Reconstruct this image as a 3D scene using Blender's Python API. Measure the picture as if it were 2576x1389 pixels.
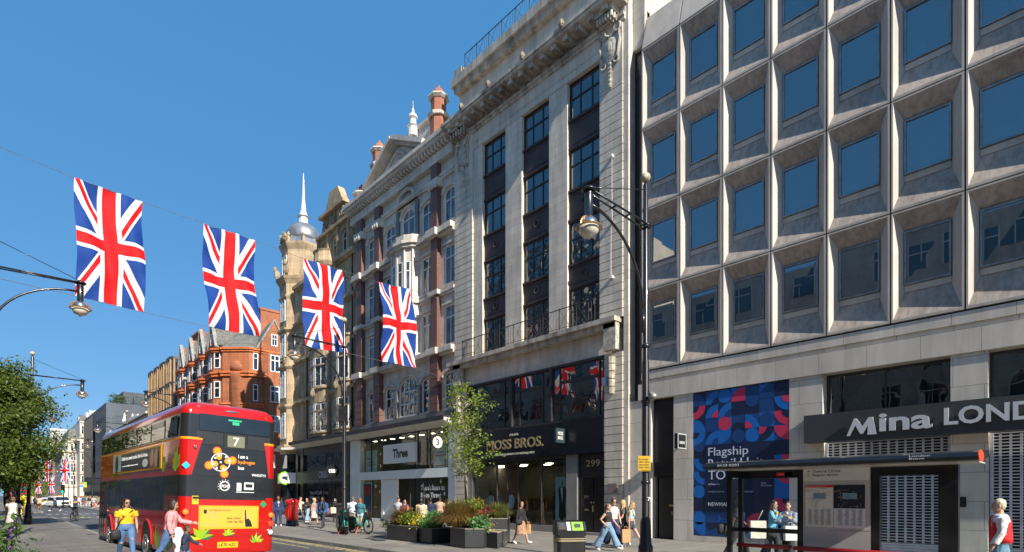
import bpy, bmesh, math, random
from mathutils import Vector, Matrix
R=math.radians
rnd=random.Random(11)
sc=bpy.context.scene
for o in list(bpy.data.objects): bpy.data.objects.remove(o)
COL=sc.collection
# ---------- camera (street axis is +Y, the shop fronts stand on x = 21, metres) ----------
F_,CX,HY,HC=1380.,1288.,1246.,1.9
TH=math.atan((CX+20)/F_); S_,C_=math.sin(TH),math.cos(TH)
cam=bpy.data.cameras.new('camera'); co=bpy.data.objects.new('camera',cam); COL.objects.link(co)
co.location=(0,0,HC); co.rotation_euler=(R(90),0,-TH)
cam.sensor_width=36; cam.lens=F_/2576*36; cam.shift_y=(HY-694.3)/2576; cam.clip_end=4000; cam.clip_start=.1
sc.camera=co
# ---------- sky and sun ----------
EL,AZX=R(34),.115
w=bpy.data.worlds.new('World'); sc.world=w; w.use_nodes=True
nt=w.node_tree; bg=nt.nodes['Background']; sk=nt.nodes.new('ShaderNodeTexSky'); sk.sky_type='NISHITA'
sk.sun_disc=False; sk.sun_elevation=EL; sk.sun_rotation=R(180)+math.atan(AZX); sk.altitude=0; sk.air_density=1.0; sk.dust_density=.5; sk.ozone_density=3.0
nt.links.new(sk.outputs[0],bg.inputs[0]); bg.inputs[1].default_value=.085
skm=nt.nodes.new('ShaderNodeMix'); skm.data_type='RGBA'; skm.inputs[0].default_value=.68; nt.links.new(sk.outputs[0],skm.inputs[6]); skm.inputs[7].default_value=(.42,2.25,4.95,1); nt.links.new(skm.outputs[2],bg.inputs[0])
sl=bpy.data.lights.new('sun','SUN'); sl.energy=4.8; sl.angle=R(.5); sl.color=(1,.93,.82)
so=bpy.data.objects.new('sun',sl); COL.objects.link(so)
sd=Vector((AZX*math.cos(EL),math.cos(EL),-math.sin(EL))); so.rotation_euler=sd.to_track_quat('-Z','Y').to_euler()
sc.view_settings.view_transform='Standard'; sc.view_settings.look='None'; sc.view_settings.exposure=.78; sc.view_settings.gamma=1

# ---------- measuring helpers ----------
def G(px,py,z=0.):                      # spot on the ground
    t=(HC-z)*F_/(py-HY); r=(px-CX)/F_
    return t*(r*C_+S_),t*(C_-r*S_)
def T(px,t):                            # spot at a known distance
    r=(px-CX)/F_; return t*(r*C_+S_),t*(C_-r*S_)
def FY(px,X=21.):
    r=(px-CX)/F_; t=X/(r*C_+S_); return t*(C_-r*S_)

# ---------- materials ----------
def nmat(name):
    m=bpy.data.materials.new(name); m.use_nodes=True; n=m.node_tree.nodes; l=m.node_tree.links
    return m,n,l,n['Principled BSDF']
def ramp2(n,l,fac,c0,c1,p0=.35,p1=.65):
    r=n.new('ShaderNodeValToRGB'); r.color_ramp.elements[0].position=p0; r.color_ramp.elements[1].position=p1
    r.color_ramp.elements[0].color=(*c0,1); r.color_ramp.elements[1].color=(*c1,1); l.new(fac,r.inputs[0]); return r.outputs[0]
def sc3(c,k): return tuple(min(1,x*k) for x in c)
def pm(name,col,rough=.6,metal=0.,var=.12,scale=4.,bump=0.,coat=0.,bscale=None,spec=None):
    m,n,l,p=nmat(name); p.inputs['Roughness'].default_value=rough; p.inputs['Metallic'].default_value=metal
    if coat: p.inputs['Coat Weight'].default_value=coat; p.inputs['Coat Roughness'].default_value=.04
    if spec is not None: p.inputs['Specular IOR Level'].default_value=spec
    if var>0:
        tc=n.new('ShaderNodeTexCoord'); no=n.new('ShaderNodeTexNoise'); no.inputs['Scale'].default_value=scale; no.inputs['Detail'].default_value=6
        l.new(tc.outputs['Object'],no.inputs['Vector'])
        l.new(ramp2(n,l,no.outputs[0],sc3(col,1-var),sc3(col,1+var)),p.inputs['Base Color'])
        if bump:
            n2=n.new('ShaderNodeTexNoise'); n2.inputs['Scale'].default_value=bscale or scale*6; l.new(tc.outputs['Object'],n2.inputs['Vector'])
            b=n.new('ShaderNodeBump'); b.inputs['Strength'].default_value=bump; b.inputs['Distance'].default_value=.02
            l.new(n2.outputs[0],b.inputs['Height']); l.new(b.outputs[0],p.inputs['Normal'])
    else: p.inputs['Base Color'].default_value=(*col,1)
    return m
def wallvec(n,l,sx=1.):
    g=n.new('ShaderNodeNewGeometry'); s=n.new('ShaderNodeSeparateXYZ'); l.new(g.outputs['Position'],s.inputs[0])
    a=n.new('ShaderNodeMath'); l.new(s.outputs[0],a.inputs[0]); l.new(s.outputs[1],a.inputs[1])
    c=n.new('ShaderNodeCombineXYZ'); l.new(a.outputs[0],c.inputs[0]); l.new(s.outputs[2],c.inputs[1]); return c.outputs[0],g.outputs['Position']
def masonry(name,col,mortar,bw,bh,ms=.01,var=.15,stain=.35,rough=.85,bump=.25,stcol=None,off=.5,stscale=.35,streak=(1.6,1.6,.22)):
    m,n,l,p=nmat(name); v,pos=wallvec(n,l); p.inputs['Roughness'].default_value=rough
    b=n.new('ShaderNodeTexBrick'); b.inputs['Scale'].default_value=1; b.inputs['Brick Width'].default_value=bw; b.inputs['Row Height'].default_value=bh
    b.inputs['Mortar Size'].default_value=ms; b.inputs['Mortar Smooth'].default_value=.2; b.offset=off
    b.inputs['Color1'].default_value=(*sc3(col,1-var),1); b.inputs['Color2'].default_value=(*sc3(col,1+var),1); b.inputs['Mortar'].default_value=(*mortar,1)
    l.new(v,b.inputs['Vector'])
    mp=n.new('ShaderNodeMapping'); mp.inputs['Scale'].default_value=streak; l.new(pos,mp.inputs[0])
    no=n.new('ShaderNodeTexNoise'); no.inputs['Scale'].default_value=1.4; no.inputs['Detail'].default_value=8; no.inputs['Roughness'].default_value=.65; l.new(mp.outputs[0],no.inputs['Vector'])
    n3=n.new('ShaderNodeTexNoise'); n3.inputs['Scale'].default_value=stscale; n3.inputs['Detail'].default_value=5; l.new(pos,n3.inputs['Vector'])
    st=ramp2(n,l,no.outputs[0],(1-stain,)*3 if stcol is None else stcol,(1,1,1),.34,.58)
    s2=ramp2(n,l,n3.outputs[0],(.84,.84,.84),(1.1,1.08,1.05),.35,.7)
    mx=n.new('ShaderNodeMix'); mx.data_type='RGBA'; mx.blend_type='MULTIPLY'; mx.inputs[0].default_value=1
    l.new(b.outputs[0],mx.inputs[6]); l.new(st,mx.inputs[7])
    m2=n.new('ShaderNodeMix'); m2.data_type='RGBA'; m2.blend_type='MULTIPLY'; m2.inputs[0].default_value=1
    l.new(mx.outputs[2],m2.inputs[6]); l.new(s2,m2.inputs[7]); l.new(m2.outputs[2],p.inputs['Base Color'])
    if bump:
        f=n.new('ShaderNodeTexNoise'); f.inputs['Scale'].default_value=14; f.inputs['Detail'].default_value=6; l.new(pos,f.inputs['Vector'])
        ad=n.new('ShaderNodeMath'); ad.operation='MULTIPLY_ADD'; ad.inputs[1].default_value=.35; l.new(f.outputs[0],ad.inputs[0])
        iv=n.new('ShaderNodeMath'); iv.operation='SUBTRACT'; iv.inputs[0].default_value=1; l.new(b.outputs['Fac'],iv.inputs[1]); l.new(iv.outputs[0],ad.inputs[2])
        bp=n.new('ShaderNodeBump'); bp.inputs['Strength'].default_value=bump; bp.inputs['Distance'].default_value=.015; l.new(ad.outputs[0],bp.inputs['Height']); l.new(bp.outputs[0],p.inputs['Normal'])
    return m
def glassy(name,col=(.012,.016,.02),ior=2.1,wob=.025,wscale=1.2,rough=.015):
    m,n,l,p=nmat(name); p.inputs['Roughness'].default_value=rough; p.inputs['IOR'].default_value=ior
    g=n.new('ShaderNodeNewGeometry')
    # darker and paler rooms and blinds behind the panes
    no=n.new('ShaderNodeTexNoise'); no.inputs['Scale'].default_value=.9; no.inputs['Detail'].default_value=2; l.new(g.outputs['Position'],no.inputs['Vector'])
    l.new(ramp2(n,l,no.outputs[0],sc3(col,.6),sc3(col,2.2),.4,.7),p.inputs['Base Color'])
    n2=n.new('ShaderNodeTexNoise'); n2.inputs['Scale'].default_value=wscale; n2.inputs['Detail'].default_value=1; l.new(g.outputs['Position'],n2.inputs['Vector'])
    b=n.new('ShaderNodeBump'); b.inputs['Strength'].default_value=wob; b.inputs['Distance'].default_value=.3; l.new(n2.outputs[0],b.inputs['Height']); l.new(b.outputs[0],p.inputs['Normal'])
    return m
def clearglass(name,tint=(.82,.88,.86),ior=1.6):
    m=bpy.data.materials.new(name); m.use_nodes=True; n=m.node_tree.nodes; l=m.node_tree.links; n.clear()
    o=n.new('ShaderNodeOutputMaterial'); t=n.new('ShaderNodeBsdfTransparent'); t.inputs[0].default_value=(*tint,1)
    g=n.new('ShaderNodeBsdfGlossy'); g.inputs['Roughness'].default_value=.01; f=n.new('ShaderNodeFresnel'); f.inputs[0].default_value=ior
    gm=n.new('ShaderNodeNewGeometry'); iv=n.new('ShaderNodeMath'); iv.operation='SUBTRACT'; iv.inputs[0].default_value=1; l.new(gm.outputs['Backfacing'],iv.inputs[1]); mu=n.new('ShaderNodeMath'); mu.operation='MULTIPLY'; l.new(f.outputs[0],mu.inputs[0]); l.new(iv.outputs[0],mu.inputs[1])
    x=n.new('ShaderNodeMixShader'); l.new(mu.outputs[0],x.inputs[0]); l.new(t.outputs[0],x.inputs[1]); l.new(g.outputs[0],x.inputs[2]); l.new(x.outputs[0],o.inputs[0]); return m
def emis(name,col,s):
    m,n,l,p=nmat(name); p.inputs['Base Color'].default_value=(*col,1); p.inputs['Emission Color'].default_value=(*col,1); p.inputs['Emission Strength'].default_value=s; return m
def leafmat(name,c0,c1,tr=.35):
    m,n,l,p=nmat(name); g=n.new('ShaderNodeNewGeometry')
    r=n.new('ShaderNodeValToRGB'); r.color_ramp.elements[0].color=(*c0,1); r.color_ramp.elements[1].color=(*c1,1); l.new(g.outputs['Random Per Island'],r.inputs[0])
    l.new(r.outputs[0],p.inputs['Base Color']); p.inputs['Roughness'].default_value=.5
    o=[x for x in n if x.type=='OUTPUT_MATERIAL'][0]; t=n.new('ShaderNodeBsdfTranslucent'); l.new(r.outputs[0],t.inputs[0])
    x=n.new('ShaderNodeMixShader'); x.inputs[0].default_value=tr; l.new(p.outputs[0],x.inputs[1]); l.new(t.outputs[0],x.inputs[2]); l.new(x.outputs[0],o.inputs[0]); return m
def asphalt(name,col,slabs=None):
    m,n,l,p=nmat(name); g=n.new('ShaderNodeNewGeometry'); p.inputs['Roughness'].default_value=.8
    a=n.new('ShaderNodeTexNoise'); a.inputs['Scale'].default_value=.35; a.inputs['Detail'].default_value=7; a.inputs['Roughness'].default_value=.65
    mp=n.new('ShaderNodeMapping'); mp.inputs['Scale'].default_value=(1,.25,1); l.new(g.outputs['Position'],mp.inputs[0]); l.new(mp.outputs[0],a.inputs['Vector'])
    f=n.new('ShaderNodeTexNoise'); f.inputs['Scale'].default_value=45; f.inputs['Detail'].default_value=3; l.new(g.outputs['Position'],f.inputs['Vector'])
    c=ramp2(n,l,a.outputs[0],sc3(col,.72),sc3(col,1.3),.3,.7); d=ramp2(n,l,f.outputs[0],(.75,)*3,(1.25,)*3,.3,.7)
    x=n.new('ShaderNodeMix'); x.data_type='RGBA'; x.blend_type='MULTIPLY'; x.inputs[0].default_value=1; l.new(c,x.inputs[6]); l.new(d,x.inputs[7]); out=x.outputs[2]
    if slabs:
        b=n.new('ShaderNodeTexBrick'); b.inputs['Scale'].default_value=1; b.inputs['Brick Width'].default_value=slabs[0]; b.inputs['Row Height'].default_value=slabs[1]; b.inputs['Mortar Size'].default_value=.012
        b.inputs['Color1'].default_value=(.86,.86,.86,1); b.inputs['Color2'].default_value=(1.08,1.08,1.06,1); b.inputs['Mortar'].default_value=(.5,.5,.5,1); l.new(g.outputs['Position'],b.inputs['Vector'])
        y=n.new('ShaderNodeMix'); y.data_type='RGBA'; y.blend_type='MULTIPLY'; y.inputs[0].default_value=1; l.new(out,y.inputs[6]); l.new(b.outputs[0],y.inputs[7]); out=y.outputs[2]
    l.new(out,p.inputs['Base Color'])
    bp=n.new('ShaderNodeBump'); bp.inputs['Strength'].default_value=.5; bp.inputs['Distance'].default_value=.01; l.new(f.outputs[0],bp.inputs['Height']); l.new(bp.outputs[0],p.inputs['Normal'])
    return m
def wornpaint(name,col,under=(.07,.07,.072),cover=.5):
    m,n,l,p=nmat(name); g=n.new('ShaderNodeNewGeometry'); a=n.new('ShaderNodeTexNoise'); a.inputs['Scale'].default_value=6; a.inputs['Detail'].default_value=8; a.inputs['Roughness'].default_value=.7
    l.new(g.outputs['Position'],a.inputs['Vector']); l.new(ramp2(n,l,a.outputs[0],under,col,cover-.08,cover+.06),p.inputs['Base Color']); p.inputs['Roughness'].default_value=.75; return m

# ---------- mesh builder ----------
class B:
    def __init__(s): s.v=[];s.f=[];s.mi=[];s.sm=[];s.m=0;s.s=False;s.X=None;s.g=[]
    def add(s,vs,fs):
        n=len(s.v)
        if s.X is not None: vs=[s.X@Vector(v) for v in vs]
        s.v+=[tuple(v) for v in vs]; s.g.append((n,len(s.v),len(s.f),len(s.f)+len(fs)))
        for f in fs: s.f.append([n+i for i in f]); s.mi.append(s.m); s.sm.append(s.s)
        return s
    def box(s,x0,x1,y0,y1,z0,z1):
        return s.add([(x0,y0,z0),(x1,y0,z0),(x1,y1,z0),(x0,y1,z0),(x0,y0,z1),(x1,y0,z1),(x1,y1,z1),(x0,y1,z1)],[(0,3,2,1),(4,5,6,7),(0,1,5,4),(1,2,6,5),(2,3,7,6),(3,0,4,7)])
    def fb(s,y0,y1,z0,z1,d0,d1=.5,X=21.):            # box on a front: d0 = outer depth (negative = proud), d1 = inner depth
        return s.box(X+d0,X+d1,min(y0,y1),max(y0,y1),z0,z1)
    def ext(s,pts,vec):
        k=len(pts); v=Vector(vec); a=[Vector(p) for p in pts]; b=[p+v for p in a]
        return s.add(a+b,[tuple(range(k))[::-1],tuple(range(k,2*k))]+[(i,(i+1)%k,k+(i+1)%k,k+i) for i in range(k)])
    def poly(s,pts): return s.add(pts,[tuple(range(len(pts)))])
    def cyl(s,p0,p1,r0,r1=None,n=12,caps=True):
        p0,p1=Vector(p0),Vector(p1); r1=r0 if r1 is None else r1; d=(p1-p0)
        if d.length<1e-6: return s
        q=d.to_track_quat('Z','Y').to_matrix(); vs=[]
        for p,r in((p0,r0),(p1,r1)):
            for i in range(n): a=2*math.pi*i/n; vs.append(p+q@Vector((r*math.cos(a),r*math.sin(a),0)))
        fs=[(i,(i+1)%n,n+(i+1)%n,n+i) for i in range(n)]
        if caps: fs+=[tuple(range(n))[::-1],tuple(range(n,2*n))]
        return s.add(vs,fs)
    def tube(s,pts,r,n=8):
        rr=r if isinstance(r,(list,tuple)) else [r]*len(pts); P=[Vector(p) for p in pts]; vs=[];k=len(P)
        for i,p in enumerate(P):
            d=(P[min(i+1,k-1)]-P[max(i-1,0)]); q=d.to_track_quat('Z','Y').to_matrix()
            for j in range(n): a=2*math.pi*j/n; vs.append(p+q@Vector((rr[i]*math.cos(a),rr[i]*math.sin(a),0)))
        fs=[(i*n+j,i*n+(j+1)%n,(i+1)*n+(j+1)%n,(i+1)*n+j) for i in range(k-1) for j in range(n)]
        fs+=[tuple(range(n))[::-1],tuple(range((k-1)*n,k*n))]; return s.add(vs,fs)
    def rings(s,rs,caps=True):
        n=len(rs[0]);k=len(rs); vs=[p for r in rs for p in r]
        fs=[(i*n+j,i*n+(j+1)%n,(i+1)*n+(j+1)%n,(i+1)*n+j) for i in range(k-1) for j in range(n)]
        if caps: fs+=[tuple(range(n))[::-1],tuple(range((k-1)*n,k*n))]
        return s.add(vs,fs)
    def lathe(s,prof,cx=0,cy=0,n=16,a0=0):
        return s.rings([[(cx+r*math.cos(a0+2*math.pi*i/n),cy+r*math.sin(a0+2*math.pi*i/n),z) for i in range(n)] for r,z in prof])
    def ell(s,c,r,n=10,k=7,M=None):
        c=Vector(c); rs=[]
        for i in range(k+1):
            a=-math.pi/2+math.pi*(i*.98+.01*k)/k if False else -math.pi/2+math.pi*i/k; ca=max(math.cos(a),.02)
            ring=[]
            for j in range(n):
                b=2*math.pi*j/n; p=Vector((r[0]*ca*math.cos(b),r[1]*ca*math.sin(b),r[2]*math.sin(a)))
                if M: p=M@p
                ring.append(c+p)
            rs.append(ring)
        return s.rings(rs)
    def torus(s,c,Rr,r,ax='x',n=20,k=6):
        c=Vector(c); rs=[]
        for i in range(n):
            a=2*math.pi*i/n; ring=[]
            for j in range(k):
                b=2*math.pi*j/k; q=Rr+r*math.cos(b); u,v_,w_=q*math.cos(a),q*math.sin(a),r*math.sin(b)
                ring.append(c+(Vector((w_,u,v_)) if ax=='x' else Vector((u,v_,w_)) if ax=='z' else Vector((u,w_,v_))))
            rs.append(ring)
        rs.append(rs[0]); return s.rings(rs,caps=False)
ORG={}
def setp(o,label=None,cat=None,group=None,kind=None):
    for k,v in (('label',label),('category',cat),('group',group),('kind',kind)):
        if v: o[k]=v
    return o
def mk(name,b,mats,parent=None,org=None,label=None,cat=None,group=None,kind=None,weld=False):
    off=Vector(org) if org is not None else (ORG.get(parent.name,Vector((0,0,0))) if parent else Vector((0,0,0)))
    me=bpy.data.meshes.new(name); me.from_pydata([Vector(v)-off for v in b.v],[],b.f)
    if not isinstance(mats,(list,tuple)): mats=[mats]
    for m in mats: me.materials.append(m)
    me.polygons.foreach_set('material_index',b.mi); me.polygons.foreach_set('use_smooth',b.sm)
    bm=bmesh.new(); bm.from_mesh(me)
    if weld: bmesh.ops.remove_doubles(bm,verts=bm.verts,dist=1e-4)
    bmesh.ops.recalc_face_normals(bm,faces=bm.faces); bm.to_mesh(me); bm.free()
    o=bpy.data.objects.new(name,me); COL.objects.link(o)
    if parent: o.parent=parent; ORG[o.name]=off if parent.name in ORG else Vector((0,0,0))
    elif org is not None: o.location=off
    return setp(o,label,cat,group,kind)
def mks(name,b,mats,parent,axis=1,gap=.3,**k):
    """like mk, but pieces that stand apart along an axis become parts of their own"""
    G_=sorted((min(b.v[i][axis] for i in range(g[0],g[1])),max(b.v[i][axis] for i in range(g[0],g[1])),g) for g in b.g); cl=[]
    for lo,hi,g in G_:
        if cl and lo<=cl[-1][0]+gap: cl[-1][0]=max(cl[-1][0],hi); cl[-1][1].append(g)
        else: cl.append([hi,[g]])
    out=[]
    for _,gs in cl:
        c=B()
        for v0,v1,f0,f1 in gs:
            n=len(c.v)-v0; c.v+=b.v[v0:v1]
            for q in range(f0,f1): c.f.append([i+n for i in b.f[q]]); c.mi.append(b.mi[q]); c.sm.append(b.sm[q])
        out.append(mk(name,c,mats,parent,**k))
    return out
def thing(name,loc,label,cat,group=None,rz=0,local=False):
    o=bpy.data.objects.new(name,None); COL.objects.link(o); o.empty_display_size=.2
    o.location=loc; o.rotation_euler=(0,0,rz)
    if not local: ORG[o.name]=Vector(loc)
    return setp(o,label,cat,group)
def copytree(o,parent=None):
    c=o.copy(); COL.objects.link(c)
    if parent is not None: c.parent=parent
    for ch in list(o.children): copytree(ch,c)
    return c
TXT={}
def text(s,mat,parent,box,plane,dep=.01,bold=0.,name='lettering',keep=False,frame=None,shear=0,merge=None):
    """letters fitted to box=(left,right,bottom,top); plane=('x',X) faces -x (left end has the larger y); ('y',Y) faces -y"""
    key=(s,bold,shear)
    if key not in TXT:
        c=bpy.data.curves.new('t','FONT'); c.body=s; c.size=1; c.offset=bold; c.shear=shear; c.resolution_u=3; c.fill_mode='FRONT'
        o=bpy.data.objects.new('t',c); COL.objects.link(o); bpy.context.view_layer.update()
        dg=bpy.context.evaluated_depsgraph_get(); me=bpy.data.meshes.new_from_object(o.evaluated_get(dg))
        TXT[key]=([v.co.copy() for v in me.vertices],[tuple(p.vertices) for p in me.polygons]); bpy.data.objects.remove(o); bpy.data.curves.remove(c); bpy.data.meshes.remove(me)
    vs,fs=TXT[key]; xs=[v.x for v in vs]; ys=[v.y for v in vs]; x0,x1,y0,y1=min(xs),max(xs),min(ys),max(ys)
    l,r,bt,tp=box; kx=(r-l)/(x1-x0); ky=(tp-bt)/(y1-y0)
    if plane[0]=='x': n=Vector((-1,0,0)); P=lambda v:Vector((plane[1],l+(v.x-x0)*kx,bt+(v.y-y0)*ky))
    else: n=Vector((0,-1,0)); P=lambda v:Vector((l+(v.x-x0)*kx,plane[1],bt+(v.y-y0)*ky))
    b=merge or B(); k=len(vs); a=[P(v) for v in vs]; f2=list(fs)
    a2=[p+n*dep for p in a]
    ed={}
    for f in fs:
        for i in range(len(f)):
            e=(f[i],f[(i+1)%len(f)]); ed[tuple(sorted(e))]=ed.get(tuple(sorted(e)),0)+1
    side=[(e[0],e[1],e[1]+k,e[0]+k) for e,c in ed.items() if c==1]
    b.add(a+a2,[tuple(i+k for i in f) for f in fs]+side)
    if merge: return b
    return mk(name,b,mat,parent)
# ---------- palette ----------
MORT=(.16,.15,.135)
m_road=asphalt('asphalt',(.085,.085,.088)); m_pave=asphalt('pavement_stone',(.22,.2,.172),(.9,.6)); m_pave2=asphalt('pavement_left',(.165,.15,.135),(1.2,.75))
m_kerb=masonry('kerb_granite',(.3,.29,.27),(.12,.12,.11),1.1,3,.012,bump=.1)
m_yel=wornpaint('worn_yellow_paint',(.62,.5,.16),(.09,.088,.08),.47); m_whl=wornpaint('worn_white_paint',(.5,.49,.46),(.085,.085,.088),.52)
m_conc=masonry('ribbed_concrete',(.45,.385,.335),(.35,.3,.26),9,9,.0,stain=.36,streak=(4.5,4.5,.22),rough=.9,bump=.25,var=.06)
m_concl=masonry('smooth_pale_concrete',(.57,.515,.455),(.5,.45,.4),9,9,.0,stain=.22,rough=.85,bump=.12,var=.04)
m_port=masonry('portland_slab',(.68,.62,.54),(.26,.24,.21),1.45,.86,.008,stain=.2,bump=.15,var=.04)
m_moss=masonry('moss_limestone',(.68,.62,.525),(.45,.41,.35),.95,.42,.008,stain=.28,bump=.2,var=.07)
m_trim=masonry('weathered_cornice',(.58,.53,.45),(.28,.26,.22),1.6,3,.006,stain=.6,bump=.3,var=.05)
m_three=masonry('grey_limestone',(.66,.605,.53),(.42,.39,.34),.9,.38,.007,stain=.26,bump=.3,var=.08)
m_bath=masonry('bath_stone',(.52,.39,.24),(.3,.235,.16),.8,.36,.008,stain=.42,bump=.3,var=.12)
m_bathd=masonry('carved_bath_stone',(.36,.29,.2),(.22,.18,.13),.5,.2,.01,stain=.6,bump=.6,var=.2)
m_gran=pm('red_granite',(.15,.07,.052),.55,var=.35,scale=14); m_grey=pm('grey_granite',(.14,.135,.13),.4,var=.25,scale=18)
m_tbrick=masonry('turret_brick',(.38,.13,.075),(.3,.2,.15),.22,.075,.008,stain=.25,bump=.2)
m_brick=masonry('orange_brick',(.4,.125,.05),(.3,.15,.09),.225,.075,.009,stain=.3,bump=.2,var=.22)
m_terra=pm('terracotta_moulding',(.5,.13,.035),.7,var=.25,scale=2.5,bump=.3)
m_slate=masonry('slate_roof',(.17,.17,.155),(.07,.07,.065),.4,.2,.012,stain=.35,bump=.5,var=.25)
m_tile=masonry('brown_roof_tiles',(.2,.15,.105),(.08,.06,.05),.35,.16,.015,stain=.3,bump=.5,var=.25)
m_lead=pm('lead_sheet',(.27,.28,.3),.38,.55,var=.25,scale=1.5); m_cream=pm('pale_lead_spire',(.62,.6,.55),.5,var=.12,scale=2)
m_white=pm('white_paint',(.78,.78,.76),.45,var=.05); m_offw=pm('white_shop_panel',(.74,.78,.79),.3,var=.04,scale=.6)
m_blk=pm('black_paint',(.012,.012,.013),.28,var=.3,scale=3,coat=.4); m_dk=pm('dark_shop_panel',(.012,.012,.014),.4,var=.25)
m_steel=pm('dark_window_metal',(.035,.03,.03),.6,var=.3); m_sprl=pm('dark_spandrel_metal',(.05,.034,.034),.65,var=.25,scale=1.2)
m_alu=pm('aluminium_frame',(.3,.29,.28),.4,.6,var=.2); m_navy=pm('navy_fascia',(.008,.01,.02),.22,var=.15,scale=.6)
m_gold=pm('brass_letters',(.62,.5,.28),.35,.7,var=.05); m_ivory=pm('ivory_letters',(.8,.77,.66),.4,var=0)
m_anth=pm('anthracite_panel',(.045,.047,.05),.45,var=.12,scale=.5); m_silver=pm('silver_letters',(.72,.73,.75),.35,.3,var=.04)
m_glass=glassy('window_glass'); m_glassb=glassy('coated_glass',(.01,.016,.024),2.35,.03,.5); m_glassw=glassy('old_wavy_glass',(.02,.024,.028),1.9,.22,2.2)
m_glassc=glassy('curtained_glass',(.075,.085,.09),1.8,.1,1.4)
m_shop=clearglass('shop_glass',(.8,.87,.85),1.55); m_shelt=clearglass('shelter_glass',(.9,.94,.95),1.45)
m_rail=pm('iron_railing',(.03,.022,.018),.5,var=.3); m_bronze=pm('bronze_fin',(.32,.2,.09),.4,.5,var=.15,scale=1)
m_brown=pm('brown_metal_cap',(.06,.045,.035),.45,.3,var=.2); m_bluegrey=masonry('blue_grey_cladding',(.085,.1,.122),(.04,.047,.056),3.2,2.6,.03,stain=.12,bump=.05,var=.06,rough=.85,off=0)
m_shut=pm('shutter_metal',(.6,.62,.68),.42,.25,var=.12,scale=3); m_int=pm('shop_interior',(.035,.03,.027),.8,var=.4,scale=1.2); m_intw=pm('shop_back_wall',(.16,.14,.12),.8,var=.3,scale=.8)
m_wood=pm('warm_wood',(.22,.1,.04),.5,var=.3,scale=3); m_lamp=emis('shop_ceiling_light',(1,.85,.6),8)
m_txtw=pm('white_letters',(.85,.85,.85),.5,var=0); m_txtk=pm('black_letters',(.01,.01,.01),.5,var=0); m_txtg=pm('grey_letters',(.3,.34,.42),.5,var=0)
m_red=pm('red_gloss',(.5,.01,.006),.16,var=.05,coat=.6); m_redp=pm('red_plastic',(.75,.03,.02),.35,var=0)

# ---------- ground ----------
def st(name,b,m,**k): return mk(name,b,m,kind='structure',**k)
b=B(); b.box(-600,900,-400,2200,-.4,-.1); st('road',b,m_road)
b=B()
for y0,y1 in((-40,58.2),(71.0,330)): b.box(9.92,21.9,y0,y1,-.1,0)
st('pavement',b,m_pave)
b=B(); b.box(-40,3.5,-40,60,-.1,.12); b.box(-40,4.0,80,205,-.1,.1); st('left_pavement',b,m_pave2)
b=B(); b.box(9.77,9.92,-40,58.2,-.1,.006); b.box(9.77,9.92,71,330,-.1,.006); b.box(3.5,3.66,-40,60,-.1,.126); b.box(4.0,4.15,80,205,-.1,.106)
b.box(9.92,21.9,58.2,58.35,-.1,.006); b.box(9.92,21.9,70.85,71,-.1,.006); b.box(-40,3.5,60,60.15,-.1,.126)
st('kerb',b,m_kerb)
b=B(); Z=-.096
for x in(9.28,9.5):
    b.box(x,x+.1,-30,57,-.1,Z)
b.box(8.7,8.78,20.5,33,-.1,Z)
for y in (21.5,24.5,27.5,30.5): b.box(8.2,8.3,y,y+1.2,-.1,Z); b.box(7.6,8.2,y,y+.1,-.1,Z); b.box(7.6,7.7,y,y+1.2,-.1,Z)
for x in(3.8,4.02): b.box(x,x+.1,-20,57,-.1,Z)
for k in range(6): b.box(4.6+k*.6,4.9+k*.6,62.5,63.9,-.1,Z)
for k in range(8): b.box(.5,1.3,62+k*1.5,62.2+k*1.5,-.1,Z)
st('yellow_road_markings',b,m_yel)
b=B()
for k in range(14): b.box(6.6,6.72,38+k*6,41+k*6,-.1,Z)
b.box(4,9.5,61,61.3,-.1,Z); b.box(4,9.5,77,77.3,-.1,Z)
for k in range(9): b.box(4.2+k*.62,4.5+k*.62,73.2,76.2,-.1,Z)
st('white_road_markings',b,m_whl)
b=B(); b.box(11.2,12.0,12.2,12.8,0,.004); mk('manhole_cover',b,pm('cast_iron_cover',(.08,.08,.08),.6),label='square iron cover set in the pavement beside the kerb near the planters',cat='manhole cover') if False else None

b=B(); q_=random.Random(8)
for x,y,wx,wy in((6.3,29,1.2,5),(7.6,19,.8,9),(5.0,44,1.6,7),(8.1,38,.7,12),(6.6,52,1.4,4)):
    z=-.097 if x>3.6 else .1235
    b.ext([(x,y,z),(x+wx,y+q_.uniform(-.3,.3),z),(x+wx+q_.uniform(-.1,.1),y+wy,z),(x+.1,y+wy+q_.uniform(-.3,.3),z)],(0,0,.002))
st('tar_patches',b,asphalt('dark_tar_patch',(.07,.07,.072)))
for k,(x,y,z,r_) in enumerate(((8.9,18.6,-.1,.32),(6.2,33.5,-.1,.35),(5.4,57,-.1,.35),(12.9,22.6,0,.25))):
    b=B(); b.cyl((x,y,z-.02),(x,y,z+.006),r_,n=20); [b.box(x-r_*.6,x+r_*.6,y-r_*.6+.12*r_*i,y-r_*.6+.12*r_*i+.02,z+.006,z+.009) for i in range(0,11,2)]
    mk('manhole_cover',b,pm('cast_iron_cover',(.05,.045,.04),.6) if k==0 else bpy.data.materials['cast_iron_cover'],None,org=(x,y,z),label=('round iron cover in the road by the kerb near the planters','round iron cover in the road right of the bus','round iron cover in the road near the junction','small round cover in the pavement behind the long planter')[k],cat='manhole cover')
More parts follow.
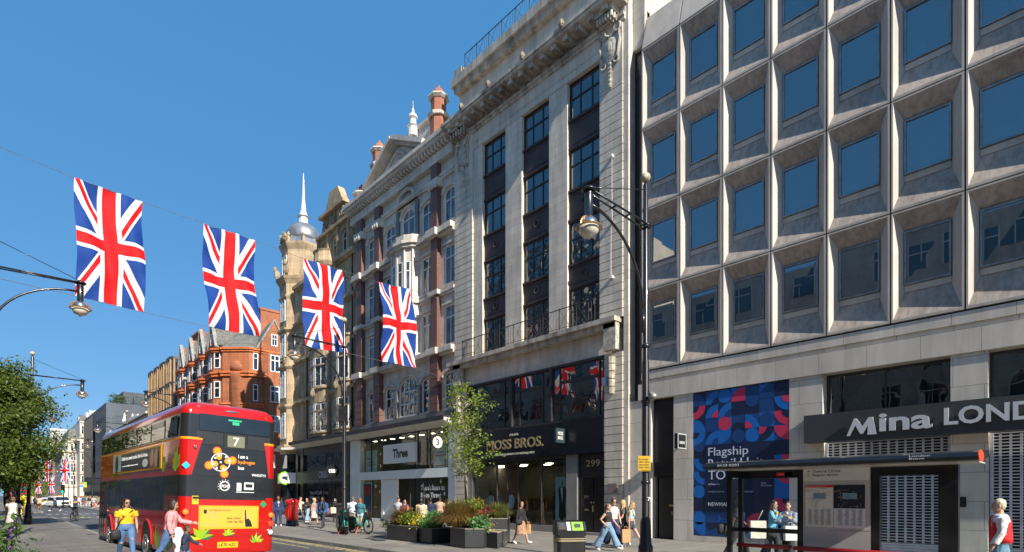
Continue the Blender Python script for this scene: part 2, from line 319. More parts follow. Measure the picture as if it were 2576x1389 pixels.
# ---------- facade helpers ----------
def wallh(b,y0,y1,z0,z1,holes,X=21.,dep=.3,back=None):
    ys=sorted({y0,y1,*[h[0] for h in holes],*[h[1] for h in holes]}); zs=sorted({z0,z1,*[h[2] for h in holes],*[h[3] for h in holes]})
    for i in range(len(ys)-1):
        for j in range(len(zs)-1):
            cy,cz=(ys[i]+ys[i+1])/2,(zs[j]+zs[j+1])/2
            if cy<y0 or cy>y1 or cz<z0 or cz>z1 or any(h[0]<cy<h[1] and h[2]<cz<h[3] for h in holes): continue
            b.box(X,X+dep,ys[i],ys[i+1],zs[j],zs[j+1])
    for h in holes:
        if len(h)>4 and h[4]:
            a,c,zt,ri=h[0],h[1],h[3],h[4]; m=(a+c)/2; w_=(c-a)/2
            for sg in(-1,1):
                pts=[(X,m+sg*w_,zt)]
                for k in range(7):
                    t=k/6*math.pi/2; pts.append((X,m+sg*w_*math.cos(t),zt-ri+ri*math.sin(t)))
                b.ext(pts,(dep-.02,0,0))
def window(par,y0,y1,z0,z1,d,mf,mg,X=21.,cols=(.5,),rows=(.7,),fr=.07,bar=.05,name='window',arch=0,proud=.06,trans=None):
    """frame mesh with bars, the pane is a part of the frame"""
    y0,y1=min(y0,y1),max(y0,y1); b=B(); xa,xb=X+d,X+d+proud
    b.box(xa,xb,y0,y0+fr,z0,z1); b.box(xa,xb,y1-fr,y1,z0,z1); b.box(xa,xb,y0+fr,y1-fr,z0,z0+fr); b.box(xa,xb,y0+fr,y1-fr,z1-fr,z1)
    for c in cols: yc=y0+(y1-y0)*c; b.box(xa+.008,xb,yc-bar/2,yc+bar/2,z0+fr,z1-fr)
    for r in rows: zc=z0+(z1-z0)*r; b.box(xa+.004,xb,y0+fr,y1-fr,zc-bar*.6,zc+bar*.6)
    if arch:
        m=(y0+y1)/2; w_=(y1-y0)/2; pts=[(xa+.02,m+w_*math.cos(math.pi*k/10),z1-arch+arch*math.sin(math.pi*k/10)-fr*.4) for k in range(11)]; b.tube(pts,fr*.55,5)
    f=mk(name,b,mf,par); g=B(); g.box(xb-.012,xb+.01,y0+fr*.5,y1-fr*.5,z0+fr*.5,z1-fr*.5); mk('pane',g,mg,f); return f
def window_at(par,p,u,wd,z0,z1,mf,mg,n,cols=(.5,),rows=(.68,),fr=.07,bar=.05,name='window'):
    """window on a wall of any direction: p = left foot, u = unit along the wall, n = outward normal"""
    M=Matrix(((u[0],-n[0],0,p[0]),(u[1],-n[1],0,p[1]),(0,0,1,0),(0,0,0,1)))
    b=B(); b.X=M; b.box(0,fr,-.03,.04,z0,z1); b.box(wd-fr,wd,-.03,.04,z0,z1); b.box(fr,wd-fr,-.03,.04,z0,z0+fr); b.box(fr,wd-fr,-.03,.04,z1-fr,z1)
    for c in cols: b.box(wd*c-bar/2,wd*c+bar/2,-.026,.04,z0+fr,z1-fr)
    for r in rows: zc=z0+(z1-z0)*r; b.box(fr,wd-fr,-.022,.04,zc-bar*.6,zc+bar*.6)
    f=mk(name,b,mf,par); g=B(); g.X=M; g.box(fr*.5,wd-fr*.5,-.005,.01,z0+fr*.5,z1-fr*.5); mk('pane',g,mg,f); return f

# ================= concrete office block =================
bl=thing('office_building',(21,2,0),'concrete office block with deep funnel shaped window panels above grey shop shutters','office building')
YS=[13.78,11.93]+[11.93-1.872*k for k in range(1,10)]; ZS=[7.42,10.97,14.553,18.135,21.715]
def cell(b,ya,yb,z0,z1,wr=(.28,.35),dp=.4):
    # outer rim, sloping reveals, flat strip under the window
    g=.022; y1,y0=ya-g,yb+g; z0+=g; z1-=g; X=21.
    rim=.05; O=[(y1-rim,z0+rim*1.6),(y0+rim,z0+rim*1.6),(y0+rim,z1-rim),(y1-rim,z1-rim)]
    E_=[(y1,z0),(y0,z0),(y0,z1),(y1,z1)]; wy1,wy0=y1-wr[0],y0+wr[1]; I=[(wy1,z0+1.0),(wy0,z0+1.0),(wy0,z1-.55),(wy1,z1-.55)]
    pv=lambda L,d:[(X+d,y,z) for y,z in L]
    vs=pv(E_,0)+pv(O,0)+pv(I,dp)+pv(E_,.12); fs=[]
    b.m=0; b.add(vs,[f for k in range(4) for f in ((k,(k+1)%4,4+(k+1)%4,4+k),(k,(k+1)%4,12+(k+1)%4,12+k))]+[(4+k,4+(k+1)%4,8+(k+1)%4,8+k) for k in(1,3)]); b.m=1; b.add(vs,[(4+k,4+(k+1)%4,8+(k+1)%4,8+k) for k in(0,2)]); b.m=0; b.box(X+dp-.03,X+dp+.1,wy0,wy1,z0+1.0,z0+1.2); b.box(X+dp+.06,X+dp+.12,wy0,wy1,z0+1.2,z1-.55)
    return wy0,wy1,z0+1.22,z1-.56
b=B(); wins=[]
for i in range(len(YS)-1):
    for j in range(4): wins.append(cell(b,YS[i],YS[i+1],ZS[j],ZS[j+1]))
# parapet of tilted panels
for i in range(len(YS)-1):
    ya,yb=YS[i]-.03,YS[i+1]+.03
    b.ext([(21.0,ya,21.75),(21.42,ya,23.4),(21.9,ya,23.4),(21.9,ya,21.75)],(0,yb-ya,0))
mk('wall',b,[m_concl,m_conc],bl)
m_tube=emis('office_tube_light',(1,.93,.75),1.1); m_blind=pm('white_blind',(.5,.52,.5),.8,var=.05); m_coat=clearglass('coated_clear_glass',(.5,.57,.6),3.9)
for i,(wy0,wy1,z0,z1) in enumerate(wins):
    low=i%4==0; f=window(bl,wy0,wy1,z0,z1,.33,m_alu,m_coat,cols=(),rows=(),fr=.055); rq=random.Random(i+3)
    for v in f.children[0].data.vertices: v.co.x+=rq.uniform(-.012,.012)
    if low:
        b=B()
        for k in range(2): za=z1-.25-k*rq.uniform(.5,.8); ya=wy0+rq.uniform(.1,.3); b.ext([(21.5,ya,za),(21.5,ya+.5,za-.1),(21.5,ya+.5,za-.06),(21.5,ya,za+.04)],(.02,0,0))
        mks('ceiling_light',b,m_tube,f,2,.05)
        if i in(4,12,28): b=B(); b.box(21.46,21.47,wy0+.06,wy1-.06,z0+.06,z1-.06 if i==4 else z0+.9); mk('blind',b,m_blind,f)
    elif rq.random()<.45:
        b=B(); hh=rq.choice([.15,.3,.3,.55,.9]); b.box(21.47,21.48,wy0+.05,wy1-.05,z1-.06-(z1-z0)*hh,z1-.06); mk('blind',b,m_blind if rq.random()<.3 else m_alu,f)
        if rq.random()<.4: b=B(); yy=rq.uniform(wy0+.2,wy1-.5); b.box(21.44,21.46,yy,yy+.3,z0+.05,z0+.45); mk('window_sill_box',b,m_blind,f)
b=B(); b.box(21.56,21.6,YS[-1],13.8,7.3,21.8); b.box(21.62,38,YS[-1],13.7,6.9,23.2); b.box(21.95,22.1,YS[-1],13.7,0,6.9) ; mk('backing_wall',b,pm('dark_joint',(.02,.02,.02),.9),bl)
b=B()
b.fb(-8,13.95,6.14,6.84,0,.6); b.fb(-8,13.8,6.84,7.02,.08,.5); b.fb(-8,13.8,7.03,7.38,.03,.5)
for y0,y1 in((13.33,14.42),(11.33,12.22),(6.45,7.55),(2.06,2.92),(-2.4,-1.6),(-7,-6.1)): b.fb(y0,y1,0,6.138,.06,.62)
b.fb(7.552,11.328,0,.24,.06,.4)
mk('stone_ground_floor',b,m_port,bl)
b=B(); b.fb(12.24,13.31,2.72,6.1,.3,.45); mk('black_door_panel',b,m_dk,bl)
b=B(); b.fb(12.3,13.1,.05,2.7,.36,.44); d_=mk('door',b,pm('black_door',(.01,.01,.01),.5),bl); b=B(); b.cyl((21.33,12.45,1.05),(21.33,12.45,1.2),.02); b.fb(12.42,12.6,1.42,1.5,.34,.355); mk('handle',b,m_gold,d_)
for i,(ya,yb) in enumerate(((2.94,6.43),(-1.58,2.04),(-6.0,-2.42))):
    window(bl,ya,yb,4.6,6.13,.5,m_anth,m_glass,cols=(.5,),rows=(),fr=.05)
    b=B(); b.m=0; n=36; zp=3.75/n
    for k in range(n+1):
        z=.35+k*(3.35/n); b.box(21.33,21.36,ya,yb,z,z+.03)
    w_=yb-ya; m=int(w_/.225)
    for k in range(m+1): y=ya+k*w_/m; b.box(21.335,21.355,max(ya,y-.03),min(yb,y+.03),.36,3.68)
    for k in range(4): b.box(21.33,21.36,ya,yb,.02+k*.09,.1+k*.09)
    b.box(21.3,21.4,ya,ya+.08,0,3.7); b.box(21.3,21.4,yb-.08,yb,0,3.7)
    mk('roller_shutter',b,m_shut,bl)
b=B(); b.fb(-5,FY(2022,20.62),3.72,4.68,-.38,.055); sg=mk('shop_sign',b,m_anth,bl)
Xs=20.62; Yp=lambda px:FY(px,Xs)
b=B(); ym,wm=Yp(2132),Yp(2132)-Yp(2205)
b.ext([(Xs-.1,ym-u_*wm,3.86+v_*.56) for u_,v_ in((0,0),(.1,0),(.3,.6),(.47,.08),(.56,.08),(.74,.56),(.72,0),(1.02,0),(.9,1),(.76,1),(.55,.5),(.33,1),(.26,1))],(.06,0,0)); mk('lettering',b,m_silver,sg)
text('ina',m_silver,sg,(Yp(2213),Yp(2347),3.93,4.5),('x',Xs-.04),.06,.025)
text('LONDON',m_silver,sg,(Yp(2376),Yp(2376)-3.15,3.98,4.5),('x',Xs-.04),.06,.025)
# geometric hoarding poster
ya,yb,za,zb=11.325,7.555,.26,6.1
c_nv=pm('poster_navy',(.006,.018,.06),.5,var=0); c_bl=pm('poster_blue',(.006,.13,.46),.5,var=0); c_mid=pm('poster_mid_blue',(.006,.055,.2),.5,var=0); c_pk=pm('poster_pink',(.55,.035,.1),.5,var=0)
b=B(); b.box(21.08,21.12,yb,ya,za,zb); ps=mk('hoarding_poster',b,c_nv,bl)
b=B(); tl=.54; r2=random.Random(5)
nc,nr=7,11
for i in range(nc):
    for j in range(nr):
        y1=ya-i*tl; z0=za+j*tl-.1; 
        if y1-tl<yb-.05 or z0+tl>zb+.02: 
            y1=max(y1,yb+tl); z0=min(z0,zb-tl)
        z0=max(z0,za); 
        if 1<=i<=5 and 2<=j<=6: continue
        bgc=r2.choice([0,0,1,2,2]); b.m=bgc; b.box(21.072,21.08,y1-tl,y1,z0,z0+tl)
        k=r2.randrange(6); fgc=r2.choice([x for x in (0,1,1,1,2,2,3) if x!=bgc]); b.m=fgc
        cy,cz=(y1-tl/2,z0+tl/2)
        def fan(oy,oz,rr,a0,a1,X=21.066,n=12):
            b.poly([(X,oy,oz)]+[(X,oy+rr*math.cos(R(a0+(a1-a0)*q/n)),oz+rr*math.sin(R(a0+(a1-a0)*q/n))) for q in range(n+1)])
        if k==0: fan(cy,cz,tl/2,0,359.9,n=20)
        elif k in(1,2):
            oy=y1 if r2.random()<.5 else y1-tl; oz=z0 if r2.random()<.5 else z0+tl; a0={(1,1):180,(1,0):90,(0,1):270,(0,0):0}[(int(oy==y1),int(oz!=z0))]
            fan(oy,oz,tl,a0,a0+90)
            if r2.random()<.6: b.m=r2.choice([0,2,3]) if fgc!=3 else 0; fan(oy,oz,tl*.5,a0,a0+90,21.062)
        elif k==3: fan(cy,z0,tl/2,0,180)
        elif k==4: fan(cy,z0+tl,tl/2,180,360)
mk('pattern',b,[c_nv,c_bl,c_mid,c_pk],ps)
PX=21.062
b=B(); b.box(21.058,21.062,8.085,10.785,1.24,3.94); pn=mk('text_panel',b,c_nv,ps)
L=10.66
m_pt=pm('poster_text',(.6,.66,.8),.5,var=0)
text('Flagship',m_pt,pn,(L,L-1.62,3.38,3.82),('x',21.055),.004)
text('Retail Unit',m_pt,pn,(L,L-2.2,2.98,3.36),('x',21.055),.004)
text('TO LET',m_pt,pn,(L,L-1.7,2.53,2.9),('x',21.055),.004)
text('All Enquiries:',m_pt,pn,(L,L-.5,2.3,2.38),('x',21.055),.003)
text('+44 (0)20 7462 9116',m_pt,pn,(L,L-.66,2.0,2.07),('x',21.055),.003); text('+44 (0)20 7462 9100',m_pt,pn,(L-1.15,L-1.8,2.0,2.07),('x',21.055),.003)
text('View\nBrochure:',m_pt,pn,(L-2.1,L-2.5,2.24,2.4),('x',21.055),.003)
text('NEWMARK',m_txtw,pn,(L,L-1.0,1.47,1.62),('x',21.055),.004,.02)
b=B(); b.box(20.42,20.56,11.72,12.0,3.85,4.42) ; 
b=B(); b.box(20.3,20.98,11.6,11.74,3.82,4.44); bs=mk('projecting_sign',b,m_dk,bl); b=B(); 
for q in((20.3,20.34,3.82,4.44),(20.94,20.98,3.82,4.44),(20.34,20.94,3.82,3.86),(20.34,20.94,4.4,4.44)): b.box(q[0],q[1],11.58,11.6,q[2],q[3])
b.box(20.98,21.07,11.64,11.7,4.1,4.16); mk('sign_frame',b,pm('pale_green_metal',(.4,.45,.42),.5),bs)
text('LONDON',m_txtw,bs,(20.45,20.85,4.02,4.13),('y',11.6),.006)

# gap between the two blocks
gp=thing('granite_infill_wall',(21.5,14.2,0),'dark glossy granite strip filling the gap between limestone and concrete blocks','wall')
b=B(); b.box(21.5,21.7,13.8,14.8,6.1,23.8); mk('granite_panel',b,pm('dark_granite',(.03,.026,.024),.25,var=.5,scale=20),gp)
b=B(); b.box(21.3,30,13.8,14.9,22.2,27.6); mk('stair_head',b,m_moss,gp)
# ================= limestone building with dark window bays =================
mb=thing('limestone_building',(21,21,0),'tall cream limestone building with three dark metal window bays over a navy menswear shop','building')
b=B()
# rusticated piers in courses
def rust(b,y0,y1,z0,z1,X0,X1,h=.395,g=.035):
    z=z0; b.box(X0+.05,X1,y0+.04,y1-.04,z0,z1)
    while z<z1-.05:
        t=min(z+h-g,z1); b.box(X0,X1-.01,y0,y1,z,t); z+=h
rust(b,25.52,27.25,10.1,20.9,20.9,21.5); rust(b,14.72,16.02,10.1,20.9,20.9,21.5); rust(b,14.72,15.74,0,8.5,20.9,21.5); rust(b,26.14,27.25,0,8.5,20.9,21.5)
b.box(20.9,21.5,25.52,27.25,20.92,23.9); b.box(20.9,21.5,14.72,16.02,20.92,23.9)
b.box(20.97,21.5,14.44,14.7,0,26.2)     # smooth return strip
for y0,y1 in((24.7,25.5),(21.39,22.69),(18.12,19.36)): b.fb(y0,y1,9.6,22.62,.0,.6)
b.fb(16.03,16.06,9.6,22.62,0,.6)
b.fb(14.72,27.25,22.64,23.62,-.02,.8); b.fb(14.9,27.1,8.55,9.6,.05,.6)
b.box(21.3,34,14.4,27.25,23.5,27.3); b.box(21.62,34,14.8,27.2,0.0,23.4) if False else None
b.box(21.25,33,27.0,27.2,0,23.5); b.box(21.75,33,14.72,14.9,0,26)
mk('wall',b,m_moss,mb)
b=B()
b.fb(14.6,27.35,23.63,23.78,-.12,.3); b.fb(14.6,27.35,23.79,23.93,-.2,.3)
b.fb(14.5,27.4,24.28,24.45,-.95,.3); b.fb(14.45,27.45,24.452,24.62,-1.02,.3); b.fb(14.5,27.4,24.64,24.9,-.35,.3)
b.fb(14.5,27.3,26.9,27.2,-.1,.4); b.fb(14.4,27.4,27.202,27.7,-.28,.5); b.fb(26.6,27.3,27.702,28.3,-.1,.5)
b.fb(14.6,27.3,23.932,24.27,-.08,.3)
b.fb(14.85,27.5,9.86,10.08,-.55,.5); b.fb(14.95,27.4,9.62,9.855,-.38,.5)
mks('cornice',b,m_trim,mb,2,.5)
b=B()
y=15.1
while y<27.2: b.fb(y,y+.26,24.0,24.27,-.82,-.09); y+=.78
mks('modillion',b,m_trim,mb,1,.1)
b=B(); y=14.9
while y<27.1: b.ell((20.86,y,23.86),(.06,.07,.07),6,4); y+=.22
y=16.2
while y<25.4: b.ell((20.97,y,23.0),(.02,.05,.05),5,3); y+=.16
mk('egg_and_dart_moulding',b,m_trim,mb)['kind']='stuff'
b=B()
for y in(17.6,20.3,23.0,25.4): b.ell((19.96,y,24.7),(.14,.16,.2),7,5)
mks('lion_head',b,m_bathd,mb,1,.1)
for y0,y1 in((25.55,27.2),(14.8,15.98)):
    b=B(); yc=(y0+y1)/2; x=20.86
    b.ell((x,yc,22.6),(.1,.42,.62)); b.ell((x-.02,yc,22.6),(.12,.25,.42))
    for sg in(-1,1): b.torus((x,yc+sg*.42,23.45),.16,.07,'x',12,5); b.torus((x,yc+sg*.36,22.0),.12,.06,'x',12,5); b.tube([(x,yc+sg*.5,23.4),(x,yc+sg*.55,22.8),(x,yc+sg*.42,22.1)],.07,5)
    b.tube([(x,yc-.5,23.5),(x,yc,23.2),(x,yc+.5,23.5)],.09,6)
    for k in range(6): b.ell((x,yc,21.9-k*.19),(.1,.17-.01*k,.13),7,4)
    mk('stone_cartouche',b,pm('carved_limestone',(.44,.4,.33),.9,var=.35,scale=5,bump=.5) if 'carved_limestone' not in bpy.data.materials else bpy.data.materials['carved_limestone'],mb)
    b=B(); b.box(20.35,21,y0+.1,y1-.1,24.0,24.75); 
    for q in range(6):
        for r_ in range(3): b.cyl((20.45+r_*.2,y0+.2+q*(y1-y0-.4)/5,23.98),(20.45+r_*.2,y0+.2+q*(y1-y0-.4)/5,23.72),.07,n=7)
    mk('guttae_block',b,m_trim,mb)
m_carv=bpy.data.materials['carved_limestone']
for yc,z in((15.25,8.3),(26.7,8.0)):
    b=B(); b.box(20.62,20.9,yc-.35,yc+.35,8.6,9.85); 
    for k in range(5): b.cyl((20.78,yc,z-k*.35),(20.78,yc,z-.3-k*.35),.2-.01*k,.17-.01*k,8)
    mk('carved_console',b,m_carv,mb)
# metal bays
for y0,y1 in((22.71,24.69),(19.38,21.38),(16.08,18.11)):
    b=B()
    for z0,z1 in((12.22,13.5),(15.62,17.22),(19.22,20.75)):
        b.fb(y0,y1,z0,z1,.16,.5); b.fb(y0,y1,z1-.12,z1,.06,.16); b.fb(y0,y1,z0,z0+.1,.1,.16); b.fb(y0+.2,y1-.2,z0+.25,z0+.29,.14,.16); b.fb(y0+.2,y1-.2,z1-.3,z1-.26,.14,.16)
        if z0<17: b.torus((21.14,(y0+y1)/2,(z0+z1)/2),.17,.045,'x',12,5)
    mks('spandrel',b,m_sprl,mb,2,.3)
    for z0,z1,rw in((9.7,12.2,(.58,)),(13.5,15.6,(.6,)),(17.22,19.2,(.62,)),(20.75,22.62,(.56,))):
        window(mb,y0,y1,z0,z1,.18,m_steel,m_glassw if z0<17 else m_glassb,cols=(.3,.66),rows=rw,fr=.05,bar=.05)
# roof and balcony railings
def railing(name,par,X,y0,y1,z0,z1,bay=1.15):
    b=B(); b.cyl((X,y0,z1),(X,y1,z1),.025,n=6); b.cyl((X,y0,z0+.12),(X,y1,z0+.12),.015,n=5)
    n=max(1,round((y1-y0)/bay)); q=(y1-y0)/n
    for i in range(n+1):
        y=y0+i*q; b.cyl((X,y,z0),(X,y,z1+.05),.022,n=5)
        if i<n:
            for f in(.18,.34): b.cyl((X,y+q*f,z0),(X,y+q*f,z1),.012,n=4)
            b.cyl((X,y+q*.4,z0+.12),(X,y+q,z1),.011,n=4); b.cyl((X,y+q*.4,z1),(X,y+q,z0+.12),.011,n=4)
    return mk(name,b,m_rail,par)
railing('roof_railing',mb,20.95,15.2,26.3,27.7,28.8); railing('balcony_railing',mb,20.52,16.0,26.0,10.08,11.15)
b=B(); b.cyl((20.52,26.0,11.15),(21.0,26.0,11.15),.02,n=5); [b.cyl((20.6+.13*k,26.0,10.08),(20.6+.13*k,26.0,11.15),.012,n=4) for k in range(3)]; mk('railing_return',b,m_rail,mb)
# first floor glazing
edges=[26.12,25.47,22.86,22.3,22.16,21.62,19.87,19.33,19.16,18.66,16.15,15.76]
b=B(); b.fb(15.76,26.12,8.42,8.54,-.02,.4); b.fb(15.76,26.12,5.6,5.7,-.02,.4)
for y in(26.07,22.23,19.245,15.8): b.fb(y-.08,y+.08,5.7,8.42,-.03,.4)
mk('glazing_frame',b,m_steel,mb)
for ya,yb,tr in((25.99,25.5,0),(25.5,22.86,1),(22.86,22.32,0),(22.14,21.62,0),(21.62,19.87,1),(19.87,19.33,0),(19.15,18.66,0),(18.66,16.15,1),(16.15,15.89,0)):
    window(mb,ya,yb,5.72,8.4,.06,m_steel,m_glass,cols=(),rows=(.72,) if tr else (),fr=.035,bar=.13)
# shop
b=B(); b.fb(15.76,26.12,3.93,5.56,-.16,.3); fa=mk('shop_fascia',b,m_navy,mb)
Xf=20.84; P_=('x',Xf-.004); q=lambda px:FY(px,Xf)
text('MOSS BROS.',m_gold,fa,(q(1226),q(1367),4.47,5.02),P_,.04,.012); text('EST.1851',m_ivory,fa,(q(1282),q(1303),5.18,5.3),P_,.01)
text('BESPOKE | READY-TO-WEAR | HIRE',m_ivory,fa,(q(1247),q(1344),4.1,4.24),P_,.01,.01)
b=B(); b.box(20.1,20.72,18.05,18.15,4.5,5.22); bs=mk('projecting_sign',b,pm('slate_blue_sign',(.03,.045,.06),.4),mb)
text('MOSS',m_ivory,bs,(20.22,20.6,4.88,5.05),('y',18.05),.008,.01); text('BROS.',m_ivory,bs,(20.22,20.6,4.66,4.82),('y',18.05),.008,.01)
b=B(); b.box(20.72,20.84,18.08,18.12,4.6,4.66); b.box(20.72,20.84,18.08,18.12,5.06,5.12); mk('bracket',b,m_blk,bs)
b=B(); b.fb(17.49,18.18,0,3.92,0,.5); b.fb(18.18,26.12,0,.33,0,.5); b.fb(25.62,26.12,.33,3.92,.02,.5); b.fb(15.76,17.48,0,.12,-.35,.5); mk('shop_pillar',b,pm('grey_stone_tile',(.2,.19,.18),.45,var=.12,scale=1.2),mb)
b=B()
for y in(25.58,23.5,22.62,21.75,19.98,18.22): b.fb(y-.035,y+.035,.33,3.8,.05,.16)
b.fb(18.2,25.6,3.8,3.92,.05,.3); mk('shopfront_frame',b,m_steel,mb)
b=B(); 
for y0,y1 in((23.53,25.55),(18.25,19.95),(20.0,21.72)): b.fb(y0,y1,.34,3.79,.09,.105)
mks('shop_window',b,m_shop,mb,1,.01)
b=B(); b.box(25.4,25.5,14.9,27,0,5.6); b.box(21.6,25.4,26.0,26.1,0,3.92); b.box(21.6,25.4,17.5,17.6,0,3.92); mk('interior_wall',b,m_intw,mb)
b=B(); b.box(21.3,25.4,17.6,26,3.7,3.8); b.box(21.3,25.4,17.6,26,.3,.34); mk('interior_ceiling_and_floor',b,m_int,mb)
b=B(); 
for k in range(4): b.box(23.6,24.2,18.3+k*1.9,19.7+k*1.9,1.75,1.82); b.box(23.6,24.2,18.3+k*1.9,19.7+k*1.9,.9,.96); 
for k in range(22): b.box(23.7,24.1,18.4+k*.33,18.46+k*.33,.98,1.7)
mk('clothes_rails',b,m_wood,mb)
b=B(); [b.box(22.4+.9*(k%2),22.7+.9*(k%2),18.6+k*1.0,18.9+k*1.0,3.66,3.69) for k in range(8)]; mks('ceiling_light',b,m_lamp,mb,1,.1)
def mannequin(y,cl,head=True,x=21.7):
    t=thing('mannequin',(x,y,.34),'','mannequin'); b=B()
    b.s=True; b.rings([[(x+a*math.cos(2*math.pi*k/12)*.8,y+a*math.sin(2*math.pi*k/12)*1.25,z) for k in range(12)] for a,z in((.17,1.15),(.17,1.35),(.15,1.5),(.18,1.72),(.17,1.82),(.06,1.9))])
    for sg in(-1,1): b.tube([(x,y+sg*.19,1.8),(x,y+sg*.26,1.5),(x-.05,y+sg*.25,1.22)],[.07,.06,.045],8)
    mk('jacket',b,cl,t); b=B(); b.s=True
    for sg in(-1,1): b.tube([(x,y+sg*.09,1.2),(x,y+sg*.1,.8),(x,y+sg*.1,.4)],[.1,.08,.06],8)
    mk('trousers',b,m_dk,t)
    if head: b=B(); b.s=True; b.ell((x,y,2.05),(.09,.085,.13)); b.cyl((x,y,1.85),(x,y,2.0),.05,n=8); mk('head',b,m_blk,t)
    return t
for y,c,h,lb in((24.75,pm('pale_grey_suit',(.42,.45,.48),.8),1,'black headed mannequin in a pale grey suit in the menswear window, leftmost of three'),(23.95,pm('brown_suit',(.13,.1,.08),.8),0,'headless mannequin in a brown checked suit between the two pale suited mannequins'),(23.0,pm('light_blue_suit',(.2,.34,.38),.8),0,'headless mannequin in a light blue suit beside the shop entrance'),(19.55,pm('black_suit',(.012,.012,.016),.7),1,'black headed mannequin in a dark dinner jacket next to the suit poster')):
    mannequin(y,c,h)['label']=lb
pt=thing('suit_poster',(21.35,18.7,.34),'pale blue poster of a man in a dark suit behind the menswear shop window','poster')
b=B(); b.box(21.3,21.34,18.28,19.18,.36,2.85); mk('poster_sheet',b,pm('pale_blue_sheet',(.3,.42,.5),.6,var=0),pt)
def flat(b,X,pts,t=.004): b.ext([(X,y,z) for y,z in pts],(t,0,0))
b=B(); y=18.72
flat(b,21.292,[(y-.25,.75),(y+.22,.75),(y+.2,1.5),(y+.27,2.2),(y+.15,2.35),(y-.15,2.35),(y-.27,2.2),(y-.22,1.5)]); flat(b,21.292,[(y-.09,.36),(y+.12,.36),(y+.15,.78),(y-.12,.78)]); mk('printed_suit',b,m_dk,pt)
b=B(); flat(b,21.286,[(y-.02,1.5),(y+.1,2.3),(y-.05,2.3)]); b.m=1; flat(b,21.286,[(y+.07*math.cos(k*.785),2.52+.12*math.sin(k*.785)) for k in range(8)]); mk('printed_shirt_and_face',b,[m_white,pm('printed_skin',(.25,.13,.08),.7,var=0)],pt)
b=B(); b.fb(15.76,17.48,2.75,3.92,.12,.3); ds=mk('door_surround',b,m_dk,mb); text('299',m_gold,ds,(FY(1474,21.1),FY(1509,21.1),3.3,3.62),('x',21.115),.01)
b=B(); b.fb(15.8,16.6,.14,2.74,.2,.28); b.fb(16.64,17.44,.14,2.74,.2,.28)
for y in(16.2,17.04):
    for z in(.5,1.7): b.fb(y-.25,y+.25,z,z+.75,.185,.2)
dr=mk('double_door',b,m_blk,mb); b=B(); b.fb(16.58,16.66,1.1,1.4,.15,.2); b.fb(16.9,17.15,1.15,1.23,.17,.185); b.ell((21.13,16.55,1.55),(.04,.04,.04)); b.ell((21.13,16.7,1.55),(.04,.04,.04)); mk('brass_fittings',b,m_gold,dr)
text('299',m_gold,dr,(17.2,16.9,1.75,1.9),('x',21.18),.006)
b=B(); b.fb(15.0,15.5,2.0,2.45,-.13,-.095); mk('wall_plaque',b,pm('stone_plaque',(.2,.16,.14),.6),mb)
b=B(); b.fb(15.5,15.72,7.0,7.4,-.3,-.1); mk('alarm_box',b,pm('blue_white_box',(.3,.42,.6),.4),mb)

# ================= red granite and limestone building =================
tb=thing('pediment_building',(21,34,0),'grey stone building with red granite columns, a pediment and brick turrets, white phone shop below','building')
cW=[(37.08,38.27),(34.42,35.76),(29.62,31.02),(27.32,28.5)]
hol=[]
for z0,z1,ar in((19.27,21.45,.35),(15.3,17.8,0),(11.48,14.0,0),(7.42,9.75,.3)):
    for a,c in cW: hol.append((a,c,z0,z1,ar))
hol+=[(31.95,33.5,19.85,21.85,.6),(31.5,33.85,7.42,10.1,.75)]
b=B(); wallh(b,27.26,40.3,7.3,23.3,hol,21.05,.35); b.box(21.7,33,27.3,40.2,6.4,23.3); b.box(21.42,21.7,27.3,40.2,7.3,23.3); mk('wall',b,m_three,tb)
for h in hol:
    big=h[1]-h[0]>2; ctr=(h[0]==31.95)
    window(tb,h[0],h[1],h[2],h[3],.1,m_white,m_glassw if h[2]<8 else m_glassc,cols=(.25,.5,.75) if big else (.5,),rows=(.33,.64) if big else ((.66,) if h[4] else (.7,)),fr=.08,arch=h[4])
b=B()  # sills, heads, string courses
for h in hol:
    b.fb(h[0]-.15,h[1]+.15,h[2]-.16,h[2],-.1,.3)
    if not h[4]: b.fb(h[0]-.18,h[1]+.18,h[3]+.05,h[3]+.2,-.06,.1)
    else:
        m_,w_=(h[0]+h[1])/2,(h[1]-h[0])/2+.12
        b.tube([(21.0,m_+w_*math.cos(math.pi*k/12),h[3]-h[4]+(h[4]+.14)*math.sin(math.pi*k/12)) for k in range(13)],.1,5)
for z,h_,pr in((18.62,.34,.42),(14.85,.2,.18),(11.0,.3,.38),(22.35,.2,.14)): b.fb(27.27,40.35,z,z+h_,-pr,.2); b.fb(27.27,40.33,z-.15,z,-pr*.55,.2)
for y0,y1 in((38.68,39.75),(36.02,36.95),(28.75,29.68)):
    for z,h_,pr in((18.55,.45,.6),(14.8,.28,.42),(10.95,.4,.58),(21.75,.5,.4)): b.fb(y0-.08,y1+.08,z,z+h_,-pr,.2)
    for sg in(-.3,0,.3): b.ell((20.6,(y0+y1)/2+sg,21.85),(.1,.14,.25),7,5)
mk('stone_mouldings',b,m_three,tb)
b=B()
for y0,y1 in((38.68,39.75),(36.02,36.95),(28.75,29.68)):
    for z0,z1 in((11.4,14.78),(15.1,18.5),(19.05,21.7),(22.3,23.95)): b.fb(y0+.12,y1-.12,z0,z1,-.28,.1)
    z=7.3
    while z<10.8: b.fb(y0+.03,y1-.03,z,z+.5,-.3,.1); z+=.53
mks('granite_column',b,m_gran,tb,1,.3)
b=B()
for y in(33.9,31.5): b.fb(y-.17,y+.17,19.6,22.0,-.1,.1)
for y in(34.15,31.25): b.fb(y-.2,y+.2,7.4,9.3,-.12,.1)
mks('grey_granite_shaft',b,m_grey,tb,1,.05)
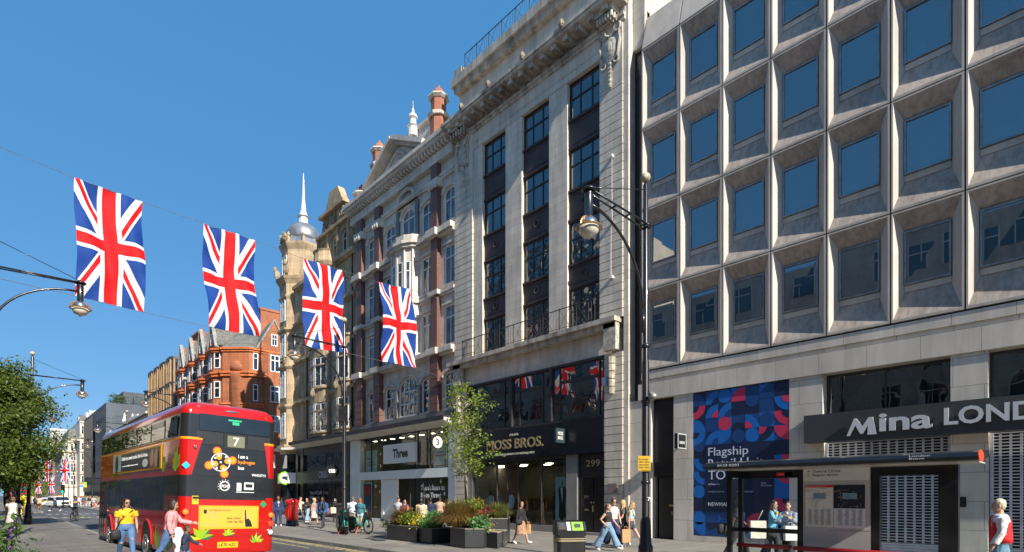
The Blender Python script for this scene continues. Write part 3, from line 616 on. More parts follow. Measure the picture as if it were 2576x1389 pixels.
# bow
bow=[(21.06,34.35),(20.55,34.0),(20.22,33.45),(20.12,32.7),(20.22,31.95),(20.55,31.45),(21.06,31.1)]
b=B()
for z0,z1,ex in((11.3,11.5,.1),(13.9,15.35,0),(17.75,18.6,0),(18.6,18.8,.2),(18.8,19.0,.32),(19.0,19.5,.05),(14.85,15.05,.12)):
    b.ext([(x-ex,y+(ex*(y-32.7)/1.6),z0) for x,y in bow],(0,0,z1-z0))
for x,y in bow[1:-1]: b.box(x-.06,x+.14,y-.1,y+.1,11.3,18.6)
b.ext([(20.6,34.0,11.3),(20.6,31.5,11.3),(21.05,31.3,11.3),(21.05,34.2,11.3)],(0,0,7.4))
mk('bow_bay',b,m_three,tb)
for (xa,y_a),(xb,y_b) in zip(bow[1:-2],bow[2:-1]):
    u=Vector((xb-xa,y_b-y_a)); w_=u.length-.24; u.normalize(); n=Vector((u.y,-u.x)); n=n if n.x<0 else -n
    for z0,z1 in((11.6,13.9),(15.4,17.7)): window_at(tb,(xa+u.x*.12+n.x*.02,y_a+u.y*.12+n.y*.02),u,w_,z0,z1,m_white,m_glassc,n,cols=(),rows=(.72,),fr=.06)
# entablature, pediment
b=B(); b.fb(27.3,40.6,23.3,23.9,-.3,.3); b.fb(27.3,40.75,24.2,24.42,-.75,.3); b.fb(27.3,40.85,24.422,24.68,-.88,.3)
y=27.5
while y<40.5: b.fb(y,y+.16,23.95,24.19,-.62,-.2); y+=.36
b.fb(27.3,40.6,23.9,24.2,-.25,.3)
yl,yr,ya_,zb_,zt=37.45,29.75,33.6,24.7,26.75
b.ext([(20.72,yl-.4,zb_),(20.72,yr+.4,zb_),(20.72,ya_,zt-.35)],(.5,0,0))
for s_,e_ in((yl,ya_),(yr,ya_)):
    d=Vector((0,e_-s_,zt-zb_)).normalized(); up=Vector((0,-d.z,d.y)) if d.y>0 else Vector((0,d.z,-d.y)); p0=Vector((20.1,s_,zb_)); p1=Vector((20.1,e_,zt))
    b.ext([p0,p1,p1+up*.28,p0+up*.28],(.95,0,0)); b.ext([p0-up*.16+Vector((.3,0,0)),p1-up*.16+Vector((.3,0,0)),p1+Vector((.3,0,0)),p0+Vector((.3,0,0))],(.6,0,0))
b.tube([(20.68,ya_+1.2*math.cos(math.pi*k/10),24.85+1.1*math.sin(math.pi*k/10)) for k in range(11)],.12,6)
for k in range(1,10): a=math.pi*k/10; b.tube([(20.7,ya_+.5*math.cos(a),24.85+.45*math.sin(a)),(20.7,ya_+1.1*math.cos(a),24.85+1.0*math.sin(a))],.06,5)
# segmental hood over the centre window
b.tube([(20.85,32.72+1.0*math.cos(math.pi*k/10),22.35+.75*math.sin(math.pi*k/10)) for k in range(11)],.13,6); b.fb(31.5,34.0,22.2,22.36,-.3,.1)
b.fb(27.5,40.4,24.68,25.5,.1,1.2)
mk('entablature_and_pediment',b,m_three,tb)
b=B(); b.box(21.5,21.9,29.5,36.6,26.6,26.8); b.box(21.5,21.9,29.5,36.6,27.45,27.65); y=29.6
while y<36.5: b.lathe([(.05,26.8),(.12,27.0),(.06,27.25),(.1,27.45)],21.7,y,8); y+=.36
b.box(21.5,26,29.5,36.6,25.4,26.6)
mk('parapet_balustrade',b,m_three,tb)
b=B(); b.lathe([(.32,26.9),(.32,27.5),(.42,27.6),(.25,27.7),(.2,28.1),(.33,28.2),(.3,28.35),(.08,28.6),(.1,28.75),(.02,28.9),(.015,29.4)],21.3,32.5,10); mk('finial',b,m_cream,tb)
for yc,zt,nm in((39.2,25.9,0),(36.45,28.05,1),(29.0,28.1,1)):
    b=B(); z0=24.6; r_=.55
    b.m=1; b.lathe([(r_,z0),(r_,z0+ (1.6 if nm else .5))],20.95,yc,8,R(22.5)); b.m=0
    if nm:
        b.lathe([(r_+.15,z0+1.6),(r_+.2,z0+1.75),(r_,z0+1.9)],20.95,yc,8,R(22.5)); b.m=1; b.lathe([(r_-.05,z0+1.9),(r_-.05,zt-.75)],20.95,yc,8,R(22.5)); b.m=0
    b.lathe([(r_,zt-.75),(r_+.16,zt-.6),(r_+.12,zt-.5)],20.95,yc,8,R(22.5)); b.m=1; b.lathe([(r_-.1,zt-.5),(r_-.15,zt-.2),(.25,zt),(.1,zt+.05),(.09,zt+.25)],20.95,yc,8,R(22.5))
    mk('turret',b,[m_three,m_tbrick],tb)
# canopy and shop
b=B(); b.fb(27.3,40.3,6.85,7.3,-.25,.4); mk('lead_band',b,m_grey,tb)
cn=thing('shop_canopy',(21,39,6.3),'long white sloping canopy over the phone shop and the black cafe front','canopy')
b=B(); b.ext([(21.0,27.3,6.28),(20.1,27.3,6.55),(20.1,27.3,6.72),(21.0,27.3,6.8)],(0,24.1,0)); mk('soffit',b,m_cream,cn)
b=B(); b.box(20.04,20.1,27.28,51.45,6.56,6.84); b.box(20.1,21,27.28,51.45,6.8,6.84); mk('gutter',b,m_steel,cn)
b=B()
b.fb(39.76,41.22,0,6.25,.03,.5); b.fb(27.3,28.08,0,6.25,.03,.5); b.fb(28.08,39.76,3.08,3.68,.0,.5); b.fb(36.05,36.35,.0,3.07,.03,.5)
b.box(21.1,21.2,34.2,36.04,.1,3.06); b.fb(28.08,39.76,0,.16,.03,.5)
mk('shopfront_frame',b,m_offw,tb)
b=B(); 
for y in(38.0,36.2,31.6,30.2): b.fb(y-.03,y+.03,3.7,6.24,.1,.2)
for y in(37.8,30.9,32.6): b.fb(y-.03,y+.03,.2,3.06,.1,.2)
mks('glazing_bar',b,m_steel,tb,1,.1)
b=B(); b.fb(28.1,39.74,3.7,6.24,.14,.155); b.fb(36.36,39.74,.17,3.07,.14,.155); b.fb(28.1,32.6,.17,3.07,.14,.155); mks('shop_window',b,m_shop,tb,2,.3)
b=B(); b.box(23.6,23.7,27.5,51,0,6.3); b.box(21.3,23.7,28,40,3.2,3.3); b.box(21.3,23.7,28,40,6.2,6.3); mk('interior_wall',b,m_int,tb)
b=B(); [b.box(22.0,22.25,28.6+k*1.3,28.9+k*1.3,3.17,3.19) for k in range(9)]; [b.box(22.0,22.25,28.6+k*1.3,28.9+k*1.3,6.17,6.19) for k in range(9)]; mks('ceiling_light',b,m_lamp,tb,1,.1)
b=B(); b.fb(31.7,35.8,4.2,5.55,-.12,.12); sg=mk('shop_sign',b,pm('white_sign_panel',(.72,.78,.8),.3,var=.02),tb); q=lambda px:FY(px,20.88)  # sign box in one plain white, no emission
text('Three',m_txtk,sg,(q(988),q(1026),4.55,5.2),('x',20.875),.01,.03)
b=B(); b.box(21.2,21.22,37.25,38.95,3.72,5.35); s2=mk('window_poster',b,m_white,tb); text('Three+',m_txtk,s2,(38.8,37.9,4.62,4.85),('x',21.195),.004,.01); text('Download the\nrewards app now',m_txtk,s2,(38.8,37.5,4.15,4.5),('x',21.195),.004)
b=B(); b.box(21.2,21.22,28.4,29.9,3.75,5.75); b.m=1; b.box(21.19,21.2,28.55,29.75,3.8,5.6); b.m=0; b.box(21.18,21.19,28.62,29.68,4.55,5.5); b.box(21.18,21.19,28.62,29.68,3.88,4.48)
s3=mk('window_poster',b,[m_white,pm('coral_poster',(.62,.12,.08),.5,var=0)],tb); text('Because\nrubbish at m\nfrothy milk at home',m_txtk,s3,(29.6,28.75,4.6,5.3),('x',21.175),.003)
b=B(); b.box(21.22,21.26,37.9,39.4,.5,2.9); b.m=1; b.box(21.21,21.22,38.15,39.3,.6,2.8); b.m=2; b.box(21.2,21.21,38.35,39.1,1.9,2.6)
mk('display_screen',b,[m_white,pm('screen_blue',(.05,.1,.22),.3,var=.3),m_redp],tb)
b=B()
for y,z in((38.9,5.8),(37.5,5.9),(39.4,5.5),(36.6,5.0),(36.6,4.1),(37.3,2.6),(29.9,2.5),(29.0,2.8),(28.6,2.0),(31.0,2.6),(36.7,2.2)): b.box(21.11,21.13,y-.02,y+.02,z-.13,z+.13); b.box(21.112,21.128,y-.1,y+.1,z-.025,z+.025)
mks('plus_sticker',b,m_txtw,tb,1,.01)
text("There's more to\nlife on Three+",m_txtw,tb,(31.3,28.6,1.75,2.6),('x',21.13),.004,.01)
rs=thing('round_shop_sign',(20.3,28.4,5.3),'white round sign on a bracket by the small tree above the phone shop corner','sign')
b=B(); b.cyl((20.4,28.35,5.25),(20.4,28.47,5.25),.42,n=28); mk('rim',b,m_blk,rs); b=B(); b.cyl((20.4,28.33,5.25),(20.4,28.35,5.25),.37,n=28); mk('sign_face',b,m_white,rs)
b=B(); b.tube([(20.9,28.4,6.0),(20.6,28.4,5.95),(20.4,28.4,5.7)],.03,6); b.box(20.9,21.05,28.3,28.5,5.9,6.1); mk('bracket',b,m_blk,rs)
text('3',m_txtk,rs,(20.28,20.52,5.05,5.45),('y',28.33),.004,.03)
# ================= bath stone corner building with domed turret =================
cb=thing('corner_building',(21,46,0),'tan stone corner building with a lead dome and spire over its turret and carved gable','building')
b=B(); hol=[]
for z0,z1 in((7.4,9.9),(11.33,13.9),(15.0,17.4)): pass
ar=[(42.0,43.6,18.6,20.45,.75),(45.9,47.5,18.6,20.45,.75)]
wallh(b,40.4,52.6,6.7,21.6,ar,21.12,.4); b.box(21.5,33,40.4,54,0,21.5)
# gable
b.box(21.1,21.6,41.0,47.2,21.6,24.4) if False else wallh(b,41.0,47.3,21.6,24.5,[(41.75,43.0,22.1,23.95,.6),(43.6,44.8,22.1,24.05,.6),(45.5,46.75,22.1,23.95,.6)],21.05,.4)
b.ext([(21.05,46.75,24.5),(21.05,41.55,24.5),(21.05,42.1,26.0),(21.05,46.15,26.0)],(.5,0,0)); b.ext([(21.0,45.9,26.2),(21.0,42.4,26.2),(21.0,43.4,27.85),(21.0,44.9,27.85)],(.6,0,0))
mk('wall',b,m_bath,cb)
b=B(); b.ext([(21.55,40.5,21.6),(21.55,47.9,21.6),(21.55,45.2,26.6),(21.55,43.2,26.6)],(9,0,0)); mk('tiled_roof',b,m_tile,cb)
for a,c,z0,z1,r_ in ar+[(41.75,43.0,22.1,23.95,.6),(43.6,44.8,22.1,24.05,.6),(45.5,46.75,22.1,23.95,.6)]: window(cb,a,c,z0,z1,.28,m_white,m_glass,cols=(.5,),rows=(.62,),fr=.08,arch=r_)
b=B()
for z,h_,p in((6.72,.22,.25),(10.6,.28,.22),(14.5,.25,.2),(17.95,.28,.28),(21.45,.3,.35)): b.fb(40.4,52.4,z,z+h_,-p+.1,.3); b.fb(40.4,52.4,z-.14,z,-p*.5+.1,.3)
b.fb(41.2,47.2,24.35,24.6,-.25,.3); b.fb(41.9,46.5,25.95,26.2,-.3,.3)
for y in(41.35,43.3,45.15,47.0): b.fb(y-.17,y+.17,21.8,24.35,-.12,.2)
for y0,y1,z0 in((42.1,42.9,0),): pass
for a,c,z0,z1,r_ in ar: m_=(a+c)/2; b.tube([(21.08,m_+.95*math.cos(math.pi*k/12),z1-.75+.98*math.sin(math.pi*k/12)) for k in range(13)],.13,5)
b.lathe([(.5,20.7),(1.25,21.2),(1.4,21.5),(1.35,22.35),(1.45,22.5)],21.1,44.9,18)
b.lathe([(.1,20.2),(.5,20.7)],21.1,44.9,18)
mk('stone_mouldings',b,m_bath,cb)
b=B()
for y in(42.5,44.1,45.6): 
    for k in range(16): b.ell((20.98,y+r2.uniform(-.45,.45),25.25+r2.uniform(-.5,.5)),(.12,r2.uniform(.08,.2),r2.uniform(.08,.25)),6,4)
for y in(46.85,42.4):
    for k in range(12): b.ell((20.95,y+r2.uniform(-1.1,1.1),14.1+r2.uniform(-.4,.4)),(.15,.2,.2),6,4)
for y,z in((46.9,10.95),(42.4,11.05)): b.ell((20.55,y,z),(.3,.34,.5),8,6); b.ell((20.35,y,z-.15),(.2,.2,.3),8,6); b.torus((20.6,y,z+.15),.42,.12,'x',10,5)
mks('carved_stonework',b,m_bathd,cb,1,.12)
b=B()
for y0,y1 in((44.9,48.7),(40.95,43.8)):
    m_=(y0+y1)/2; w_=(y1-y0)/2; arc=[(21.12-.62*math.sin(math.pi*k/8),m_+w_*math.cos(math.pi*k/8)) for k in range(9)]
    for z0,z1,e in((7.05,7.4,0),(7.3,7.42,.12),(9.95,11.3,0),(11.15,11.33,.12),(13.95,15.0,0),(14.85,15.0,.12),(9.2,9.32,.04),(13.15,13.27,.04)):
        b.ext([(x-e,m_+(y-m_)*(1+e*.3),z0) for x,y in arc],(0,0,z1-z0))
    for z0,z1 in((7.42,9.95),(11.33,13.95)):
        for k in(1,4,7): x,y=arc[k]; b.box(x-.02,x+.2,y-.14,y+.14,z0,z1)
mk('oriel_bays',b,m_bath,cb)
for y0,y1 in((44.9,48.7),(40.95,43.8)):
    m_=(y0+y1)/2; w_=(y1-y0)/2; P=lambda k:(21.12-.62*math.sin(math.pi*k/8),m_+w_*math.cos(math.pi*k/8))
    for ka,kb in((1.15,3.85),(4.15,6.85)):
        a,c=P(ka),P(kb); u=Vector((c[0]-a[0],c[1]-a[1])); L_=u.length; u.normalize(); n=Vector((u.y,-u.x)); n=n if n.x<0 else -n
        for z0,z1 in((7.45,9.9),(11.38,13.9)):
            window_at(cb,(a[0],a[1]),u,L_,z0,z1,m_white,m_glassw,n,cols=(.5,),rows=(.72,),fr=.09,bar=.08)
b=B()
for y0,y1,z in((44.95,48.6,7.9),(41,43.7,7.9),(44.95,48.6,11.8),(41,43.7,11.8)):
    m_=(y0+y1)/2; w_=(y1-y0)/2; pt_=[(21.05-.72*math.sin(math.pi*k/8),m_+w_*math.cos(math.pi*k/8),z) for k in range(1,8)]; b.tube(pt_,.02,4); b.tube([(p[0],p[1],z-.25) for p in pt_],.02,4)
    for p in pt_: b.ell((p[0],p[1],z-.12),(.03,.12,.12),6,4)
mks('window_guard',b,m_blk,cb,1,.3)
b=B(); b.cyl((20.95,49.4,6.9),(20.95,49.4,21.3),.07,n=6); b.cyl((20.95,40.7,7.4),(20.95,40.7,21.3),.07,n=6); b.tube([(20.95,40.7,9.0),(20.9,40.8,8.3),(20.9,41.2,7.9),(20.9,41.3,6.9)],.09,6); mks('drainpipe',b,m_blk,cb,1,.3)
# turret
tc=(22.6,54.15); tu=B()
def octr(b,prof,a=R(22.5)): b.lathe([(r/math.cos(R(22.5)),z) for r,z in prof],tc[0],tc[1],8,a)
octr(tu,[(2.0,5.9),(2.0,10.4),(2.0,21.3),(2.04,22.2),(2.0,22.6)]); octr(tu,[(1.85,22.9),(1.85,26.2)])
mk('turret_wall',tu,m_bath,cb)
b=B()
for z,p in((6.6,.28),(10.45,.2),(14.3,.2),(17.85,.25),(21.1,.12)): octr(b,[(2.0,z-.25),(2+p,z),(2+p,z+.16),(2.0,z+.22)])
octr(b,[(2.02,22.3),(2.3,22.75),(2.38,23.0),(1.85,23.1)]); octr(b,[(1.85,25.7),(1.92,25.85),(2.08,26.2),(2.12,26.4),(1.7,26.5)])
for k in range(8):
    a=R(45*k+22.5); x,y=tc[0]+1.95*math.cos(a),tc[1]+1.95*math.sin(a); b.lathe([(.14,26.45),(.16,26.9),(.08,27.0),(.17,27.15),(.02,27.45)],x,y,8)
mks('turret_cornice',b,m_bath,cb,2,.4)
b=B(); x=tc[0]-2.02
for k in range(14): b.ell((x,54.1+r2.uniform(-.6,.6),26.95+r2.uniform(-.35,.5)),(.2,.18,.2),6,4)
for sg in(-1,1):
    b.ell((x-.15,54.1+sg*1.1,23.6),(.3,.2,.5),7,5); b.ell((x-.3,54.1+sg*1.25,24.15),(.2,.15,.3),7,5)
for k in range(12): b.ell((x+.02,54.1+r2.uniform(-.7,.7),14.9+r2.uniform(-.6,.5)),(.12,.16,.18),6,4)
mks('turret_carving',b,m_bathd,cb,2,.4)
octd=B(); octr(octd,[(1.75,26.5),(1.5,27.2)]); octd.s=True; octd.lathe([(1.55,27.0),(1.66,27.4),(1.62,27.9),(1.38,28.4),(.95,28.78),(.55,28.95)],tc[0],tc[1],16); mk('lead_dome',octd,m_lead,cb)
b=B(); b.lathe([(.5,28.85),(.45,29.1),(.45,29.6),(.62,29.7),(.4,29.85),(.26,30.3),(.16,31.4),(.1,32.6),(.08,33.2),(.12,33.3),(.07,33.4),(.03,34.1)],tc[0],tc[1],8); mk('spire',b,m_cream,cb)
for z0,z1 in((7.4,9.9),(11.35,13.9),(15.3,17.6),(18.8,20.9),(23.3,25.2)):
    ap=2.03 if z0<22 else 1.88
    window_at(cb,(tc[0]-ap,tc[1]+.55),(0,-1),1.1,z0,z1,m_white,m_glassw,(-1,0),cols=(.5,),rows=(.74,),fr=.09)
# corner shop and cafe fronts
b=B(); octr(b,[(1.95,0),(1.95,5.9)]); mk('turret_shop_glass',b,m_glass,cb)
b=B(); octr(b,[(1.5,6.2),(2.6,6.25),(2.65,6.45),(1.5,6.6)]); mk('turret_canopy',b,m_cream,cb)
b=B(); b.box(20.5,20.62,52.7,55.3,3.05,4.05); b.ext([(20.5,52.7,3.05),(21.4,51.9,3.05),(21.5,52.0,3.05),(20.62,52.75,3.05)],(0,0,1.0)); sg=mk('shop_sign',b,m_white,cb)
b=B(); b.X=Matrix.Translation((20.35,53.0,3.55)); b.m=0; b.cyl((0,0,0),(0,.12,0),.62,n=24); b.m=1; b.cyl((0,-.01,0),(0,.0,0),.48,n=24); b.m=2; b.ell((-.08,-.02,.02),(.26,.02,.16)); b.ell((.15,-.02,-.1),(.16,.02,.13)); b.ell((.16,-.02,.12),(.1,.02,.1))
rs=mk('round_sign',b,[pm('lime_rim',(.28,.7,.03),.3,var=0),m_white,m_dk],None,org=(20.35,53.0,3.55),label='round white sign with lime green rim on the corner of the tan turret',cat='sign')
b=B(); b.box(19.2,20.3,55.4,55.6,4.6,5.9); mk('projecting_sign',b,m_white,None,org=(19.8,55.5,5.2),label='blank white box sign projecting from the turret towards the red bus',cat='sign')
cf=thing('vacant_cafe',(21,46,0),'black vacant cafe front with a pale logo under the white canopy','shopfront')
b=B(); b.fb(41.25,52.0,2.98,4.1,-.02,.4); b.fb(41.25,52.0,5.62,6.25,.03,.4); b.fb(41.25,42.3,0,6.2,.0,.4); b.fb(50.4,51.0,0,6.2,.0,.4); b.fb(51.6,52.1,0,6.0,.0,.4); b.fb(42.3,50.4,0,.2,.05,.4); mk('black_frame',b,m_dk,cf)
b=B(); b.fb(42.3,50.4,4.1,5.62,.2,.24); b.fb(42.3,50.4,.2,2.98,.2,.24); b.fb(51.0,51.6,.2,5.8,.2,.24); mk('dark_glass',b,m_glass,cf)
b=B(); 
for y in(44.3,46.3,48.4): b.fb(y-.03,y+.03,.2,2.98,.15,.2)
for y in(46.0,): b.fb(y-.03,y+.03,4.1,5.6,.15,.2)
mks('glazing_bar',b,m_blk,cf,1,.2)
text('CREST',m_txtg,cf,(47.0,45.0,3.42,4.02),('x',20.97),.03,.04); text('HOT FOOD   SOUP   SALAD   PIZZA   PATISSERIE   SANDWICHES',m_txtg,cf,(50.1,42.6,3.12,3.24),('x',20.97),.01)
m_cafe=pm('cafe_window_text',(.35,.38,.42),.5,var=0)
text('Retail/Café Unit\n840 sq ft\nTO LET',m_cafe,cf,(49.3,45.6,1.1,2.3),('x',21.19),.004)
rs=thing('round_cafe_sign',(20.3,42.9,4.2),'black round cafe sign half hidden behind the lamp post beside the phone shop','sign'); b=B(); b.cyl((20.3,42.8,3.9),(20.3,42.95,3.9),.55,n=24); mk('sign_disc',b,m_blk,rs); text('CREST',m_txtw,rs,(19.95,20.65,3.75,4.05),('y',42.8),.01,.03)

# ================= orange brick building =================
ob=thing('brick_building',(21,80,0),'orange brick corner building with gabled bays and slate roof beyond the side street','building')
foot=[(21,96.9),(21,75.0),(23.4,72.6),(46,72.6),(46,96.9)]
b=B(); b.ext([(x,y,-.1) for x,y in foot],(0,0,20.6)); mk('wall',b,m_brick,ob)
def band(b,pts,z0,z1,e):
    P=[Vector(p) for p in pts]; out=[]
    for i,p in enumerate(P):
        a=(P[i]-P[i-1]) if i else (P[1]-P[0]); c=(P[i+1]-P[i]) if i<len(P)-1 else a
        n=(Vector((a.y,-a.x)).normalized()+Vector((c.y,-c.x)).normalized()); n=n.normalized()*(-1 if n.x>0 or (n.x>-.1 and n.y>0) else 1); out.append(p+n*e)
    b.ext([(p.x,p.y,z0) for p in out]+[(p.x+.0,p.y,z0) for p in P[::-1]],(0,0,z1-z0))
bays=[93.4,88.1,82.8,77.6]
line=[(20.99,96.9)]
for yc in bays: line+=[(20.99,yc+2.2),(20.3,yc+1.2),(20.3,yc-1.2),(20.99,yc-2.2)]
line+=[(20.99,75.0),(23.4,72.59),(40,72.59)]
b=B()
for yc in bays: b.ext([(21.05,yc+2.2,-.1),(20.3,yc+1.2,-.1),(20.3,yc-1.2,-.1),(21.05,yc-2.2,-.1)],(0,0,20.5))
# south bay
b.ext([(25.0,72.65,-.1),(25.5,72.0,-.1),(27.6,72.0,-.1),(28.3,72.65,-.1)],(0,0,20.2))
# round corner pier with domed cap
b.s=True; b.lathe([(1.15,2),(1.15,16.9),(1.35,17.3)],22.75,74.3,20); b.lathe([(1.1,17.6),(1.05,18.2),(.8,18.8),(.4,19.2),(.12,19.5),(.08,19.9)],22.75,74.3,20); b.s=False
for yc in bays:
    b.ext([(20.45,yc+1.75,20.5),(20.45,yc-1.75,20.5),(20.45,yc-.12,23.9),(20.45,yc+.12,23.9)],(.5,0,0))
b.ext([(24.3,72.3,20.5),(28.4,72.3,20.5),(26.35,72.3,24.3)],(0,.5,0))
b.box(25.6,29,75,77,19,26.3); b.box(25.5,29.1,74.9,77.1,26.3,26.6); b.box(21.6,22.8,88.5,92,20,25.3); b.box(21.5,22.9,88.4,92.1,25.3,25.6)
for k in range(4): b.cyl((22.2,89+k*.8,25.6),(22.2,89+k*.8,26.1),.2,n=8)
mk('brick_bays_and_gables',b,m_brick,ob)
b=B()
for z,e,h_ in((20.2,.35,.25),(19.95,.18,.25),(17.2,.45,.22),(16.85,.28,.35),(13.3,.3,.2),(13.0,.15,.3),(9.4,.35,.25)): band(b,line,z,z+h_,e)
mk('terracotta_cornices',b,m_terra,ob)
b=B()
b.ext([(21.0,96.9,20.5),(21.0,75.4,20.5),(24.5,76.5,24.2),(24.5,96.9,24.2)],(.01,0,.0)) if False else None
b.add([(20.9,96.9,20.5),(20.9,75.1,20.5),(23.4,72.5,20.5),(40,72.5,20.5),(40,76,24.4),(25,76.3,24.2),(24.2,78,24.2),(24.2,96.9,24.2)],[(0,1,6,7),(1,2,5,6),(2,3,4,5)])
for yc in bays: b.add([(20.6,yc+1.85,20.9),(20.6,yc,24.0),(24.4,yc,24.0),(22.2,yc+1.85,20.9),(20.6,yc-1.85,20.9),(22.2,yc-1.85,20.9)],[(0,1,2,3),(4,1,2,5)])
b.add([(24.2,72.4,20.7),(26.35,72.4,24.4),(26.35,76,24.4),(24.2,74,20.7),(28.5,72.4,20.7),(28.5,74,20.7)],[(0,1,2,3),(4,1,2,5)])
mk('slate_roof',b,m_slate,ob)
b=B()
for yc in bays:
    for sg in(-1,1): b.ext([(20.3,yc+sg*1.9,20.65),(20.3,yc+sg*1.7,20.6),(20.3,yc,24.0),(20.3,yc,24.35)],(.42,0,0))
for sg in(-1,1): b.ext([(26.35+sg*2.25,72.15,20.5),(26.35+sg*2.05,72.15,20.45),(26.35,72.15,24.25),(26.35,72.15,24.6)],(0,.4,0))
mks('gable_coping',b,pm('grey_coping_stone',(.27,.26,.24),.85,var=.2,scale=3),ob,1,.3)
for yc in bays:
    for z0,z1 in((17.95,20.0),(14.2,16.3),(10.4,12.5)):
        window_at(ob,(20.28,yc+.5),(0,-1),1.0,z0,z1,m_white,m_glass,(-1,0),cols=(),rows=(.6,),fr=.1,bar=.1)
        u=Vector((.69,-1.0)).normalized(); window_at(ob,(20.3+u.x*.2-.03,yc-1.2+u.y*.2-.02),u,.85,z0,z1,m_white,m_glass,Vector((u.y,-u.x)),cols=(),rows=(.6,),fr=.1,bar=.1)
    window_at(ob,(20.43,yc+.4),(0,-1),.8,21.1,22.6,m_white,m_glass,(-1,0),cols=(),rows=(.6,),fr=.09)
for z0,z1 in((17.7,19.85),(13.8,15.9),(10.0,12.1)):
    window_at(ob,(23.85,72.56),(1,0),.6,z0,z1,m_white,m_glass,(0,-1),cols=(),rows=(.7,),fr=.09); window_at(ob,(25.75,71.97),(1,0),1.15,z0,z1,m_white,m_glass,(0,-1),cols=(.5,),rows=(.68,),fr=.1,bar=.1)
window_at(ob,(26.0,72.27),(1,0),.75,21.1,22.6,m_white,m_glass,(0,-1),cols=(.5,),rows=(.6,),fr=.09)
b=B(); b.box(20.9,21.0,72.9,97,.0,3.4) ; mk('ground_floor_shops',b,m_glass,ob)
text("McDonald's",m_txtw,ob,(24.3,28.3,3.9,4.5),('y',72.5),.03,.03)
b=B(); b.box(23.4,40,72.3,72.55,3.6,4.9); mk('dark_fascia',b,m_dk,ob)

# ================= bronze glass building =================
gb=thing('bronze_glass_building',(21,110,0),'bronze framed glass building with stepped tall bays beyond the brick gables','building')
b=B(); b.box(22.2,40,99.6,120.4,-.1,24.4); b.m=1; b.box(23.2,40,98.0,120,24.4,25.3); b.m=2; b.box(21.3,22.6,97.2,99.6,-.1,21.2)
mk('wall',b,[m_bronze,m_brick,m_port],gb)
for k in range(4):
    y1=120.2-4.75*k; y0=y1-3.9; P=[(22.3,y1),(21.3,y1-.1),(21.0,y1-.5),(21.0,y0+.7),(21.4,y0+.1),(22.3,y0)]
    b=B()
    for z in(3.9,7.9,11.9,15.9,19.9,24.0): b.ext([(x-.12,y,z) for x,y in P],(0,0,.42))
    mks('bay_cap',b,m_brown,gb,2,.3)
    b=B()
    for z in(0,4.3,8.3,12.3,16.3,20.3):
        for x,y in((21.0,y1-.5),(21.0,(y1+y0)/2),(21.0,y0+.7),(21.4,y0+.12)): b.box(x-.12,x+.14,y-.13,y+.13,z,z+3.7 if z<20 else 24.0)
        b.box(22.1,22.4,y0-.1,y0+.1,z,z+3.7)
    mk('bay_fins',b,m_bronze,gb)
    for z in(8.3,12.3,16.3,20.3):
        b=B(); b.ext([(x+.03,y,z) for x,y in P],(0,0,3.65)); mk('bay_window',b,m_glassb,gb)
# low stone building with statue
lb=thing('low_stone_building',(21,140,0),'low stone building with white rooftop statues between the bronze and grey buildings','building')
b=B(); b.box(21.3,40,121,171,-.1,17.5); b.box(24,40,150,170,17.5,20.5); b.fb(121,171,17.2,17.6,-.3,.4); mk('wall',b,m_port,lb)
b=B()
for x,z in((24.3,20.5),(26,20.5),(27.6,20.5)): b.box(x-.5,x+.5,167.6,168.4,z,z+.5); b.lathe([(.34,z+.5),(.3,z+.9),(.22,z+1.3),(.3,z+1.7),(.1,z+1.9)],x,168,8); b.ell((x,168,z+2.05),(.17,.17,.2)); b.tube([(x+.25,168,z+1.65),(x+.5,168,z+1.5),(x+.55,168,z+2.0)],.09,5)
mks('rooftop_statue',b,m_cream,lb,0,.1)
# grey clad building
gy=thing('grey_clad_building',(21,190,0),'blue grey panelled building with a blank side wall and a planted roof terrace','building')
b=B(); b.box(21,44,172,217.5,-.1,25.5); b.box(24.8,32,173.5,190,25.5,29.0); b.box(27,40,172.6,180,25.5,27.6); mk('wall',b,m_bluegrey,gy)
b=B()
for z in(8.2,12.2,16.3,20.4):
    for y0,y1 in((186,188.7),(204.5,207),): pass
    b.fb(192.4,196.2,z-4,z+3.8,-.02,.2)
for k in range(26): b.fb(197+k*.8,197.12+k*.8,6,24.6,-.18,-.02)
for k in range(9): b.fb(197,217.4,6+k*2.1,6.2+k*2.1,-.12,-.02)
mk('curtain_wall_grid',b,m_steel,gy)
for z in(6.6,10.7,14.8,18.9,22.2):
    for y0 in(174.5,178.5,182.5,187): window(gy,y0,y0+2.2,z,z+2.4,-.03,m_steel,m_glassb,cols=(.5,),rows=(),fr=.1)
b=B(); b.box(20.96,21,197,217.4,6,24.6); mk('curtain_wall_glass',b,m_glass,gy)
b=B(); b.box(21.3,31,172.2,172.3,25.5,26.6); mk('terrace_glass_rail',b,m_shelt,gy)
b=B(); b.fb(172,217,2.9,4.6,-.3,0); mk('shop_signs',b,m_anth,gy)
for k,(y,c) in enumerate(((214,'red'),)):
    b=B()
    for m_,(dy,dz) in enumerate(((0,0),(0,1),(1,0),(1,1))): b.m=m_; b.box(19.0+dy*.8,19.7+dy*.8,206,206.2,4.3+dz*.8,5.0+dz*.8)
    mk('hanging_sign',b,[pm('sign_blue',(.05,.3,.7),.4,var=0),pm('sign_orange',(.8,.2,.03),.4,var=0),pm('sign_yellow',(.8,.6,.04),.4,var=0),pm('sign_green',(.2,.6,.08),.4,var=0)],None,org=(19.7,206,5),label='small hanging sign of four coloured squares far down the shops',cat='sign')
# rooftop plant behind
b=B()
for k in range(60): b.box(22+r2.uniform(0,5),23.2+r2.uniform(0,5),217.6+r2.uniform(0,20),219+r2.uniform(0,20),24+r2.uniform(0,3),25+r2.uniform(0,4.5))
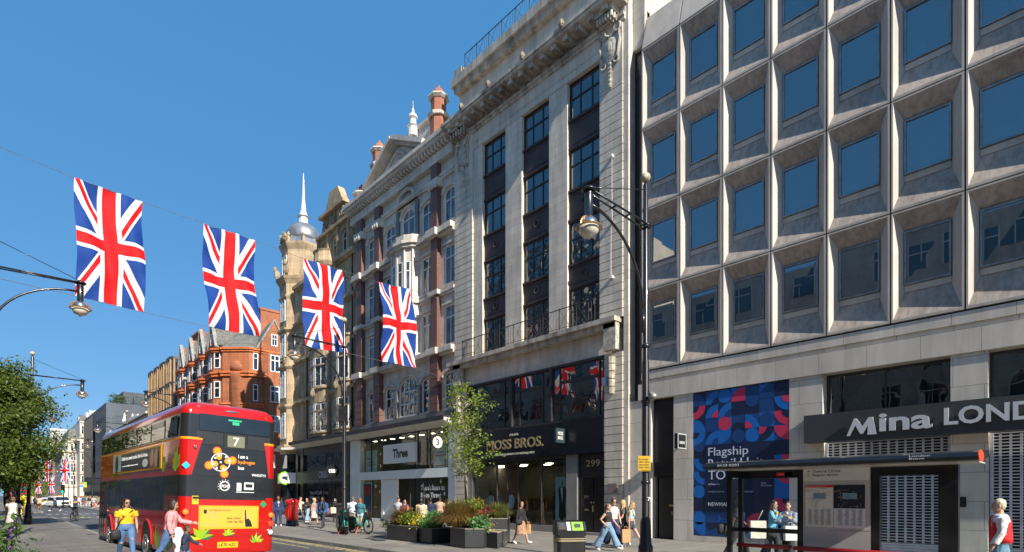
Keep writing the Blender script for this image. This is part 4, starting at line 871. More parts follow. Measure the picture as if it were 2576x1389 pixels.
# white classical block
wb=thing('classical_building',(20,232,0),'pale classical stone building with balustrade and steep roof facing the junction','building')
b=B(); hol=[]
b.box(16.6,21.0,230,260,-.1,16.4); b.box(17.6,21,230.6,258,16.4,19.3); b.box(20.3,24,222,262,-.1,25.8); b.box(20.2,22.4,224,228,25.8,27.2)
mk('wall',b,m_moss,wb)
b=B(); b.box(15.9,21.2,229.3,230,16.0,16.6); b.box(15.9,16.6,229.3,262,16.0,16.6); b.box(19.6,20.3,221.3,262,19.2,19.8); b.box(17.3,21,230.2,230.5,19.3,19.6); b.box(17.3,21,230.2,230.5,20.2,20.4)
for k in range(16): b.box(17.5+k*.22,17.6+k*.22,230.25,230.45,19.6,20.2)
for z in(12.9,8.9,4.6): b.box(16.4,21.1,229.7,230,z,z+.3)
for x in(17.0,18.4,20.2): b.box(x-.2,x+.2,229.8,230,4.6,16)
mk('stone_bands',b,m_trim,wb)
b=B(); b.add([(17.6,230.6,19.5),(21,230.6,19.5),(20.6,234,24.0),(18.8,234,24.0),(17.6,258,19.5),(18.8,256,24.0)],[(0,1,2,3),(0,3,5,4)]); b.add([(20.2,221.8,25.8),(22.6,221.8,25.8),(22.3,224,27.8),(20.6,224,27.8),(20.2,230,25.8),(20.6,228,27.8)],[(0,1,2,3),(0,3,5,4)]); mk('roof',b,m_slate,wb)
for x0 in(17.25,18.65,19.55):
    for z0,z1 in((16.9,18.9),(13.4,15.6),(9.5,12.5),(5.3,8.4)): window_at(wb,(x0,229.97),(1,0),.8 if x0<18 else .75,z0,z1,m_white,m_glass,(0,-1),cols=(.5,),rows=(.6,),fr=.09)
for yy in range(233,256,4):
    for z0,z1 in((13.4,15.6),(9.5,12.5),(5.3,8.4)): window_at(wb,(16.57,yy+1.2),(0,-1),1.4,z0,z1,m_steel,m_glass,(-1,0),cols=(.5,),rows=(.6,),fr=.1)
for x0 in(20.7,22.3):
    for z0,z1 in((21.5,24.2),(16.5,18.8),(13.2,15.4),(9.5,11.8),(5.6,8.2)): window_at(wb,(x0,221.97),(1,0),1.0,z0,z1,m_white,m_glass,(0,-1),cols=(.5,),rows=(.6,),fr=.1)
b=B(); [b.box(20.2,24.1,221.6,222,z,z+.4) for z in(4.8,8.6,12.3,15.8,20.2,25.2)]; [b.box(x,x+.25,221.75,222,4.8,25.2) for x in(20.3,21.9,23.5)]; mk('corner_stone_bands',b,m_trim,wb)
b=B(); b.box(17.8,19.2,229.6,229.9,6.6,7.0); mk('street_name_plate',b,m_white,wb)
# roof plant cluster
rp=thing('rooftop_plant',(23,219,25.4),'white rooftop machinery and ducts heaped on the roof behind the grey building','rooftop plant')
b=B()
for k in range(46): x,y,z=22+r2.uniform(-.6,4),217+r2.uniform(0,9),25.2+r2.uniform(0,3.6); b.box(x,x+r2.uniform(.3,1.1),y,y+1.2,z,z+r2.uniform(.3,1.0))
for k in range(20): x=22+r2.uniform(-.6,4); b.cyl((x,217,25+r2.uniform(0,3)),(x+r2.uniform(.5,1.8),217,25.4+r2.uniform(0,3.6)),.1,n=5)
mk('ducts',b,m_cream,rp)
# terracotta pier and darker row beyond
tr=thing('side_row_building',(17,300,0),'narrow grey building with an orange scaffold pier behind the far flags','building')
b=B(); b.box(18.6,30,262,420,-.1,18); b.box(18.3,24,300,330,18,22.5); b.m=1; b.box(17.6,18.6,286,290,-.1,21.5); b.box(17.9,18.3,287,289,21.5,24.5); b.m=2; b.box(19.2,23,290,298,18,25.2)
mk('wall',b,[m_three,m_wood,m_lead],tr)
for yy in range(292,400,9):
    for z in(4,8,12): window_at(tr,(18.57,yy+1.2),(0,-1),3,z,z+2.4,m_steel,m_glass,(-1,0),cols=(.5,),rows=(),fr=.2)
fb_=thing('far_terrace',(14,420,0),'pale far off building closing the street behind the distant flags','building')
b=B(); b.box(20.5,36,420,470,-.1,21); b.box(24.5,30,470,500,0,16); mk('wall',b,m_port,fb_)
for x in range(21,35,3):
    for z in(4,8,12,16): window_at(fb_,(x,419.9),(1,0),1.6,z,z+2.2,m_white,m_glass,(0,-1),cols=(.5,),rows=(),fr=.2)
# far tower
tw=thing('tower_block',(40,600,0),'tall pale gridded tower block rising far off above the left trees','tower')
b=B(); b.box(35.6,46,600,612,-.1,57.5); b.box(37,44,601,610,57.5,59); mk('wall',b,pm('tower_window_band',(.16,.2,.24),.3,var=.2,scale=.3),tw)
b=B()
for k in range(12): x=35.5+k*.93; b.box(x,x+.32,599.6,600,0,57.6)
for k in range(19): b.box(35.5,46.1,599.5,600,1+k*3.1,2.0+k*3.1); b.box(35.2,35.6,600,612,1+k*3.1,2.0+k*3.1)
b.box(35.4,46.1,599.4,612,56.6,58); mk('concrete_grid',b,m_cream,tw)

# ================= opposite side of the street (seen in the glass) =================
def opp(lbl,y0,y1,h,m,mw,pitch=2.6,st_=3.5,ww=.6):
    t=thing('opposite_building',(-8,(y0+y1)/2,0),lbl,'building'); b=B(); b.box(-22,-8,y0,y1,-.1,h); mk('wall',b,m,t)
    b=B(); g=B(); z=4.6
    while z<h-2.4:
        y=y0+.6
        while y<y1-pitch+.2: g.box(-8,-7.97,y,y+pitch*ww,z,z+2.2); b.box(-8,-7.9,y-.08,y,z,z+2.2); b.box(-8,-7.9,y+pitch*ww,y+pitch*ww+.08,z,z+2.2); b.box(-8,-7.9,y,y+pitch*ww,z+1.5,z+1.58); b.box(-8,-7.9,y+pitch*ww/2-.03,y+pitch*ww/2+.03,z,z+2.2); y+=pitch
        z+=st_
    mk('window_frames',b,m_white,t)['kind']='stuff'; mk('window_panes',g,m_glassb,t)['kind']='stuff'
    b=B(); b.box(-8,-7.95,y0+.3,y1-.3,0,3.4); mk('shopfronts',b,m_glass,t); b=B(); b.box(-8,-7.7,y0,y1,3.4,4.3); mk('fascia',b,m_anth,t)
opp('plain stone office block across the street facing the concrete block',-40,14.45,22,m_three,m_glass)
opp('taller pale office slab across the street facing the limestone building',14.5,58,22,m_port,m_glass,3.2,3.6,.72)
opp('long terrace across the street beyond the junction',152,330,20,m_port,m_glass,4,4,.5)
opp('grey stone block across the side street on the left',80,150,20,m_three,m_glass)
t=thing('opposite_building',(-34,72,0),'tall pale tower set back across the street','tower'); b=B(); b.box(-50,-30,52,96,-.1,46); mk('wall',b,m_port,t)
b=B()
for k in range(10):
    for q_ in range(14): b.box(-30,-29.95,53+q_*3.05,55.2+q_*3.05,5+k*4.2,7.4+k*4.2)
mk('window_bands',b,m_glassb,t)['kind']='stuff'
# ================= lamp posts =================
m_lglass=pm('lamp_frosted_glass',(.6,.56,.45),.2,var=.1,coat=.5); m_lmet=pm('lamp_steel_dome',(.5,.5,.5),.22,.9,var=.1); m_lbr=pm('lamp_brass_ring',(.5,.27,.09),.35,.6,var=.1)
def lamp_post(x,y,lab,sgn=-1,z0=0.,lean=0,sc_=1.,num=None):
    t=thing('street_lamp',(0,0,0),lab,'street lamp','black double bracket street lamps along the kerbs',local=True); H_=10.42; L_=2.45
    b=B(); b.s=True; b.lathe([(.2,0),(.2,.5),(.16,.6),(.14,1.2),(.1,1.3),(.095,5.5),(.075,5.6),(.07,H_-.1),(.03,H_)],n=14)
    for z in(2.2,4.4,5.9): b.lathe([(.1,z),(.125,z+.02),(.125,z+.08),(.1,z+.1)],n=12)
    mk('pole',b,m_blk,t); b=B(); b.s=True; b.ell((0,0,H_+.11),(.135,.135,.125),14,9); mk('ball_finial',b,bpy.data.materials.get('weathered_ball') or pm('weathered_ball',(.42,.36,.27),.6,var=.4,scale=9),t)
    ax=sgn*L_; b=B(); b.s=True; za=9.2
    for o in(-.11,.11): b.cyl((0,o,za),(ax,o*.6,za+.05),.026,n=6)
    b.torus((0,0,za),.14,.03,'z',14,5); b.torus((ax,0,za+.05),.14,.04,'z',14,5)
    for k in(.35,.6): b.cyl((ax*k,-.1,za),(ax*k,.1,za),.022,n=5)
    b.tube([(sgn*(.12+(L_-.22)*(1-math.cos(math.pi/2*k/12))),0,6.9+(za-.26-6.9)*math.sin(math.pi/2*k/12)) for k in range(13)],.038,7); b.cyl((sgn*.12,0,6.3),(sgn*.12,0,6.95),.042,n=7); b.cyl((0,0,10.2),(ax,0,za+.12),.012,n=4)
    mk('bracket',b,m_blk,t)
    b=B(); b.s=True; b.lathe([(.05,za+.14),(.11,za+.1),(.1,za-.05),(.095,za-.6),(.12,za-.62)],ax,0,14); mk('lamp_stem',b,m_blk,t)
    b=B(); b.s=True; b.lathe([(.12,za-.62),(.18,za-.66),(.22,za-.74),(.245,za-.86)],ax,0,20); ld=mk('lamp_shade',b,m_lmet,t)
    b=B(); b.s=True; b.lathe([(.245,za-.86),(.235,za-.95),(.17,za-1.04),(.06,za-1.08),(.03,za-1.13)],ax,0,20); mk('lamp_glass',b,m_lglass,ld)
    b=B(); b.torus((ax,0,za-.86),.3,.022,'z',24,5); b.tube([(ax+.3*math.cos(math.pi*k/12),0,za-.86+.26*math.sin(math.pi*k/12)) for k in range(13)],.026,5); mk('brass_ring',b,m_lbr,ld)
    t.location=(x,y,z0); t.rotation_euler=(0,R(lean),0); t.scale=(sc_,)*3
    return t
x,y=T(1624,14.9); lp1=lamp_post(x,y,'tall black lamp post by the bus shelter with the yellow notice on it')
lamp_post(*T(866,27),'black lamp post behind the teal hire bikes with its lamp below the third large flag')
lamp_post(*T(466,40.6),'lamp post rising behind the red bus in front of the brick gables')
lamp_post(*T(320,56.5),'lamp post above the front of the bus roof against the grey clad building')
lamp_post(*T(278,74),'lamp post just left of the bus front with its lamp before the grey windows')
lamp_post(*T(232,88),'lamp post beside the far end of the shops')
lamp_post(-.2,24.4,'lamp reaching in from beyond the left edge beside the first large flag',1,.1)
lamp_post(*T(70,33.6),'lamp post standing in the left tree and carrying a traffic signal',1,.1,1.2)
lamp_post(1.3,62,'lamp post hidden in the left tree with only its lamp showing',1,.1)
lamp_post(*T(186,118),'small far lamp post before the pale classical building')
lamp_post(*T(173,150),'tiny far lamp post beside the furthest right flag')
lamp_post(*T(124,125),'small far lamp post between the far flags',1)
# fittings of the near post
nx,ny=T(1624,14.9)
nt_=thing('parking_notice',(nx-.2,ny,3.1),'yellow no stopping notice clamped to the near lamp post','notice'); b=B(); X0,Y0=T(1605,14.75); X1,Y1=T(1637,14.75)
b.ext([(X0,Y0,2.58),(X1,Y1,2.58),(X1,Y1,2.96),(X0,Y0,2.96)],(.02,.02,0)); b.ext([(X0,Y0,2.55),(X1,Y1,2.55),(X1,Y1,2.565),(X0,Y0,2.565)],(.02,.02,0)); mk('plate',b,pm('yellow_plate',(.5,.31,.015),.4,var=0),nt_)
def text_dir(s,mat,par,p,u,wd,ht,bold=0):
    """upright text at p running along the ground direction u"""
    me=text(s,mat,None,(0,wd,0,ht),('y',0),.004,bold); a=math.atan2(u[1],u[0]); me.rotation_euler=(0,0,a); off=ORG.get(par.name,Vector((0,0,0))) if par else Vector((0,0,0)); me.location=Vector(p)-off; me.parent=par; return me
u=Vector((X1-X0,Y1-Y0)).normalized(); nn=Vector((u.y,-u.x))
for i,(s_,wd) in enumerate((('No stopping',.24),('7.00 am - 9.00 pm',.28),('except local buses',.26),('9.00 pm - 7.00 am',.28))):
    text_dir(s_,m_txtk,nt_,(X0+u.x*.03+nn.x*.012,Y0+u.y*.03+nn.y*.012,2.85-i*.075),u,wd,.045)
text_dir('75',m_txtw,None,(nx-.075-.1*0,ny-.13,1.75),Vector((C_,-S_)),.13,.1,.02)
bpy.data.objects['lettering' if False else [o.name for o in bpy.data.objects if o.name.startswith('lettering')][-1]].parent=lp1
o=[o for o in lp1.children if o.name.startswith('lettering')][0]; o.location=Vector((-.1*C_+.0,-.11,1.75)); 
for i,(px,t_,z,lab) in enumerate(((1636,14.6,4.6,'small grey security camera on the near lamp post'),(858,26.8,5.5,'black equipment box strapped to the lamp post behind the hire bikes'))):
    x,y=T(px,t_); tt=thing('camera_unit' if i==0 else 'equipment_box',(x,y,z),lab,'camera' if i==0 else 'equipment box')
    b=B()
    if i==0: b.s=True; b.ell((x+.12,y,z-.05),(.13,.13,.1)); b.s=False; b.box(x-.08,x+.15,y-.04,y+.04,z,z+.06)
    else: b.box(x-.2,x+.12,y-.15,y+.1,z,z+.75); b.cyl((x-.05,y,z),(x-.05,y,z-.4),.05)
    mk('housing',b,m_alu if i==0 else m_blk,tt)

# ================= large union flags on wires =================
m_fr=pm('flag_red',(.72,.02,.025),.55,var=.04); m_fw=pm('flag_white',(.8,.8,.82),.55,var=.03); m_fb=pm('flag_blue',(.012,.045,.2),.5,var=.08)
def flag_mats():
    # the cross, saltires and field are laid out in the cloth's own coordinates
    m,n,l,p=nmat('union_flag_cloth'); uv=n.new('ShaderNodeUVMap'); s=n.new('ShaderNodeSeparateXYZ'); l.new(uv.outputs[0],s.inputs[0])
    def mth(op,a,b_=None,c=None):
        q=n.new('ShaderNodeMath'); q.operation=op
        for i,v in enumerate((a,b_,c)):
            if v is None: continue
            if isinstance(v,(int,float)): q.inputs[i].default_value=v
            else: l.new(v,q.inputs[i])
        return q.outputs[0]
    x=mth('SUBTRACT',s.outputs[0],.5); y=mth('SUBTRACT',s.outputs[1],.5); X=mth('MULTIPLY',x,1.0); Y=mth('MULTIPLY',y,2.0)   # width 1, height 2
    ax,ay=mth('ABSOLUTE',X),mth('ABSOLUTE',Y)
    k=1/math.sqrt(5); d1=mth('MULTIPLY',mth('SUBTRACT',mth('MULTIPLY',X,2),Y),k); d2=mth('MULTIPLY',mth('ADD',mth('MULTIPLY',X,2),Y),k)
    wd=mth('MAXIMUM',mth('LESS_THAN',mth('ABSOLUTE',d1),.1),mth('LESS_THAN',mth('ABSOLUTE',d2),.1))
    up=mth('GREATER_THAN',Y,0)
    # red saltires: offset to alternate sides
    sg=mth('MULTIPLY_ADD',up,2,-1)
    r1=mth('MULTIPLY',d1,sg); r2_=mth('MULTIPLY',d2,sg)
    rd=mth('MAXIMUM',mth('MULTIPLY',mth('GREATER_THAN',r1,0.0),mth('LESS_THAN',r1,.066)),mth('MULTIPLY',mth('GREATER_THAN',r2_,0.0),mth('LESS_THAN',r2_,.066)))
    wc=mth('MAXIMUM',mth('LESS_THAN',ax,.167),mth('LESS_THAN',ay,.167)); rc=mth('MAXIMUM',mth('LESS_THAN',ax,.1),mth('LESS_THAN',ay,.1))
    def mix(f,a,b_):
        q=n.new('ShaderNodeMix'); q.data_type='RGBA'; l.new(f,q.inputs[0])
        for i,v in((6,a),(7,b_)):
            if isinstance(v,tuple): q.inputs[i].default_value=(*v,1)
            else: l.new(v,q.inputs[i])
        return q.outputs[2]
    W_,Rr_,Bb=(.76,.76,.78),(.68,.008,.012),(.012,.06,.29)
    c=mix(wd,Bb,W_); c=mix(rd,c,Rr_); c=mix(wc,c,W_); c=mix(rc,c,Rr_); l.new(c,p.inputs['Base Color']); p.inputs['Roughness'].default_value=.7; p.inputs['Specular IOR Level'].default_value=.25
    tr_=n.new('ShaderNodeBsdfTranslucent'); l.new(c,tr_.inputs[0]); ms=n.new('ShaderNodeMixShader'); ms.inputs[0].default_value=.3; o=[q for q in n if q.type=='OUTPUT_MATERIAL'][0]
    l.new(p.outputs[0],ms.inputs[1]); l.new(tr_.outputs[0],ms.inputs[2]); l.new(ms.outputs[0],o.inputs[0]); return m
m_flag=flag_mats()
def flag(TL,TR,BR,BL,lab,wave=.09,ph=0.,nx=14,ny=28,name='union_flag',group='union flags hung across the street'):
    TL,TR,BR,BL=map(Vector,(TL,TR,BR,BL)); me=bpy.data.meshes.new(name); vs=[];uv=[]
    for j in range(ny+1):
        v=j/ny
        for i in range(nx+1):
            u_=i/nx; p=(BL*(1-u_)+BR*u_)*(1-v)+(TL*(1-u_)+TR*u_)*v; n=Vector((0,-1,0))
            a=math.sin(v*math.pi)**.6 if 0<v<1 else 0
            p=p+n*(wave*math.sin(u_*(8+2*math.sin(ph*3))+ph+v*2.2)*(.35+a)+wave*(1.2+.8*math.sin(ph*5))*math.sin(v*5+ph)*a+wave*.45*math.sin(u_*19+v*(4+3*math.cos(ph*7))+ph)+wave*.25*math.sin(v*23-u_*9+ph))+Vector((math.sin(v*4.5+ph)*.05*a,0,0)); vs.append(p-TL); uv.append((u_,v))
    fs=[(j*(nx+1)+i,j*(nx+1)+i+1,(j+1)*(nx+1)+i+1,(j+1)*(nx+1)+i) for j in range(ny) for i in range(nx)]
    me.from_pydata(vs,[],fs); l_=me.uv_layers.new(name='UVMap')
    for pl in me.polygons:
        pl.use_smooth=True
        for li,vi in zip(pl.loop_indices,pl.vertices): l_.data[li].uv=uv[vi]
    me.materials.append(m_flag); o=bpy.data.objects.new(name,me); COL.objects.link(o); o.location=TL; return setp(o,lab,'flag',group)
def onY(px,py,Y):
    r=(px-CX)/F_; t=Y/(C_-r*S_); return (t*(r*C_+S_),Y,HC+(HY-py)*t/F_)
FYs=26.5
Q=[((187,447),(359,508),(361,785),(188,744),'leftmost large union flag, beside the overhanging lamp'),((512,562),(641,605),(652,847),(522,822),'large union flag above the roof of the red bus'),((762,650),(861,680),(876,889),(771,873),'large union flag in front of the tan turret building'),((951,710),(1032,728),(1046,925),(965,909),'large union flag in front of the granite columned building, nearest its wall')]
for i,(a,b_,c,d,lab) in enumerate(Q): flag(onY(*a,FYs),onY(*b_,FYs),onY(c[0],c[1],FYs-.3),onY(d[0],d[1],FYs-.3),lab,.12,i*1.7)
def wire(name,pts,lab,r=.009):
    b=B(); b.tube(pts,r,4); return mk(name,b,m_alu,None,org=pts[0],label=lab,cat='wire')
tops=[(-7.9,FYs+.02,15.2)]; 
for a,b_,c,d,_ in Q: tops+=[onY(*a,FYs+.02),onY(*b_,FYs+.02)]
tops+=[onY(1165,770,26.45)]; wire('support_wire',tops,'thin upper wire carrying the four large flags across the street')
bots=[(-7.9,FYs-.28,9.8)]
for a,b_,c,d,_ in Q: bots+=[onY(d[0],d[1],FYs-.28),onY(c[0],c[1],FYs-.28)]
bots+=[onY(1165,968,26.4)]; wire('tether_wire',bots,'thin lower wire tying down the four large flags')
b=B()
for z0,z1,y in((17.6,14.5,15.2),(14.5,12.0,15.25)):
    for dy in(0,.07): b.cyl((20.8,y+dy,z1),(20.8,y+.03,z0),.01,n=4)
for z in(17.6,14.5,12.0): b.box(20.72,20.92,15.18,15.34,z-.06,z+.06)
mk('flag_tether_rope',b,m_cream,None,org=(20.8,15.2,14),label='pale looped rope on brackets down the limestone pier',cat='rope')
# far flags
for i,(px,py,px2,py2,t_,lab) in enumerate(((107,1155,131,1211,128,'far union flag just left of the scaffold pier, upper of two'),(151,1155,176,1212,128,'far union flag hanging before the pale classical building'),(87,1197,105,1243,150,'far union flag over the distant trees, left of the paired ones'),(121,1196,138,1241,150,'far union flag low beside the narrow grey building'),(70,1215,78,1262,150,'far union flag sliver beside the signal post'),(90,1226,104,1259,190,'furthest small union flag low over the distant trees'))):
    z1=HC+(HY-py)*t_/F_; z0=HC+(HY-py2)*t_/F_; x0,y0=T(px,t_); x1,y1=T(px2,t_); ym=(y0+y1)/2
    flag((x0,ym,z1),(x1,ym,z1),(x1,ym,z0),(x0,ym,z0),lab,.05,i,8,16,group='small union flags far down the street')

# ================= bus shelter =================
bs=thing('bus_shelter',(12.9,3.6,0),'black bus shelter with red perch bench, route map panel and rounded roof edge','bus shelter')
Yl,Yr=6.15,1.3
b=B(); b.s=False
prof=[(12.0,2.5),(11.98,2.56),(12.02,2.63),(12.12,2.66),(13.35,2.74),(13.5,2.7),(13.5,2.62),(12.3,2.5)]
b.ext([(x,Yr,z) for x,z in prof],(0,Yl-Yr,0)); b.ext([(12.08,Yl,2.52),(12.15,Yl,2.63),(13.3,Yl,2.68),(13.35,Yl,2.62)],(0,.12,0)); roof=mk('roof',b,m_blk,bs)
b=B(); b.X=Matrix.Translation((12.3,Yr-.012,2.58)); b.ext([(.2*math.cos(k*math.pi/8)*1.6,0,.1*math.sin(k*math.pi/8)) for k in range(16)],(0,.01,0)); mk('red_end_cap',b,pm('orange_red_cap',(.85,.07,.02),.4,var=0),roof)
text('0133 0203',m_txtw,roof,(5.85,5.35,2.545,2.6),('x',11.985),.004); text('London\nBuses',m_txtw,roof,(2.25,1.95,2.54,2.62),('x',11.98),.004)
b=B(); b.box(12.2,13.4,Yr+.05,Yl-.05,2.485,2.51); mk('soffit_panel',b,pm('shelter_soffit',(.45,.43,.38),.4,var=.15),roof)
pt=[(12.72,5.9,.05),(13.32,5.9,.05),(13.32,4.52,.06),(13.32,3.06,.075)]
for x,y,w_ in pt:
    b=B(); b.box(x-w_,x+w_,y-w_,y+w_,0,2.6); mk('post',b,m_blk,bs)
b=B(); b.box(13.22,13.42,1.72,2.02,0,2.6); mk('wide_post',b,m_blk,bs)
for k,(x0,x1,y0,y1,z) in enumerate(((13.27,13.37,4.58,5.85,1.02),(13.27,13.37,4.58,5.85,2.3),(13.27,13.37,2.02,2.98,2.3),(12.77,13.27,5.86,5.94,2.32),(12.77,13.27,5.87,5.93,1.02))):
    b=B(); b.box(x0,x1,y0,y1,z,z+(.1 if k in(0,4) else .2)); mk('crossbar',b,m_blk,bs)
b=B(); b.box(13.31,13.325,4.59,5.84,.15,2.3); b.box(12.78,13.26,5.893,5.907,.15,2.3); b.box(13.31,13.325,2.03,2.98,.15,2.3); b.box(13.31,13.325,1.25,1.71,.15,2.55); mks('glass_screen',b,m_shelt,bs,1,.01)
b=B(); b.box(13.24,13.36,3.15,4.45,.05,1.14); b.box(13.24,13.36,3.15,4.45,1.15,2.58); bd=mk('map_panel',b,pm('pale_grey_panel',(.5,.5,.5),.35,var=.05),bs)
b=B(); b.box(13.225,13.24,3.16,4.44,2.22,2.57); h_=mk('header_sign',b,m_white,bd); text('← Oxford Circus',m_txtk,h_,(4.36,3.7,2.4,2.46),('x',13.224),.003); text('← Regent Street',m_txtk,h_,(4.36,3.74,2.31,2.37),('x',13.224),.003)
b=B(); b.box(13.222,13.225,3.16,4.44,2.5,2.515); mk('red_line',b,m_redp,h_)
for k,(y0,y1,c) in enumerate(((4.4,3.84,(.75,.74,.7)),(3.83,3.24,(.72,.74,.76)))):
    b=B(); b.box(13.228,13.24,y1,y0,1.2,2.12); mp=mk('route_map',b,pm('map_paper%d'%k,c,.4,var=.03),bd); zz=random.Random(k+3)
    b=B()
    if k==0: b.m=0; b.box(13.224,13.228,y1,y0,2.07,2.12)
    else: b.m=1; b.box(13.224,13.228,y1,y0,1.62,2.12)
    b.m=2; b.box(13.2215,13.224,y1+.15,y0-.17,1.82,1.95)
    for q in range(26):
        yy=zz.uniform(y1+.05,y0-.1); z=zz.uniform(1.64,2.05); b.m=3 if k else 4
        if q%2: b.box(13.219,13.2215,yy,yy+zz.uniform(.04,.18),z,z+.006)
        else: b.box(13.219,13.2215,yy,yy+.005,z-zz.uniform(.02,.1),z)
    b.m=4
    for c_ in range(4):
        for q in range(18): b.box(13.22,13.224,y1+.05+c_*.125,y1+.05+c_*.125+zz.uniform(.05,.1),1.26+q*.019,1.267+q*.019)
    mk('map_print',b,[m_redp,pm('map_dark',(.01,.02,.04),.4,var=0) if 'map_dark' not in bpy.data.materials else bpy.data.materials['map_dark'],pm('map_blue',(.2,.33,.45),.4,var=.1) if 'map_blue' not in bpy.data.materials else bpy.data.materials['map_blue'],m_gold,m_txtg],mp)
text('Buses from Oxford Circus',m_txtw,mp,(4.38,4.0,2.085,2.105),('x',13.222),.002)
b=B(); b.box(13.27,13.29,4.7,5.05,2.34,2.44); b.m=1; b.box(13.265,13.27,4.86,5.04,2.35,2.43); mk('no_smoking_sticker',b,[m_navy,m_redp],bs); text('No smoking',m_txtw,bs,(4.98,4.87,2.375,2.4),('x',13.263),.002)
b=B(); b.s=True
for y0,y1 in((4.62,5.75),(2.1,4.5)): b.box(12.75,13.05,y0,y1,.70,.78); 
mk('perch_bench',b,pm('bench_red',(.3,.012,.016),.4,var=.05),bs)
b=B(); [b.box(12.85,12.95,y-.04,y+.04,0,.7) for y in(5.6,4.7,3.8,2.5)]; mks('bench_leg',b,m_blk,bs,1,.1)
b=B(); b.box(12.72,13.0,5.1,5.55,.785,.84); b.box(12.74,12.98,5.12,5.5,.841,.89); mk('newspaper_bundle',b,pm('newsprint',(.55,.52,.47),.8,var=.2,scale=20),None,org=(12.86,5.3,.785),label='bundle of folded newspapers lying on the red shelter bench',cat='newspapers')
b=B(); b.box(21.03,21.055,2.55,2.78,1.55,1.85); s_=mk('wall_sticker',b,m_dk,bl)
# ================= litter bin =================
x,y=11.05,8.6
x,y=T(1432,12.6)
lb=thing('litter_bin',(x,y,0),'black litter bin with gold bands and lime green recycling flap','litter bin',local=True); ORG[lb.name]=Vector((0,0,0))
b=B(); w2,d2=.33,.24
def rbox(b,w2,d2,z0,z1,r=.08,n=4):
    ring=[]
    for cx,cy,a0 in((w2-r,d2-r,0),(-w2+r,d2-r,90),(-w2+r,-d2+r,180),(w2-r,-d2+r,270)):
        for k in range(n+1): a=R(a0+90*k/n); ring.append((cx+r*math.cos(a),cy+r*math.sin(a)))
    b.rings([[(p[0],p[1],z) for p in ring] for z in(z0,z1)])
rbox(b,w2,d2,0,.95); rbox(b,w2+.01,d2+.01,.97,1.0)
b.ext([(-w2,-d2,1.0),(-w2,-d2-.01,1.12),(-w2,-d2+.1,1.3),(-w2,d2,1.32),(-w2,d2,1.0)],(2*w2,0,0)); mk('body',b,m_blk,lb)
b=B(); rbox(b,w2+.008,d2+.008,.86,.885); rbox(b,w2+.008,d2+.008,.91,.93); rbox(b,w2+.008,d2+.008,.12,.15); b.poly([(-.05,-d2-.004,.3),(.05,-d2-.004,.3),(.06,-d2-.004,.4),(0,-d2-.004,.44),(-.06,-d2-.004,.4)]); mk('gold_bands',b,m_gold,lb)
nrm=Vector((0,-.85,.52)); 
def slab(b,x0,x1,t0,t1,e): 
    P=lambda t:Vector((0,-d2-.01+.11*t,1.12+.18*t))
    b.ext([Vector((x0,0,0))+P(t0)+nrm*e,Vector((x1,0,0))+P(t0)+nrm*e,Vector((x1,0,0))+P(t1)+nrm*e,Vector((x0,0,0))+P(t1)+nrm*e],nrm*.01)
b=B(); slab(b,.0,.26,-.1,.95,0); b.m=1; slab(b,-.12,-.03,-.1,.95,0); b.m=2; slab(b,.06,.2,.25,.7,.012); slab(b,-.3,-.16,.05,.85,0); b.box(-.28,.25,-d2-.012,-d2-.002,.55,.56)
mks('opening_flap',b,[pm('lime_flap',(.2,.5,.02),.35,var=0),m_alu,m_dk],lb,0,.005)
b=B(); b.m=0; b.torus((w2+.01,0,1.14),.05,.012,'x',12,4); mk('recycling_mark',b,pm('green_mark',(.05,.6,.15),.4,var=0),lb)
lb.rotation_euler=(0,0,-TH+R(10))
# ================= post box =================
x,y=T(735,34.2)
pb=thing('post_box',(x,y,0),'red pillar post box with black base on the pavement behind the bus','post box',local=True)
b=B(); b.s=True; b.lathe([(.3,.3),(.3,1.3),(.31,1.32)],n=24); b.s=False; b.box(-.14,.14,-.335,-.28,.55,1.05); mk('pillar',b,m_red,pb); b=B(); b.s=True; b.lathe([(.36,0),(.36,.1),(.33,.12),(.31,.3),(.305,.34)],n=24); mk('base',b,m_blk,pb)
b=B(); b.s=True; b.lathe([(.31,1.3),(.36,1.36),(.38,1.44),(.38,1.5),(.34,1.54),(.22,1.62),(.02,1.65)],n=24); cp=mk('cap',b,m_red,pb); b=B(); b.box(-.13,.13,-.36,-.3,1.2,1.24); mk('posting_slot',b,m_dk,pb); pb.rotation_euler=(0,0,-TH+R(-35)); pb.scale=(1.15,1.15,1.03)
